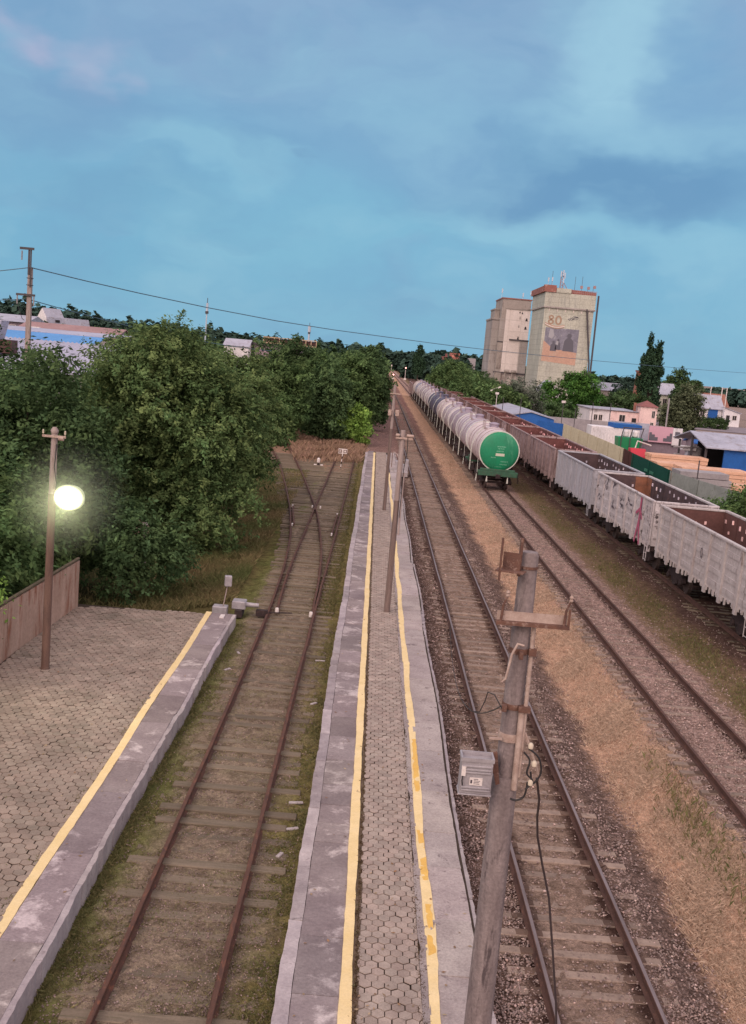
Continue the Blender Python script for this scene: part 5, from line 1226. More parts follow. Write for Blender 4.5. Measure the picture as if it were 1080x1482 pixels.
def add_openings(t, y0, windows, doors=(), glass=None, frame=None):
    for (xa, xb, za, zb) in windows:
        f = MB(); f.box(xa - .08, xb + .08, y0 - .05, y0 - .003, za - .08, zb + .08); fo = f.build('window', frame or WHITE, t)
        f = MB(); f.box(xa, (xa + xb) / 2 - .03, y0 - .07, y0 - .052, za, zb); f.box((xa + xb) / 2 + .03, xb, y0 - .07, y0 - .052, za, zb); f.build('pane', glass or DARKVOID, fo)
    for (xa, xb, za, zb, mt) in doors:
        f = MB(); f.box(xa, xb, y0 - .06, y0 - .003, za, zb); f.build('door', mt, t)

PINKW = M('pink_plaster', C(234, 206, 202), C(220, 190, 188), C(196, 170, 168), scale=.5, rough=.9, bump=.05)
WHITEW = M('white_plaster', C(226, 220, 222), C(208, 204, 208), C(184, 178, 180), scale=.5, rough=.9, bump=.05)
ROOFG = M('grey_sheet_roof', C(172, 172, 186), C(152, 152, 166), C(136, 126, 128), scale=.5, rough=.6, bump=.1)
ROOFR = M('red_tile_roof', C(152, 104, 90), C(132, 90, 80), C(170, 126, 110), scale=1.2, rough=.9, bump=.2)
ROOFM = M('maroon_roof', C(140, 92, 90), C(122, 80, 80), scale=1, rough=.9, bump=.1)
BLUE = M('blue_sheet_metal', C(34, 92, 164), C(28, 80, 148), C(60, 108, 166), scale=.5, rough=.5, bump=.05, stain_at=.7)
BLUE2 = M('blue_fence_metal', C(48, 104, 178), C(42, 94, 164), scale=.5, rough=.5, bump=.05)
BEIGE = M('beige_fence', C(196, 187, 164), C(182, 172, 150), C(160, 150, 130), scale=.6, rough=.9, bump=.1, stain_at=.66)
GREYF = M('grey_fence', C(142, 146, 144), C(124, 128, 126), C(100, 104, 92), scale=.6, rough=.8, bump=.1, stain_at=.62)
GATEG = M('dark_green_gate', C(24, 80, 68), C(20, 70, 60), scale=.6, rough=.5, bump=.05)
BROWNF = plain('dark_brown_sheet', C(80, 50, 48), .7); MAUVE = M('mauve_wall', C(142, 128, 138), C(128, 114, 124), scale=.5, rough=.9, bump=.05)
LUMBER = M('sawn_lumber', C(222, 180, 154), C(204, 158, 132), C(180, 132, 106), scale=2.2, stretch=(.4, .4, 4), rough=.85, bump=.2, bscale=14)
SLABC = M('slab_grey', C(158, 152, 154), C(140, 134, 138), scale=1, rough=.9, bump=.1)
REDP = plain('red_paint', C(190, 34, 56), .4); GREENP = plain('green_paint', C(24, 134, 84), .4)

# corrugated fence line along the yard: beige, brown, green gate, grey
def fence(name, label, p0, p1, z0, z1, mat, cat='fence', pitch=.25, amp=.03, posts=3.0):
    t = thing(name, label, cat, ((p0[0] + p1[0]) / 2, (p0[1] + p1[1]) / 2, z0))
    a, b = Vector((*p0, 0)), Vector((*p1, 0)); L = (b - a).length; d_ = (b - a) / L; n_ = Vector((d_.y, -d_.x, 0)); k = int(L / (pitch / 2))
    mb = MB(); vs = []
    for i in range(k + 1):
        q = a + d_ * (L * i / k) + n_ * (amp if i % 2 else -amp)
        vs += [(q.x, q.y, z0), (q.x, q.y, z1)]
    off = n_ * .02
    vs2 = [(x_ + off.x, y_ + off.y, z_) for x_, y_, z_ in vs]; m_ = len(vs)
    fs = []
    for i in range(k):
        o = 2 * i; fs += [(o, o + 2, o + 3, o + 1), (m_ + o, m_ + o + 1, m_ + o + 3, m_ + o + 2), (o + 1, o + 3, m_ + o + 3, m_ + o + 1), (o, m_ + o, m_ + o + 2, o + 2)]
    mb.add(vs + vs2, fs); mb.build('sheet_panel', mat, t)
    i = 0
    while i * posts <= L + .1:
        q = a + d_ * min(i * posts, L) + n_ * .09; mb = MB(); mb.box(q.x - .04, q.x + .04, q.y - .04, q.y + .04, z0, z1 + .02); mb.build('post', mat, t); i += 1
    return t
fence('sheet_fence', 'beige sheet fence running beside the gondola row up to the dark green gate', (24.9, 136), (24.0, 98.5), -.4, 2.4, BEIGE, posts=6)
fence('sheet_fence', 'short dark brown sheet fence between the beige fence and the green gate', (24.0, 98.4), (23.6, 93.4), -.4, 2.4, BROWNF)
gt = fence('yard_gate', 'dark green yard gate with four small pale patches of lettering', (23.6, 93.3), (22.9, 78.6), -.4, 2.4, GATEG, 'gate', pitch=.3, amp=.012, posts=7)
for yy_ in (86.9, 84.8):
    for z_ in (1.55, .9):
        mb = MB()
        for k_ in range(5): mb.box(23.16 - .05 + (yy_ - 85.8) * .045, 23.16 - .03 + (yy_ - 85.8) * .045, yy_ - .6 + k_ * .26, yy_ - .44 + k_ * .26, z_ - .13 + .05 * (k_ % 2), z_ + .12)
        mb.build('lettering', plain('gate_letters', C(72, 140, 118), .6), gt)
fence('sheet_fence', 'grey sheet fence right of the dark green gate', (22.9, 78.5), (24.6, 63), -.4, 2.35, GREYF, posts=5)
fence('blue_fence', 'blue sheet fence joining the beige fence to the blue warehouse', (24.9, 136.2), (22.0, 140), -.4, 2.35, BLUE2, posts=4)
wh = gable('warehouse', 'long blue metal warehouse with a pale roof beside the far gondolas', 17.8, 24.2, 140.2, 172, -.4, 2.6, 3.3, BLUE2, ROOFG, 'y', 'warehouse', .2)
# concrete yard wall behind
mb = MB(); mb.box(25.5, 44, 158, 158.3, -.4, 2.2)
tag(mb.build('yard_wall', SLABC), 'long pale concrete wall behind the blue fence in front of the green trees', 'wall')

ph = thing('pink_house', 'low pink house with a small square turret and maroon hipped turret roof', 'house', (43, 196, -.3))
mb = MB(); mb.box(39.2, 43.0, 190.2, 202, -.4, 2.9); mb.build('white_wing', WHITEW, ph)
mb = MB(); mb.box(43.0, 48.0, 190, 202, -.4, 2.8); mb.build('wall', PINKW, ph)
mb = MB(); mb.box(38.9, 47.99, 189.7, 202.3, 2.91, 3.05); mb.build('roof', ROOFG, ph)
mb = MB(); mb.box(48.0, 51.1, 189, 193, -.4, 4.1); mb.build('turret', PINKW, ph)
mb = MB(); mb.add([(47.7, 188.7, 4.1), (51.4, 188.7, 4.1), (51.4, 193.3, 4.1), (47.7, 193.3, 4.1), (49.55, 191, 5.2)], [(0, 1, 4), (1, 2, 4), (2, 3, 4), (3, 0, 4), (3, 2, 1, 0)]); mb.build('turret_roof', ROOFM, ph)
add_openings(ph, 190.2, [(40.0, 40.6, .9, 1.9), (40.9, 41.5, .9, 1.9)]); add_openings(ph, 190, [(44.6, 45.6, 1.0, 2.2)], [(46.9, 47.7, -.3, 1.8, DARKVOID)])
add_openings(ph, 189, [(50.2, 50.7, 2.2, 3.4), (50.1, 50.6, -.2, 1.3)])
mb = MB(); mb.box(47.3, 47.7, 191, 191.5, 3.06, 4.6); mb.build('chimney', ROOFR, ph)

def container(name, label, x0, x1, y0, y1, z0, z1, mat, cat='container', rz=0):
    t = thing(name, label, cat, ((x0 + x1) / 2, (y0 + y1) / 2, z0))
    mb = MB(); mb.box(x0, x1, y0, y1, z0, z1); mb.build('shell', mat, t, bevel=.04)
    n_ = int((x1 - x0) / .35)
    mb = MB()
    for i in range(n_): xx = x0 + .15 + (x1 - x0 - .3) * i / n_; mb.box(xx, xx + .12, y0 - .035, y0 - .002, z0 + .15, z1 - .15)
    mb.build('corrugation', mat, t)
    return t
container('storage_container', 'white storage container with a blue roof edge behind the beige fence', 26.2, 32.0, 125, 128, -.3, 3.0, WHITEW)
mb = MB(); mb.box(28.8, 32.2, 124.9, 128.2, 3.01, 3.5); tag(mb.build('blue_tarpaulin', BLUE), 'blue cover lying on the white storage container roof', 'tarpaulin')
tr = thing('long_shed', 'long mauve shed topped by white hoarding boards, one pink, in the timber yard', 'shed', (34, 133, -.3))
mb = MB(); mb.box(30.0, 39.5, 130, 136, -.4, 2.0); mb.build('wall', MAUVE, tr)
mb = MB(); mb.box(29.2, 34.3, 129.6, 129.8, 1.5, 3.6); mb.build('hoarding', ROOFG, tr)
mb = MB(); mb.box(34.32, 37.3, 129.6, 129.8, 1.4, 3.4); mb.build('hoarding', plain('pink_board', C(214, 166, 182), .6), tr)
mb = MB(); mb.box(37.32, 38.5, 129.6, 129.8, 1.2, 3.35); mb.build('hoarding', WHITEW, tr)
for k_, (a, b, h) in enumerate(((34.4, 34.7, 1.0), (34.7, 35.1, .75), (35.1, 35.5, .45), (36.2, 36.6, .4), (36.6, 36.95, .7), (36.95, 37.25, 1.05))):
    mb = MB(); mb.box(a, b, 129.57, 129.598, 1.6, 1.6 + h); mb.build('printed_block', MURALD, tr)
mb = MB(); mb.box(37.6, 38.2, 129.57, 129.598, 2.1, 2.9); mb.build('printed_block', MURALD, tr)
mb = MB(); mb.box(28.7, 30.0, 130.6, 131.2, -.4, 2.1); mb.build('doorway', DARKVOID, tr)
# crane truck, green loader and red truck in the yard
gm = thing('green_skip', 'bright green skip with steel lifting frame standing in the yard', 'skip', (29.0, 118, -.3))
mb = MB(); mb.prism([(27.9, .2), (30.2, .2), (30.5, 2.4), (27.7, 2.4)], 117.2, 119.2, 'y'); mb.build('body', GREENP, gm, bevel=.04)
for xx in (28.0, 29.0, 30.2):
    mb = MB(); mb.tube([(xx, 117.1, -.3), (xx, 117.1, 2.6), (xx + .25, 117.3, 3.5)], .06, 6); mb.build('post', DARKG, gm)
mb = MB(); mb.tube([(28.1, 117.2, 3.5), (30.5, 117.3, 3.5)], .06, 6); mb.build('crossbar', DARKG, gm)
for xx in (28.6, 29.7):
    mb = MB(); mb.box(xx - .3, xx + .3, 117.4, 118.6, 2.42, 3.2); mb.build('white_sack', WHITEW, gm, bevel=.15)
rk = thing('red_truck', 'small red truck with flat bed parked behind the fence beside the green skip', 'truck', (27.6, 108, -.3))
mb = MB(); mb.prism([(106.6, .3), (108.2, .3), (108.2, 1.9), (107.2, 1.95), (106.6, 1.1)], 26.7, 28.3, 'x'); mb.build('cab', REDP, rk, bevel=.06)
mb = MB(); mb.prism([(106.72, 1.15), (107.18, 1.85), (107.22, 1.85), (106.76, 1.12)], 26.85, 28.15, 'x'); mb.build('windscreen', DARKVOID, rk)
mb = MB(); mb.box(26.6, 28.9, 108.3, 111.5, .7, 1.25); mb.build('bed', REDP, rk, bevel=.03)
for xx in (26.75, 28.25):
    for yy_ in (107.2, 110.6):
        mb = MB(); mb.lathe([(.1, -.12), (.42, -.12), (.42, .12), (.1, .12)], (xx, yy_, .12), 'x', 14); mb.build('wheel', BLACK, rk)
mb = MB(); mb.tube([(27.5, 109, 1.2), (27.8, 109, 2.6), (29.4, 109.5, 2.2)], .08, 6); mb.build('crane_arm', WHITE, rk)
car = thing('parked_car', 'pale car parked by the dark green gate beside the lumber', 'car', (26.3, 97.5, -.3))
mb = MB(); mb.prism([(24.9, .05), (27.9, .05), (27.95, .5), (27.2, .6), (26.8, 1.05), (25.6, 1.08), (25.2, .62), (24.85, .5)], 96.7, 98.3, 'y'); mb.build('body', ROOFG, car, bevel=.05)
mb = MB(); mb.prism([(25.4, .62), (27.0, .62), (26.7, .98), (25.65, 1.0)], 96.67, 96.699, 'y'); mb.build('window', DARKVOID, car)
for xx in (25.5, 27.3):
    for yy_ in (96.8, 98.2):
        mb = MB(); mb.lathe([(.05, -.1), (.3, -.1), (.3, .1), (.05, .1)], (xx, yy_, .05), 'y', 12); mb.build('wheel', BLACK, car)

# blue shed with open end
bs = thing('blue_shed', 'blue metal shed with a pale roof and a dark open end in the timber yard', 'shed', (38, 108, -.3))
mb = MB(); mb.box(35.6, 47, 104.8, 105, -.4, 2.75); mb.build('front_wall', BLUE, bs)
mb = MB(); mb.box(46.8, 47, 105, 116, -.4, 2.75); mb.build('side_wall', BLUE, bs)
mb = MB(); mb.prism([(104.4, 2.75), (110.5, 4.0), (116.5, 2.9), (116.5, 3.0), (110.5, 4.12), (104.4, 2.88)], 33.6, 47.3, 'x'); mb.build('roof', ROOFG, bs)
mb = MB(); mb.box(36.2, 46.7, 115.5, 115.7, -.4, 2.8); mb.build('back_wall', DARKVOID, bs)
for yy_ in (105.6, 110.5, 115):
    mb = MB(); mb.box(33.9, 34.1, yy_ - .1, yy_ + .1, -.4, 2.9 + (.9 if yy_ == 110.5 else 0)); mb.build('post', DARKG, bs)
mb = MB(); mb.lathe([(.8, -.3), (.8, 2.2), (.1, 2.5)], (34.8, 112, 0), n=14); tag(mb.build('steel_tank', SLABC, smooth=40), 'upright pale steel tank in the open mouth of the blue shed', 'tank')
sh2 = gable('blue_roofed_shed', 'low shed with a blue roof behind the open blue shed', 38.3, 43.5, 123, 127, -.4, 2.1, 2.7, MAUVE, BLUE, 'x', 'shed', .3)
# machinery
mc = thing('sawmill_machine', 'jumble of grey sawmill machinery between the lumber and the mauve shed', 'machine', (33.5, 112, -.3))
rg = np.random.RandomState(3)
for k_ in range(9):
    mb = MB(); xx, yy_, h = 32.0 + rg.uniform(0, 3.0), 110.5 + rg.uniform(0, 3), rg.uniform(.6, 2.6); mb.box(xx - rg.uniform(.1, .4), xx + rg.uniform(.1, .4), yy_ - .2, yy_ + .2, -.4, h, rz=rg.uniform(0, 1)); mb.build('frame_column', (DARKG, SLABC, ROOFG)[k_ % 3], mc, bevel=.03)
mb = MB(); mb.tube([(32.1, 110.6, 2.2), (34.9, 111, 2.4)], .09, 8); mb.build('beam', SLABC, mc); mb = MB(); mb.box(33.2, 34.7, 111, 112, 1.9, 2.4); mb.build('white_bin', WHITEW, mc, bevel=.05)
# lumber stacks
def lumber(label, x0, x1, y0, y1, z0, z1, rz=0.0):
    t = thing('lumber_stack', label, 'lumber stack', ((x0 + x1) / 2, (y0 + y1) / 2, z0), 'stacks of sawn lumber in the yard')
    nl = max(2, int((z1 - z0) / .3)); rg = np.random.RandomState(int(x0 * 7))
    for i in range(nl):
        z = z0 + (z1 - z0) * i / nl; mb = MB(); d0 = rg.uniform(-.15, .15)
        n_ = 5
        for j in range(n_): 
            ya_ = y0 + (y1 - y0) * j / n_; mb.box(x0 + d0 + rg.uniform(0, .15), x1 + d0, ya_ + .01, ya_ + (y1 - y0) / n_ - .02, z + .04, z + (z1 - z0) / nl)
        mb.build('plank_layer', LUMBER, t)
lumber('long stack of pale orange lumber, tallest, in front of the machinery', 27.8, 33.6, 103.5, 106, -.3, 1.75)
lumber('stack of orange lumber just behind the dark green gate', 25.3, 29.4, 91.5, 94.5, -.3, 1.9)
lumber('wide lumber stack between the gate and the grey slabs', 26.2, 32.2, 87.8, 90.6, -.3, 2.0)
lumber('small orange lumber stack at the right behind the grey slabs', 29.0, 31.2, 83, 85, -.3, 1.3)
sp_ = thing('slab_stack', 'stack of pale grey concrete slabs behind the grey fence', 'slab stack', (27.5, 83, -.3))
for k_ in range(5):
    mb = MB(); o_ = (k_ % 2) * .12; mb.box(24.6 + o_, 29.0 - k_ * .12 + o_, 82, 84.4, -.3 + k_ * .5, .16 + k_ * .5); mb.build('slab', SLABC, sp_, bevel=.02)
def post(label, x, y, z1, name='thin_post', m_=DARKG, top=None, r=.05, cat='post', group=None):
    t = thing(name, label, cat, (x, y, -.3), group); mb = MB(); mb.tube([(x, y, -.4), (x, y, z1)], r, 6); mb.build('shaft', m_, t)
    if top:
        mb = MB(); mb.box(x - .25, x + .25, y - .1, y + .1, z1, z1 + .3); mb.build('lamp', WHITE, t)
    return t
post('thin dark post in front of the grey fence and orange lumber', 25.2, 79.5, 3.3)
post('thin post by the left corner of the pink house white wing', 30.2, 145, 5.2)
post('thin post in front of the white wing of the pink house', 32.9, 146, 5.3)
post('thin dark post left of the pink house, by the yard wall', 27.3, 142, 4.4)
post('post with a small white lamp beside the blue fence', 24.9, 138.5, 5.0, 'lamp_post', top=1, cat='lamp post')
post('tall pale concrete pole behind the mauve shed, in front of the grey tree', 42.6, 152, 6.6, 'concrete_pole', SLABC, r=.12, cat='pole')
post('thin post in front of the willow beside the blue warehouse roof', 19.2, 138, 5.2)
post('thin post by the gondolas in front of the olive willow', 16.9, 138.5, 5.0)
post('small white-topped post beside the row of gondolas', 17.55, 152, 5.0, 'lamp_post', WHITE, top=1, cat='lamp post')
lb_ = thing('street_lamp', 'slim street lamp with a long slanted white lamp head beside the willow', 'street lamp', (20.0, 168, -.3))
mb = MB(); mb.tube([(20.2, 168, -.4), (20.0, 168, 5.2)], .06, 6); mb.build('shaft', DARKG, lb_)
mb = MB(); mb.tube([(18.3, 168, 5.0), (19.9, 168, 5.75)], .16, 8); mb.build('lamp_head', WHITE, lb_)

# farther buildings
ws = gable('white_shed', 'small white gabled shed at the foot of the mural tower', 41.4, 46.6, 266, 276, -.4, 3.6, 6.3, WHITEW, ROOFG, 'y', 'shed', .3)
w1 = gable('white_house', 'white house with a grey roof and a large blue garage door', 75.4, 81.3, 245, 253, -.4, 3.7, 6.5, WHITEW, ROOFG, 'x', 'house', .5, [(76.3, 77.3, 1.6, 3.0)], [(78.1, 80.4, .3, 3.3, BLUE)])
w2 = thing('white_house', 'smaller white lean-to house right of the blue garage door, under the red roof', 'house', (83.3, 246, -.3))
mb = MB(); mb.prism([(81.42, -.4), (85.2, -.4), (85.2, 2.9), (81.42, 3.95)], 243.5, 252, 'y'); mb.build('wall', WHITEW, w2)
mb = MB(); mb.prism([(81.4, 3.97), (85.5, 2.86), (85.5, 2.98), (81.4, 4.1)], 243.2, 252.2, 'y'); mb.build('roof', ROOFG, w2)
add_openings(w2, 243.5, [(83.5, 84.4, 1.3, 2.3)], [(82.0, 82.8, .2, 2.3, DARKVOID)])
w3 = gable('red_roofed_house', 'house with a broad red tiled roof behind the white lean-to', 80.0, 88.0, 262, 270, -.4, 4.0, 6.7, WHITEW, ROOFR, 'x', 'house', .5)
for xx, lab in ((83.2, 'thin white mast on the left of the red tiled roof'), (86.0, 'white twin mast on the red tiled roof, left one'), (87.2, 'white twin mast on the red tiled roof, right one')):
    post(lab, xx, 261, 8.6, 'roof_mast', WHITE, r=.12, cat='mast')
gable('far_barn', 'long far barn with pale roof left of the poplars', 64, 80, 330, 345, -.4, 4.4, 6.6, SILO_G, ROOFG, 'x', 'barn', .5)
gable('far_house', 'pale two-storey house half hidden behind the tall poplar', 70.5, 76.5, 268, 276, -.4, 5.6, 8.2, SILO, ROOFG, 'x', 'house', .4, [(73.5, 74.5, 3.0, 4.4), (74.9, 75.9, 3.0, 4.4)])
ck = thing('brick_chimney', 'red brick chimney stack left of the tall poplar', 'chimney', (64.9, 262, -.3))
mb = MB(); mb.prism([(64.1, -.4), (65.9, -.4), (65.5, 10.6), (64.5, 10.6)], 261, 262.6, 'y'); mb.build('shaft', ROOFR, ck); mb = MB(); mb.box(64.3, 65.7, 260.8, 262.8, 10.6, 11.0); mb.build('cap', ROOFM, ck)
BRICK = M('red_brick', C(176, 112, 100), C(156, 96, 88), C(196, 146, 132), scale=.3, rough=.9, bump=.1)
rb = thing('brick_building', 'distant red brick building with stepped roofline beyond the green bushes', 'building', (34.5, 500, -.3))
mb = MB(); mb.box(30.4, 36.6, 500, 515, -.4, 11.2); mb.build('wall', BRICK, rb); mb = MB(); mb.box(34.2, 38.4, 503, 515, 8, 13.2); mb.build('tower', BRICK, rb); mb = MB(); mb.box(31.2, 32.2, 499, 500.5, 11, 12.6); mb.build('chimney', ROOFM, rb)
add_openings(rb, 500, [(31.2, 32.3, 8.2, 9.8), (33.2, 34.3, 8.2, 9.8), (35.0, 36.1, 8.2, 9.8), (31.2, 32.3, 5.4, 7.0), (33.2, 34.3, 5.4, 7.0)])
gb = thing('grey_building', 'distant pale grey block with a roof house right of the red brick building', 'building', (40.5, 496, -.3))
mb = MB(); mb.box(37.0, 45.0, 490, 499, -.4, 8.8); mb.build('wall', SLABC, gb); mb = MB(); mb.box(42.0, 45.2, 492, 499, 8.8, 11.4); mb.build('roof_house', SLABC, gb)
for i, (xx, yy_, w_, lab) in enumerate(((50, 470, 6, 'low far house with maroon roof right of the grey block'), (45.5, 452, 5, 'low far house with white gable below the grey block'), (56, 480, 7, 'far house with pinkish roof near the silo foot'))):
    gable('far_house', lab, xx, xx + w_, yy_, yy_ + 8, -.4, 3.6, 5.8, WHITEW if i == 1 else PINKW, (ROOFM, ROOFG, ROOFR)[i], 'x', 'house', .4)
rd = MB(); rd.add([(60, 214, -.28), (110, 214, -.28), (110, 244, -.28), (60, 244, -.28)], [(0, 1, 2, 3)])
tag(rd.build('yard_road', M('asphalt_yard', C(138, 128, 134), C(126, 116, 122), scale=.3, rough=.95, bump=.05)), kind='structure')

# ------------------------------------------------------------------ left: sheds, house, masts
CORR = M('corrugated_pale', C(176, 176, 194), C(158, 158, 176), C(138, 134, 146), scale=.4, stretch=(1, .2, 1), rough=.6, bump=.1)
BLUER = M('blue_roof_strip', C(92, 148, 204), C(82, 136, 192), scale=.4, rough=.6, bump=.05); PINKR = M('brown_pink_roof', C(158, 128, 128), C(140, 110, 110), scale=.5, rough=.8, bump=.1)
cs = thing('corrugated_shed', 'big shed with ribbed pale roof sloping toward the trees at the left', 'shed', (-40, 98, -.3))
mb = MB(); n_ = 64; xa_, xb_ = -52, -24.5; vs = []
for i in range(2 * n_ + 1):
    xx = xa_ + (xb_ - xa_) * i / (2 * n_); z_ = .12 if i % 2 else 0
    vs += [(xx, 92, 5.2 + z_), (xx, 102, 7.72 + z_), (xx, 92, 5.1), (xx, 102, 7.6)]
fs = []
for i in range(2 * n_): o = 4 * i; q = o + 4; fs += [(o, q, q + 1, o + 1), (o + 2, o + 3, q + 3, q + 2), (o, o + 2, q + 2, q), (o + 1, q + 1, q + 3, o + 3)]
mb.add(vs, fs); mb.build('ribbed_roof', CORR, cs)
mb = MB(); mb.box(-51.8, -24.7, 92.5, 101.8, -.4, 5.05); mb.build('wall', SLABC, cs)
mb = MB(); mb.prism([(-36.4, 6.0), (-35.0, 6.4), (-34.3, 9.3), (-35.6, 9.2)], 95, 97, 'y'); mb.build('vent_hood', CORR, cs); mb = MB(); mb.box(-34.6, -33.4, 95.2, 96.8, 6.4, 7.6); mb.build('vent_base', BROWNF, cs)
b2 = thing('blue_roofed_shed', 'long shed with a bright blue roof strip behind the ribbed pale roof', 'shed', (-42, 110, -.3))
mb = MB(); mb.box(-62, -29, 106, 122, -.4, 7.55); mb.build('wall', SLABC, b2)
mb = MB(); mb.prism([(105.6, 7.55), (109, 8.35), (109, 8.45), (105.6, 7.65)], -62, -28.6, 'x'); mb.build('blue_roof', BLUER, b2)
mb = MB(); mb.prism([(109.01, 8.4), (122.4, 8.75), (122.4, 8.85), (109.01, 8.5)], -62, -28.6, 'x'); mb.build('upper_roof', CORR, b2)
br = gable('brown_roofed_shed', 'shed with a long brownish-pink ridge roof below the attic house', -44.5, -32.5, 128, 138, -.4, 8.3, 9.4, SLABC, PINKR, 'x', 'shed', .3)
mb = MB(); mb.box(-42.8, -41.4, 127.4, 127.9, 8.2, 8.95); mb.build('white_dormer', WHITEW, br)
ah = thing('attic_house', 'white house with steep grey gambrel roof rising above the left sheds', 'house', (-96, 300, -.3))
def AH(u, v, z): return (-96.7 + .8 * u + .6 * v, 299 - .6 * u + .8 * v, z)
def ah_prism(name, poly, v0, v1, mat):
    n_ = len(poly); mb = MB(); mb.add([AH(u, v, z) for v in (v0, v1) for u, z in poly], [tuple(range(n_))[::-1], tuple(range(n_, 2 * n_))] + [(i, (i + 1) % n_, n_ + (i + 1) % n_, n_ + i) for i in range(n_)]); return mb.build(name, mat, ah)
ah_prism('gable_wall', [(-2.5, -.4), (2.5, -.4), (2.5, 9.4), (1.9, 11.6), (0, 14.0), (-1.9, 11.6), (-2.5, 9.4)], 0, .3, WHITEW)
ah_prism('roof', [(-2.7, 9.4), (2.8, 9.2), (2.1, 11.7), (0, 14.25), (-2.1, 11.7)], .31, 6.2, ROOFG)
ah_prism('wing_roof', [(-2.4, 8.9), (3.6, 8.7), (2.4, 11.9), (-2.4, 11.9)], 6.21, 14.5, ROOFG)
ah_prism('side_wall', [(-2.4, -.4), (2.6, -.4), (2.6, 8.69), (-2.4, 8.69)], .5, 14.2, SLABC)
ah_prism('window', [(2.3, 10.4), (2.62, 10.4), (2.62, 11.1), (2.3, 11.1)], 3.0, 4.4, DARKVOID)
lg = thing('barrack_building', 'long low pinkish building with a row of small windows at the far left', 'building', (-72, 170, -.3))
mb = MB(); mb.box(-96, -58, 172, 182, -.4, 9.4); mb.build('wall', MAUVE, lg); mb = MB(); mb.prism([(171.5, 9.4), (177, 10.6), (182.5, 9.4)], -96.3, -57.8, 'x'); mb.build('roof', ROOFG, lg)
add_openings(lg, 172, [(-66 + 1.9 * k_ - .5, -66 + 1.9 * k_ + .5, 7.9, 8.8) for k_ in range(4)])
lt = thing('conveyor_gallery', 'long building with a pale openwork gallery along its roof beyond the dense trees', 'building', (-24, 250, -.3))
mb = MB(); mb.box(-30.0, -19.0, 251, 262, -.4, 9.1); mb.build('wall', plain('pinkish_wall', C(180, 156, 168), .9), lt)
mb = MB(); mb.prism([(-30.5, 9.1), (-18.8, 9.1), (-18.8, 9.3), (-30.5, 9.6)], 250.5, 262.5, 'y'); mb.build('roof', DARKG, lt)
LATC = plain('gallery_paint', C(206, 178, 150), .8); mb = MB(); mb.box(-27.9, -15.2, 250, 250.2, 11.0, 11.2); mb.box(-27.9, -15.2, 250, 250.2, 9.65, 9.85)
for k_ in range(11): xx = -27.9 + k_ * 1.26; mb.box(xx, xx + .16, 249.99, 250.21, 9.85, 11.0)
mb.build('gallery', LATC, lt); mb = MB(); mb.box(-27.8, -15.3, 250.6, 252.2, 9.65, 10.9); mb.build('gallery_inside', BROWNF, lt)
for k_ in range(3):
    mb = MB(); xx = -29.3 + k_ * 1.1; mb.box(xx, xx + .45, 250.9, 250.998, 7.6, 8.6); mb.build('window', DARKVOID, lt)
gable('white_cottage', 'white cottage with grey roof left of the gallery building', -36.5, -30.8, 246, 254, -.4, 8.4, 9.9, WHITEW, ROOFG, 'x', 'house', .3)
for (xx, yy_, h, lab) in ((-41.7, 250, 17.8, 'slim white lattice mast standing behind the big left tree'), (-24.0, 350, 16.6, 'distant white cylindrical mast with a dark collar above the gallery building')):
    t = thing('mast', lab, 'mast', (xx, yy_, -.3))
    mb = MB(); mb.tube([(xx, yy_, -.4), (xx, yy_, h - 2.5)], .16 if yy_ < 300 else .32, 8); mb.build('shaft', SKYB, t)
    mb = MB(); mb.tube([(xx, yy_, h - 2.5), (xx, yy_, h - 1.9)], .4, 8); mb.build('collar', DARKG, t)
    mb = MB(); mb.tube([(xx, yy_, h - 1.9), (xx, yy_, h)], .28 if yy_ < 300 else .5, 8); mb.build('antenna', SKYB, t)
    mb = MB(); mb.tube([(xx, yy_, h), (xx, yy_, h + 1.2)], .08, 5); mb.build('rod', DARKG, t)

up_ = thing('power_pole', 'tall concrete power pole with a T-shaped top above the left sheds', 'power pole', (-23.5, 70, -.3))
PX_, PY_ = -23.5, 70.0
mb = MB(); mb.prism([(PX_ - .2, -.4), (PX_ + .2, -.4), (PX_ + .15, 12.9), (PX_ - .1, 12.9)], PY_ - .14, PY_ + .14, 'y'); mb.build('pole_shaft', PALEPOLE, up_)
mb = MB(); mb.box(PX_ + .05, PX_ + .13, PY_ - .2, PY_ - .141, 11.6, 14.1); mb.box(PX_ - .1, PX_ + .02, PY_ - .2, PY_ - .141, 12.4, 14.1); mb.build('steel_extension', DARKG, up_)
mb = MB(); mb.box(PX_ - .65, PX_ + .3, PY_ - .25, PY_ - .201, 13.98, 14.14); mb.build('top_arm', DARKG, up_)
mb = MB(); mb.box(PX_ - .8, PX_ + .45, PY_ - .25, PY_ - .145, 11.0, 11.14); mb.build('crossarm', DARKG, up_)
for dx, z_ in ((-.72, 10.45), (.38, 10.4), (-.5, 13.3)):
    mb = MB(); mb.tube([(PX_ + dx, PY_ - .2, z_), (PX_ + dx, PY_ - .2, z_ + .6)], .045, 7); mb.build('insulator', SLABC, up_)
for z_ in (11.7, 12.15):
    mb = MB(); mb.box(PX_ - .17, PX_ + .2, PY_ - .16, PY_ + .16, z_, z_ + .05); mb.build('clamp_band', DARKG, up_)
mb = MB(); mb.tube([(PX_ - .7, PY_ - .2, 10.45), (PX_ - .5, PY_ - .2, 9.9), (PX_ - .35, PY_ - .2, 9.5), (PX_ - .2, PY_ - .18, 9.4)], .02, 5); mb.build('jumper', BLACK, up_)
WIRE = plain('wire_grey', C(84, 112, 132), .6)
def line_wire(label, a, b, sag, r=.05):
    mb = MB(); mb.tube(wire_pts(a, b, sag, 40), r, 5); tag(mb.build('overhead_wire', WIRE), label, 'wire')
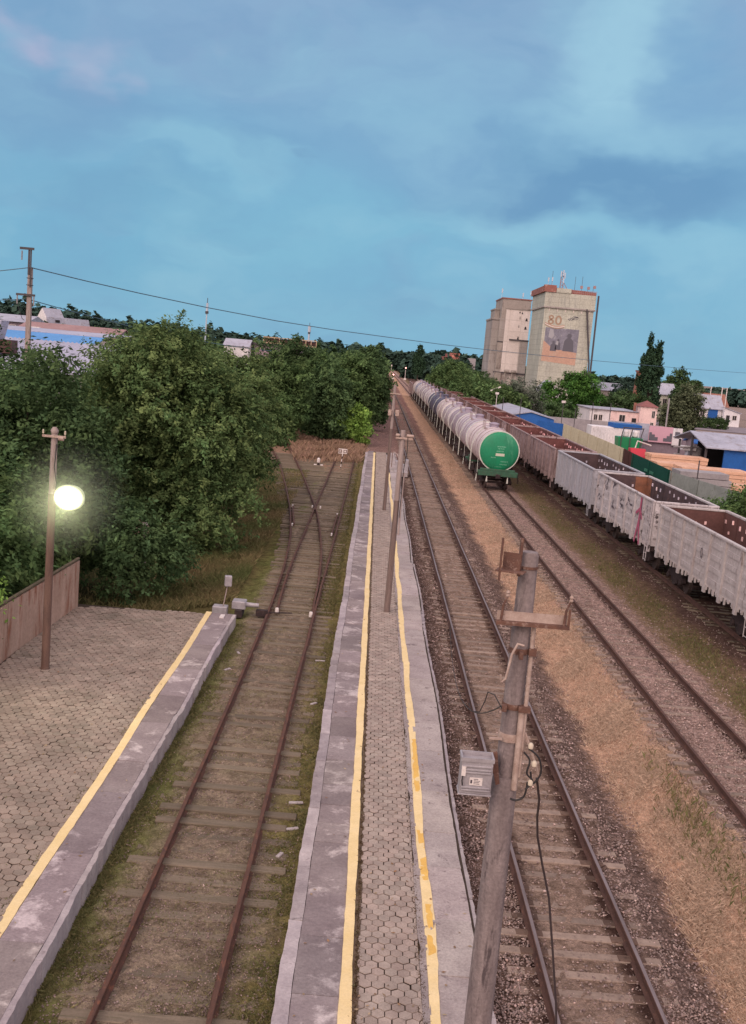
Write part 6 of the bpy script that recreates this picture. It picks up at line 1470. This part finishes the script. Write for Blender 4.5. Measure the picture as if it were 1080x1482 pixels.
A_, B_ = Vector((-23.4, 69.8, 0)), Vector((75, 230, 0))
mb = MB(); mb.tube([A_.lerp(B_, t) + Vector((0, 0, z)) for t, z in ((0.0, 12.86), (.025, 12.5), (.053, 12.15), (.094, 11.73), (.143, 11.35), (.19, 11.16), (.247, 11.06), (.31, 10.96), (.366, 10.95), (.47, 11.03), (.573, 11.18), (.72, 11.46), (.868, 11.79), (1.0, 12.12), (1.13, 12.5), (1.35, 13.3))], .036, 5)
tag(mb.build('overhead_wire', WIRE), 'long sagging wire crossing the sky from the concrete power pole to the right edge', 'wire')
line_wire('short wire running left from the top of the concrete power pole', (-23.6, 70, 12.85), (-45, 68, 9.0), .15, .03)
line_wire('lower dark wire running right from the concrete power pole behind the trees', (-23.3, 70, 10.75), (-11, 112, 8.6), .5, .03)
line_wire('lower faint wire running left from the concrete power pole', (-23.7, 70, 10.8), (-45, 68, 10.2), .6, .025)


# ------------------------------------------------------------------ trees, bushes, grasses, stones
LEAF_ELM = leafmat('leaf_elm', C(112, 126, 80), C(82, 108, 70), .25)
LEAF_DARK = leafmat('leaf_dark', C(92, 112, 72), C(72, 96, 66), .25)
LEAF_MID = leafmat('leaf_mid', C(104, 124, 78), C(80, 106, 68), .25)
LEAF_BRIGHT = leafmat('leaf_bright', C(148, 178, 92), C(122, 158, 80), .3)
LEAF_FAR = leafmat('leaf_far', C(70, 90, 78), C(58, 78, 72), .1)
LEAF_OLIVE = leafmat('leaf_olive', C(110, 116, 90), C(84, 94, 72), .2)
LEAF_SILVER = leafmat('leaf_silver', C(128, 134, 120), C(84, 96, 80), .2)
LEAF_POP = leafmat('leaf_poplar', C(66, 88, 64), C(52, 74, 58), .15)

tree('leafy_tree', 'big dense elm-like tree filling the middle left, its right side over the siding', 'tree', (-8.9, 48.5, -.3),
     [(-9.4, 48.8, 5.8, 3.6, 3.5, 3.6), (-11.0, 49.5, 7.0, 2.3, 2.6, 2.3), (-7.3, 49, 5.9, 1.9, 2.6, 2.0), (-7.4, 47.6, 3.4, 2.4, 2.6, 2.6), (-7.6, 46.0, 1.6, 2.4, 2.0, 1.6), (-10.6, 47, 3.6, 2.4, 2.4, 3.0)],
     LEAF_ELM, 2300, 52, .08, 1, .28, spray=1.0, droop=.7, spread=.14, inner=.55, limbs=26, lobes=11)
tree('leafy_tree', 'tall tree directly behind the big dense elm-like tree', 'tree', (-7.4, 60, -.3),
     [(-8.3, 60, 5.4, 2.8, 3.0, 3.4), (-10.0, 61, 6.4, 2.8, 2.6, 2.4), (-6.9, 60, 5.2, 1.3, 2.0, 2.0), (-7.3, 58, 2.2, 1.7, 2.0, 2.0)], LEAF_ELM, 1200, 48, .09, 2, .24, spray=.95, droop=.6, spread=.15, inner=.5)
tree('leafy_tree', 'rounded darker tree above the boundary wall, left of the lamp post', 'tree', (-14.0, 42, -.3),
     [(-14.0, 42, 4.7, 3.0, 3.0, 3.6), (-12.3, 41, 3.0, 2.2, 2.2, 2.6), (-16.5, 43, 4.4, 2.8, 2.6, 3.3)], LEAF_DARK, 1000, 50, .09, 3, .22, spray=.75, droop=.5, inner=.5)
tree('leafy_tree', 'tree standing at the far left edge below the corrugated shed roof', 'tree', (-19, 50, -.3),
     [(-19, 50, 4.6, 3.6, 3, 3.6), (-21.5, 52, 4.2, 3.0, 3, 3.2), (-17, 53, 4.4, 3, 3, 3.2)], LEAF_DARK, 600, 38, .13, 4, .22, spray=.8, inner=.5)
tree('leafy_tree', 'shadowed tree in the gap between the rounded tree and the big dense tree', 'tree', (-13.0, 55, -.3), [(-13.2, 55, 4.4, 3, 3, 3.9), (-12.0, 52, 2.5, 2.4, 2.2, 2.4)], LEAF_DARK, 500, 36, .13, 5, .22, spray=.8, inner=.5)
tree('bush', 'lush green bush leaning over the boundary wall at the left edge', 'bush', (-11.2, 28.5, -.3),
     [(-11.2, 28.5, 1.9, 1.5, 2.6, 2.0), (-10.7, 31, 1.6, 1.2, 1.8, 1.7), (-11.6, 25.5, 1.7, 1.4, 2.2, 1.8)], LEAF_MID, 520, 40, .085, 6, .08, spray=.45, droop=.2, spread=.16, inner=.5)
tree('bush', 'tall shrub mass behind the lamp post and boundary wall', 'bush', (-12.2, 34, -.3), [(-12.2, 34.5, 2.4, 2.2, 2.6, 2.6), (-10.8, 36, 2.1, 1.6, 2.2, 2.2), (-14, 34, 2.6, 2, 2.4, 2.6)], LEAF_MID, 560, 40, .095, 7, .1, spray=.5, droop=.2, spread=.17, inner=.5)
tree('bush', 'dark rounded bush at the far corner of the left platform under the lamp', 'bush', (-8.2, 36.4, -.3), [(-8.3, 36.3, 1.5, 1.55, 1.5, 1.8), (-7.2, 37.2, 1.0, 1.1, 1.2, 1.3), (-9.2, 37, 1.7, 1.2, 1.4, 1.7)], LEAF_DARK, 420, 40, .075, 8, .07, spray=.42, droop=.3, spread=.15, inner=.5)
tree('bush', 'yellow-green sprig of bush at the very left edge above the wall', 'bush', (-9.95, 27.2, .5), [(-9.95, 26.9, 1.5, .3, .5, .6)], LEAF_BRIGHT, 40, 30, .06, 9, .03, spray=.3, limbs=3)
# boards standing among the leaves
fp = thing('old_board', 'short weathered brown board fence stub half hidden in the leaves left of the grass', 'fence', (-9.3, 43, -.3))
mb = MB(); mb.prism([(-9.75, -.3), (-9.2, -.3), (-8.85, 1.3), (-9.1, 1.55), (-9.6, 1.7)], 42.2, 42.28, 'y'); mb.build('board_panel', WALLC, fp)
mb = MB(); mb.box(-9.15, -8.95, 42.1, 42.3, -.3, 1.5); mb.build('post', CONC_PALE, fp)

# the denser trees along the main line
LAB = ['rounded green tree behind the dry weeds, left of the bright bush', 'round tree directly behind the bright green bush', 'leafy tree left of the bright bush, second from the path', 'dark tree at the back of the clump, over the weeds',
       'tree at the right end of the clump beside the pinkish path', 'tree joining the big elm-like tree and the clump by the path', 'broad tree behind the clump, below the white mast']
for i, (x, y, h, r, mt) in enumerate([(-6.6, 113, 9.2, 3.0, LEAF_MID), (-3.0, 120, 9.3, 2.9, LEAF_MID), (-4.9, 108, 7.4, 2.5, LEAF_DARK), (-9.5, 121, 9.6, 3.6, LEAF_DARK), (-0.9, 131, 9.4, 2.6, LEAF_DARK), (-9.8, 102, 8.0, 2.9, LEAF_MID), (-12.6, 128, 9.4, 3.8, LEAF_DARK)]):
    tree('leafy_tree', LAB[i], 'tree', (x, y, -.3), [(x, y, h * .58, r, r, h * .40), (x + r * .35, y - r * .4, h * .34, r * .75, r * .7, h * .32), (x - r * .4, y - .3, h * .42, r * .7, r * .7, h * .36), (x + .2, y - r * .5, h * .2, r * .8, r * .5, h * .2)], mt, 620, 34, .16, 20 + i, .2, spray=.7, droop=.35, spread=.25, inner=.55, limbs=6)
tree('bush', 'bright light-green young bush at the edge of the dry weeds', 'bush', (-2.2, 107, -.3), [(-2.3, 107, 2.0, 1.5, 1.2, 1.6), (-1.5, 106.8, 2.7, 1.1, 1.0, 1.3), (-3.3, 106.6, 1.5, 1.1, 1, 1.2), (-1.7, 106.4, .9, 1.4, 1, .9)], LEAF_BRIGHT, 360, 40, .12, 33, .08, spray=.5, droop=.0, spread=.2, inner=.5)
proto = tree('leafy_tree', 'first dark tree of the row lining the left of the main line past the path', 'tree', (0, 0, -.3), [(0, 0, 5.4, 3.1, 5, 3.6), (.6, -2, 3.2, 2.6, 3, 2.8), (-2.2, 0, 5.2, 2.8, 4, 3.4), (.4, -3, 1.6, 2.2, 2, 1.6)], LEAF_DARK, 620, 32, .2, 40, .2, spray=.8, droop=.3, spread=.3, inner=.55, limbs=5, group='row of trees along the left of the main line')
ORD = ['first', 'second', 'third', 'fourth', 'fifth', 'sixth', 'seventh', 'eighth', 'ninth', 'tenth', 'eleventh', 'twelfth', 'thirteenth', 'fourteenth']
rg = np.random.RandomState(50); y = 140
for i in range(14):
    t = proto if i == 0 else copy_tree(proto)
    t.location = (-1.9 + rg.uniform(-.5, .3) - (.6 if y > 250 else 0), y, -.3); t.rotation_euler = (0, 0, rg.uniform(-.5, .5)); s = rg.uniform(.88, 1.05) * (1.0 if y < 260 else .92); t.scale = (s, s, s)
    t['label'] = ORD[i] + ' dark tree of the row lining the left of the main line past the path'
    y += 13 + i * 2.2

# right-hand rows of bushes between the gondolas and the silo
RB = [(20.5, 168, 5.2, 3.2, LEAF_MID, 'round bush right behind the far gondolas, nearest to the willow'), (19.2, 184, 6.2, 3.6, LEAF_MID, 'green bush left of the loading shed of the silo'), (23.6, 190, 5.6, 3.6, LEAF_DARK, 'dark bush at the foot of the silo loading shed'),
      (18.6, 204, 7.0, 4.0, LEAF_MID, 'green tree below the grey block, above the gondola row'), (18.2, 226, 8.0, 4.2, LEAF_MID, 'tree below the red brick building, above the gondola row'), (18.6, 252, 9.0, 4.6, LEAF_MID, 'pale green tree left of the red brick building'),
      (25, 236, 6.4, 4.6, LEAF_DARK, 'dark bush between the grey block and the silo'), (19.5, 286, 10.0, 5.2, LEAF_MID, 'tree left of the brick building near the far gondolas'), (22.5, 330, 11.0, 6, LEAF_FAR, 'bluish tree above the far end of the gondola row'), (28, 300, 7.4, 6, LEAF_DARK, 'broad low tree in front of the brick building')]
for i, (x, y, h, r, mt, lab) in enumerate(RB):
    tree('leafy_tree', lab, 'tree', (x, y, -.3), [(x, y, h * .55, r, r, h * .43), (x - r * .5, y - 1, h * .36, r * .75, r * .7, h * .34), (x + r * .5, y - .5, h * .38, r * .75, r * .7, h * .34), (x, y - r * .4, h * .2, r, r * .5, h * .2)], mt, 420, 32, .22, 60 + i, .2, spray=.7, droop=.3, spread=.32, inner=.55, limbs=4, group='bushes and trees behind the gondola row')
tree('willow', 'pale olive willow with bare white twigs in front of the silo', 'tree', (24.0, 172, -.3), [(24.0, 172, 4.6, 2.9, 2.6, 3.8), (22.2, 171, 3.2, 2.0, 2, 2.8), (26, 172, 3.2, 2.0, 2, 2.8)], LEAF_SILVER, 330, 26, .17, 75, .18, spray=1.0, droop=.9, spread=.25, inner=.2, limbs=20, bark=PALEPOLE)
tree('leafy_tree', 'large bright green tree at the foot of the mural tower', 'tree', (38.4, 207, -.3), [(38.4, 207, 4.6, 5.0, 4.0, 4.4), (34.8, 206.5, 3.2, 3.2, 3, 3.2), (41.8, 207, 3.6, 3.4, 3, 3.2), (38.4, 205, 1.6, 5.2, 2.4, 1.9), (39.4, 207, 6.8, 2.6, 2.6, 2.2)], leafmat('leaf_green', C(86, 122, 58), C(62, 100, 52), .2), 900, 36, .19, 76, .3, spray=.8, droop=.2, spread=.28, inner=.55)
tree('leafy_tree', 'dark broad tree between the bright green tree and the tall poplar', 'tree', (50.5, 215, -.3), [(50.2, 215, 3.4, 4.2, 3.5, 3.0), (54, 215, 3.2, 3.4, 3, 2.8), (46.8, 215, 2.8, 3.0, 3, 2.6)], LEAF_DARK, 520, 32, .2, 77, .25, spray=.7, inner=.55)
tree('bush', 'low dark bush left of the bright green tree beside the blue warehouse', 'bush', (29.5, 180.5, -.3), [(29.5, 180.5, 1.8, 2.6, 2, 2.2), (32.5, 180, 1.6, 2.6, 2, 1.9)], LEAF_DARK, 240, 32, .16, 78, .1, spray=.6, inner=.5)

def poplar(lab, x, y, h, tops, r, seed):
    ells = [(x, y, h * .36, r, r, h * .36), (x - r * .25, y, h * .55, r * .8, r * .8, h * .28)]
    for dx, zt, rr in tops: ells.append((x + dx, y, zt - h * .2, rr, rr, h * .2))
    tree('poplar', lab, 'tree', (x, y, -.3), ells, LEAF_POP, 800, 36, .2, seed, .35, spray=.8, droop=-1.8, spread=.16, inner=.7, limbs=8)
poplar('tall dark pyramid poplar with two ragged tips behind the pink house', 61.2, 235, 17.0, [(-.9, 18.9, .62), (.9, 18.6, .62), (-1.6, 15.8, .9), (.6, 15.6, .9), (1.3, 17.3, .5), (-.3, 16.5, 1.3)], 2.55, 80)
poplar('shorter three-tipped poplar right of the tall poplar', 66.0, 252, 13.6, [(-1.5, 13.0, .55), (.2, 13.9, .55), (1.6, 12.9, .6)], 1.9, 81)
poplar('slim lone dark poplar far away above the tank train', 17.0, 450, 13.6, [(0.3, 14.8, 1.2)], 2.7, 82)
tree('leafy_tree', 'large dull olive tree right of the poplars with bare pale twigs', 'tree', (50.3, 168, -.3), [(49.6, 168, 4.4, 2.8, 2.6, 3.9), (47.6, 167, 2.6, 2.2, 2, 2.8), (49, 166, 2.0, 2.2, 2, 2.4)], LEAF_OLIVE, 620, 30, .18, 83, .25, spray=.9, droop=.4, spread=.26, inner=.45, limbs=16, bark=PALEPOLE)
tree('leafy_tree', 'rounded dark tree behind the olive tree and white house', 'tree', (80, 262, -.3), [(79.5, 264, 5.6, 3.0, 3, 4.4), (76.5, 265, 4.6, 2.6, 3, 3.6)], LEAF_DARK, 420, 32, .22, 84, .3, spray=.8, inner=.5)
tree('hedge', 'clipped dark green hedge in front of the blue garage door', 'hedge', (71, 224, -.3), [(67.5, 224, .7, 2.6, 1.4, 1.3), (70.8, 224, .7, 2.6, 1.4, 1.3), (74.0, 224, .7, 2.2, 1.4, 1.3)], LEAF_DARK, 420, 30, .14, 85, .08, spray=.3, droop=0, spread=.2, inner=.7, limbs=3)
tree('bush', 'grey-green bush at the right edge below the red roof', 'bush', (73.5, 190, -.3), [(74.0, 190, 2.8, 2.6, 2, 3.0), (76, 190, 3.2, 2.4, 2, 3.2), (71, 190, 1.3, 2.2, 2, 1.6)], LEAF_OLIVE, 380, 30, .18, 86, .15, spray=.6, inner=.5)
tree('bush', 'overgrown bush at the right edge behind the nearest gondola', 'bush', (24.0, 66, -.3), [(24.4, 66, 1.2, 1.7, 2.4, 1.6), (22.6, 67, .6, 1.4, 2, .9), (25.0, 63, 1.5, 1.4, 2, 1.9)], LEAF_MID, 420, 34, .1, 87, .07, spray=.5, droop=.1, spread=.2, inner=.4)
for i, (x, y, lab) in enumerate(((86, 300, 'dark tree far right behind the red roof'), (100, 330, 'far tree on the right edge of the horizon'), (72, 300, 'tree on the horizon behind the white house'), (112, 300, 'low tree at the right edge beyond the houses'))):
    h = (12.5, 8.5, 9.5, 7)[i]; tree('leafy_tree', lab, 'tree', (x, y, -.3), [(x, y, h * .5, 4.6, 4, h * .46), (x + 4, y, h * .4, 4, 3, h * .38)], LEAF_FAR if i else LEAF_DARK, 300, 28, .3, 90 + i, .25, spray=.9, spread=.4, inner=.5, limbs=4)

# far-off woods that read as one mass
def wood(name, n, xf, yf, hf, mat, seed, leaf=.55, per=70, sx=4):
    rng = np.random.RandomState(seed); Ps = []; Ns = []; H = []; S = []
    for i in range(n):
        u = rng.uniform(); x, y = xf(u) + rng.normal(0, sx), yf(u) + rng.uniform(-12, 12); h = hf(u) * rng.uniform(.78, 1.06); r = h * rng.uniform(.26, .45)
        if rng.rand() < .08: r *= .45; h *= 1.18
        m_ = per; d_ = unit(rng.normal(0, 1, (m_, 3))); q = d_ * np.array([r, r, h * .5]) * (0.6 + .4 * rng.uniform(0, 1, (m_, 1)) ** .5) + np.array([x, y, h * .5 - .3])
        Ps.append(q); Ns.append(d_ + np.array([0, 0, .5])); H.append(np.full(m_, rng.uniform())); S.append(rng.uniform(.75, 1.2) * rng.uniform(.8, 1.2, m_))
    P_ = np.concatenate(Ps); N_ = np.concatenate(Ns); k_ = len(P_); P_[:, 2] = np.maximum(P_[:, 2], 0)
    L_ = leaf * rng.uniform(.7, 1.5, k_) * (1 + P_[:, 1] / 900); V, F = leaf_quads(P_, N_, L_, L_ * .7, rng)
    o = np_mesh(name, V, F, mat, np.repeat(np.stack([np.concatenate(H), np.concatenate(S), np.zeros(k_)], 1), 4, 0)); tag(o, kind='stuff'); return o
wood('distant_woods', 420, lambda u: -230 + 215 * u, lambda u: 405 + 50 * math.sin(u * 9), lambda u: np.interp(u, [0, .3, .6, .85, 1], [17.5, 17, 16, 13.5, 12.4]), LEAF_FAR, 101, .75, 130)
wood('distant_woods', 260, lambda u: -70 + 64 * u, lambda u: 230 + 60 * u, lambda u: np.interp(u, [0, .5, 1], [10.5, 9.2, 9.2]), LEAF_DARK, 102, .5, 110)
wood('distant_woods', 260, lambda u: -14 + 96 * u, lambda u: 680 + 40 * math.sin(u * 7), lambda u: 13.5 + 1.2 * math.sin(u * 13), LEAF_FAR, 103, 1.3, 90)
wood('distant_woods', 220, lambda u: 16 + 70 * u, lambda u: 480 + 60 * u, lambda u: 9.6 + 1.0 * math.sin(u * 11), LEAF_FAR, 104, .8, 90)
wood('distant_woods', 330, lambda u: 80 + 260 * u, lambda u: 430 + 60 * math.sin(u * 5), lambda u: np.interp(u, [0, .08, .16, .26, 1], [9.6, 9.4, 8.6, 8.2, 8.2]), LEAF_FAR, 105, .85, 90)
wood('tree_tunnel_undergrowth', 90, lambda u: -5.5 - 2.5 * u, lambda u: 150 + 300 * u, lambda u: 2.2, LEAF_DARK, 106, .22, 160, 1.0)

# ---- grass and weeds (nobody could count them)
def blades(name, X_, Y_, Z_, L_, w_, mat, seed, lean=.5, hue=None):
    rng = np.random.RandomState(seed); n = len(X_)
    a = rng.uniform(0, 2 * PI, n); ln = rng.uniform(0, lean, n) * L_; b = rng.uniform(0, 2 * PI, n)
    bx, by = np.cos(a) * w_ / 2, np.sin(a) * w_ / 2
    mx, my = np.cos(b) * ln * .35, np.sin(b) * ln * .35
    V = np.stack([np.stack([X_ - bx, Y_ - by, Z_], 1), np.stack([X_ + bx, Y_ + by, Z_], 1), np.stack([X_ + bx * .6 + mx, Y_ + by * .6 + my, Z_ + L_ * .6], 1), np.stack([X_ + np.cos(b) * ln, Y_ + np.sin(b) * ln, Z_ + L_ * .95], 1)], 1).reshape(-1, 3)
    hue = rng.uniform(0, 1, n) if hue is None else hue
    o = np_mesh(name, V, np.arange(4 * n).reshape(-1, 4), mat, np.repeat(np.stack([hue, rng.uniform(.7, 1.25, n), np.zeros(n)], 1), 4, 0)); tag(o, kind='stuff'); return o
STRAWM = leafmat('straw', C(216, 190, 168), C(190, 164, 144), .3); WEEDRED = leafmat('dry_weed', C(184, 150, 132), C(152, 130, 106), .3); GRASSG = leafmat('grass_green', C(108, 116, 74), C(146, 128, 96), .3); MOSSG = leafmat('moss_green', C(110, 116, 76), C(148, 136, 98), .3)
def nz(x, y, s): return np.sin(x * 1.7 * s + 1.3 * np.sin(y * .9 * s)) * np.sin(y * 1.1 * s + 2.1 * np.sin(x * .6 * s)) * .5 + .5 * np.sin(x * 3.9 * s - y * 2.7 * s)
def ypow(rng, n, y0, y1): u = rng.uniform(0, 1, n); return 1 / (1 / y0 + u * (1 / y1 - 1 / y0))
rg = np.random.RandomState(200)
n = 260000; Y_ = ypow(rg, n, 12.5, 120); X_ = 7.45 + rg.normal(0, .72, n) + .12 * np.sin(Y_ * .7) - np.interp(Y_, [13, 20, 30], [.0, .0, .0]); keep = (rg.uniform(0, 1, n) < .35 + .65 * (nz(X_, Y_, .8) > -.1)) & (X_ > 6.1) & (X_ < 9.0)
X_, Y_ = X_[keep], Y_[keep]; L_ = rg.uniform(.03, .11, len(X_)) * (.75 + .4 * (nz(X_, Y_, .5) > 0)); blades('dry_grass', X_, Y_, np.full(len(X_), -.3), L_, .0035 + .00035 * Y_, STRAWM, 201, 1.6)
n = 900; Y_ = rg.normal(20.5, 2.4, n); X_ = 7.7 + rg.normal(0, .3, n); blades('green_grass', X_, Y_, np.full(n, -.29), rg.uniform(.08, .25, n), .014, GRASSG, 202, .8)
n = 90000; Y_ = ypow(rg, n, 11, 34); s_ = rg.uniform(0, 1, n) < .5; X_ = np.where(s_, -4.05 + np.abs(rg.normal(0, .42, n)), -.66 - np.abs(rg.normal(0, .3, n))); keep = nz(X_ * .6, Y_, .9) + rg.normal(0, .35, n) > -.35; X_, Y_ = X_[keep], Y_[keep]
blades('mossy_grass', X_, Y_, np.full(len(X_), -.235), rg.uniform(.02, .11, len(X_)), .006 + .0002 * Y_, MOSSG, 203, 1.3)
n = 40000; Y_ = ypow(rg, n, 11, 40); X_ = rg.uniform(-3.9, -.8, n); keep = nz(X_ * .8, Y_, .7) + rg.normal(0, .4, n) > .25; X_, Y_ = X_[keep], Y_[keep]; blades('sparse_grass', X_, Y_, np.full(len(X_), -.19), rg.uniform(.015, .06, len(X_)), .008, MOSSG, 204, 1.2)
n = 60000; Y_ = ypow(rg, n, 34, 80); X_ = -4.6 - np.abs(rg.normal(0, 2.0, n)); keep = nz(X_, Y_, .5) > -.5; X_, Y_ = X_[keep], Y_[keep]; blades('rough_grass', X_, Y_, np.full(len(X_), -.28), rg.uniform(.06, .3, len(X_)), .022, GRASSG, 205, .9, hue=np.clip(.5 + .6 * nz(X_, Y_, .35) + rg.normal(0, .2, len(X_)), 0, 1))
n = 30000; Y_ = ypow(rg, n, 36, 100); X_ = -.85 - np.abs(rg.normal(0, .35, n)); blades('rough_grass', X_, Y_, np.full(n, -.25), rg.uniform(.04, .18, n), .016, GRASSG, 206, .9)
n = 50000; Y_ = rg.uniform(84, 118, n); X_ = rg.uniform(-8.5, -.7, n); keep = (Y_ > 84 + 5 * rg.uniform(0, 1, n) + .6 * (X_ + 8)) & (X_ > np.interp(Y_, [84, 118], [-6.2, -9])); X_, Y_ = X_[keep], Y_[keep]; blades('dry_weeds', X_, Y_, np.full(len(X_), -.3), rg.uniform(.15, .75, len(X_)) * (.6 + .6 * (nz(X_, Y_, .4) > 0)), .035, WEEDRED, 207, .7)
n = 40000; Y_ = ypow(rg, n, 28, 120); X_ = 12.1 + rg.normal(0, .65, n); keep = nz(X_, Y_, .35) + rg.normal(0, .5, n) > -.2; X_, Y_ = X_[keep], Y_[keep]; blades('verge_grass', X_, Y_, np.full(len(X_), -.33), rg.uniform(.03, .13, len(X_)), .02, GRASSG, 208, 1.1)
n = 26000; Y_ = ypow(rg, n, 45, 170); X_ = 20.6 + rg.normal(0, 1.7, n); blades('tall_weeds', X_, Y_, np.full(n, -.36), rg.uniform(.3, 1.2, n) * np.where(rg.uniform(0, 1, n) < .2, 1.4, 1), .05, GRASSG, 209, .5)
n = 9000; Y_ = ypow(rg, n, 11, 90); X_ = np.where(rg.uniform(0, 1, n) < .6, .44 + rg.normal(0, .02, n), 1.40 + rg.normal(0, .03, n)); blades('joint_weeds', X_, Y_, np.full(n, ZP - .02), rg.uniform(.015, .06, n), .01, leafmat('joint_weed', C(112, 96, 70), C(92, 70, 54), .3), 210, 1.2)

n = 5200; Y_ = ypow(rg, n, 11, 33); X_ = np.where(rg.uniform(0, 1, n) < .45, -9.25 + np.abs(rg.normal(0, .22, n)), np.where(rg.uniform(0, 1, n) < .5, -5.04 - np.abs(rg.normal(0, .06, n)), rg.uniform(-9.2, -5.1, n)))
keep = nz(X_ * 1.3, Y_ * 1.2, 1.0) > .1; X_, Y_ = X_[keep], Y_[keep]; blades('joint_weeds', X_, Y_, np.full(len(X_), ZP - .015), rg.uniform(.015, .06, len(X_)), .012, GRASSG, 212, 1.2)
n = 420; Y_ = ypow(rg, n, 11, 60); X_ = np.where(Y_ < 33, rg.choice([1, 0], n) * 0 + np.where(rg.uniform(0, 1, n) < .6, rg.uniform(-9.2, -4.2, n), rg.uniform(-.4, 2.2, n)), rg.uniform(-.4, 2.2, n))
Pl = np.stack([X_, Y_, np.full(n, ZP + .016)], 1); Vl, Fl = leaf_quads(Pl, np.tile(np.array([[0, 0, 3.0]]), (n, 1)), rg.uniform(.02, .045, n), rg.uniform(.012, .025, n), rg)
tag(np_mesh('fallen_leaves', Vl, Fl, leafmat('dead_leaf', C(150, 112, 84), C(176, 158, 132), .1), np.repeat(np.stack([rg.uniform(0, 1, n), rg.uniform(.6, 1.1, n), np.zeros(n)], 1), 4, 0)), kind='stuff')

# ---- ballast stones
STONE = M('ballast_stone', C(172, 150, 144), C(142, 122, 117), scale=3, rough=.95, bump=.3, attr=True)
def stones(name, X_, Y_, Z_, S_, seed, bright=(.5, 1.25), white=.05):
    rng = np.random.RandomState(seed); n = len(X_)
    base = np.array([(1, 0, 0), (0, 1, 0), (-1, 0, 0), (0, -1, 0), (0, 0, 1), (0, 0, -1)], float)
    V = base[None] * rng.uniform(.55, 1.2, (n, 6, 1)) + rng.normal(0, .14, (n, 6, 3))
    a = rng.uniform(0, 2 * PI, n); c_, s_ = np.cos(a)[:, None], np.sin(a)[:, None]
    t = rng.normal(0, .4, n)[:, None]; x0, y0, z0 = V[..., 0], V[..., 1] * .8, V[..., 2] * .62
    z1 = z0 + x0 * t; V = np.stack([x0 * c_ - y0 * s_, x0 * s_ + y0 * c_, z1], -1) * S_[:, None, None] + np.stack([X_, Y_, Z_], 1)[:, None]
    f = np.array([(0, 1, 4), (1, 2, 4), (2, 3, 4), (3, 0, 4), (1, 0, 5), (2, 1, 5), (3, 2, 5), (0, 3, 5)]); F_ = (np.arange(n)[:, None, None] * 6 + f[None]).reshape(-1, 3)
    k_ = rng.uniform(*bright, n); k_ = np.where(rng.uniform(0, 1, n) < white, rng.uniform(1.4, 1.75, n), k_); t2 = rng.uniform(.94, 1.04, n)
    o = np_mesh(name, V.reshape(-1, 3), F_, STONE, np.repeat(np.stack([k_, k_ * t2, k_ * t2 * rng.uniform(.95, 1.02, n)], 1), 6, 0)); tag(o, kind='stuff'); return o
def zprof(x): return prof(x)
n = 26000; Y_ = ypow(rg, n, 11, 70); side = rg.uniform(0, 1, n); X_ = np.where(side < .42, rg.uniform(2.42, 3.3, n), np.where(side < .86, 5.0 + np.abs(rg.normal(0, .55, n)), rg.uniform(3.4, 5.0, n)))
stones('ballast_gravel', X_, Y_, zprof(X_) + rg.uniform(-.01, .02, n), rg.uniform(.018, .042, n) * (.8 + .01 * Y_), 300, (.5, 1.05), .07)
n = 30000; Y_ = ypow(rg, n, 17, 90); side = rg.uniform(0, 1, n); X_ = np.where(side < .5, 8.6 - np.abs(rg.normal(0, .35, n)) + .25, np.where(side < .88, rg.uniform(8.9, 10.3, n), 10.45 + np.abs(rg.normal(0, .4, n))))
stones('ballast_gravel', X_, Y_, zprof(X_) + rg.uniform(-.01, .03, n), rg.uniform(.02, .045, n) * (.8 + .008 * Y_), 301, (.6, 1.15), .09)
n = 16000; Y_ = ypow(rg, n, 11, 60); X_ = rg.uniform(-3.9, -.75, n); stones('loose_stones_gravel', X_, Y_, np.full(n, -.176), rg.uniform(.008, .026, n), 302, (.4, .95), .03)
n = 3000; Y_ = ypow(rg, n, 28, 90); X_ = rg.uniform(11, 14.2, n); stones('loose_stones_gravel', X_, Y_, zprof(X_), rg.uniform(.015, .05, n), 303, (.6, 1.1), .1)
# litter: pale scraps beside the left track
for i, (x, y, l, a) in enumerate(((-1.0, 30.5, .3, .1), (-.95, 26.6, .22, .9), (-.93, 20.4, .3, .2), (-.92, 19.2, .28, .4), (-3.6, 28.9, .25, 1.0), (-3.5, 30.6, .2, 2), (-1.05, 18.1, .2, 1.2), (2.62, 15.9, .22, .1))):
    mb = MB(); mb.box(x - l / 2, x + l / 2, y - .04, y + .04, -.19, -.15, rz=a)
    tag(mb.build('pale_scrap', CONC_PALE, bevel=.01), 'pale stick-like scrap lying beside the ' + ('main track ballast' if x > 0 else 'rusty left track'), 'scrap', 'pale scraps beside the ' + ('main track' if x > 0 else 'left track'))
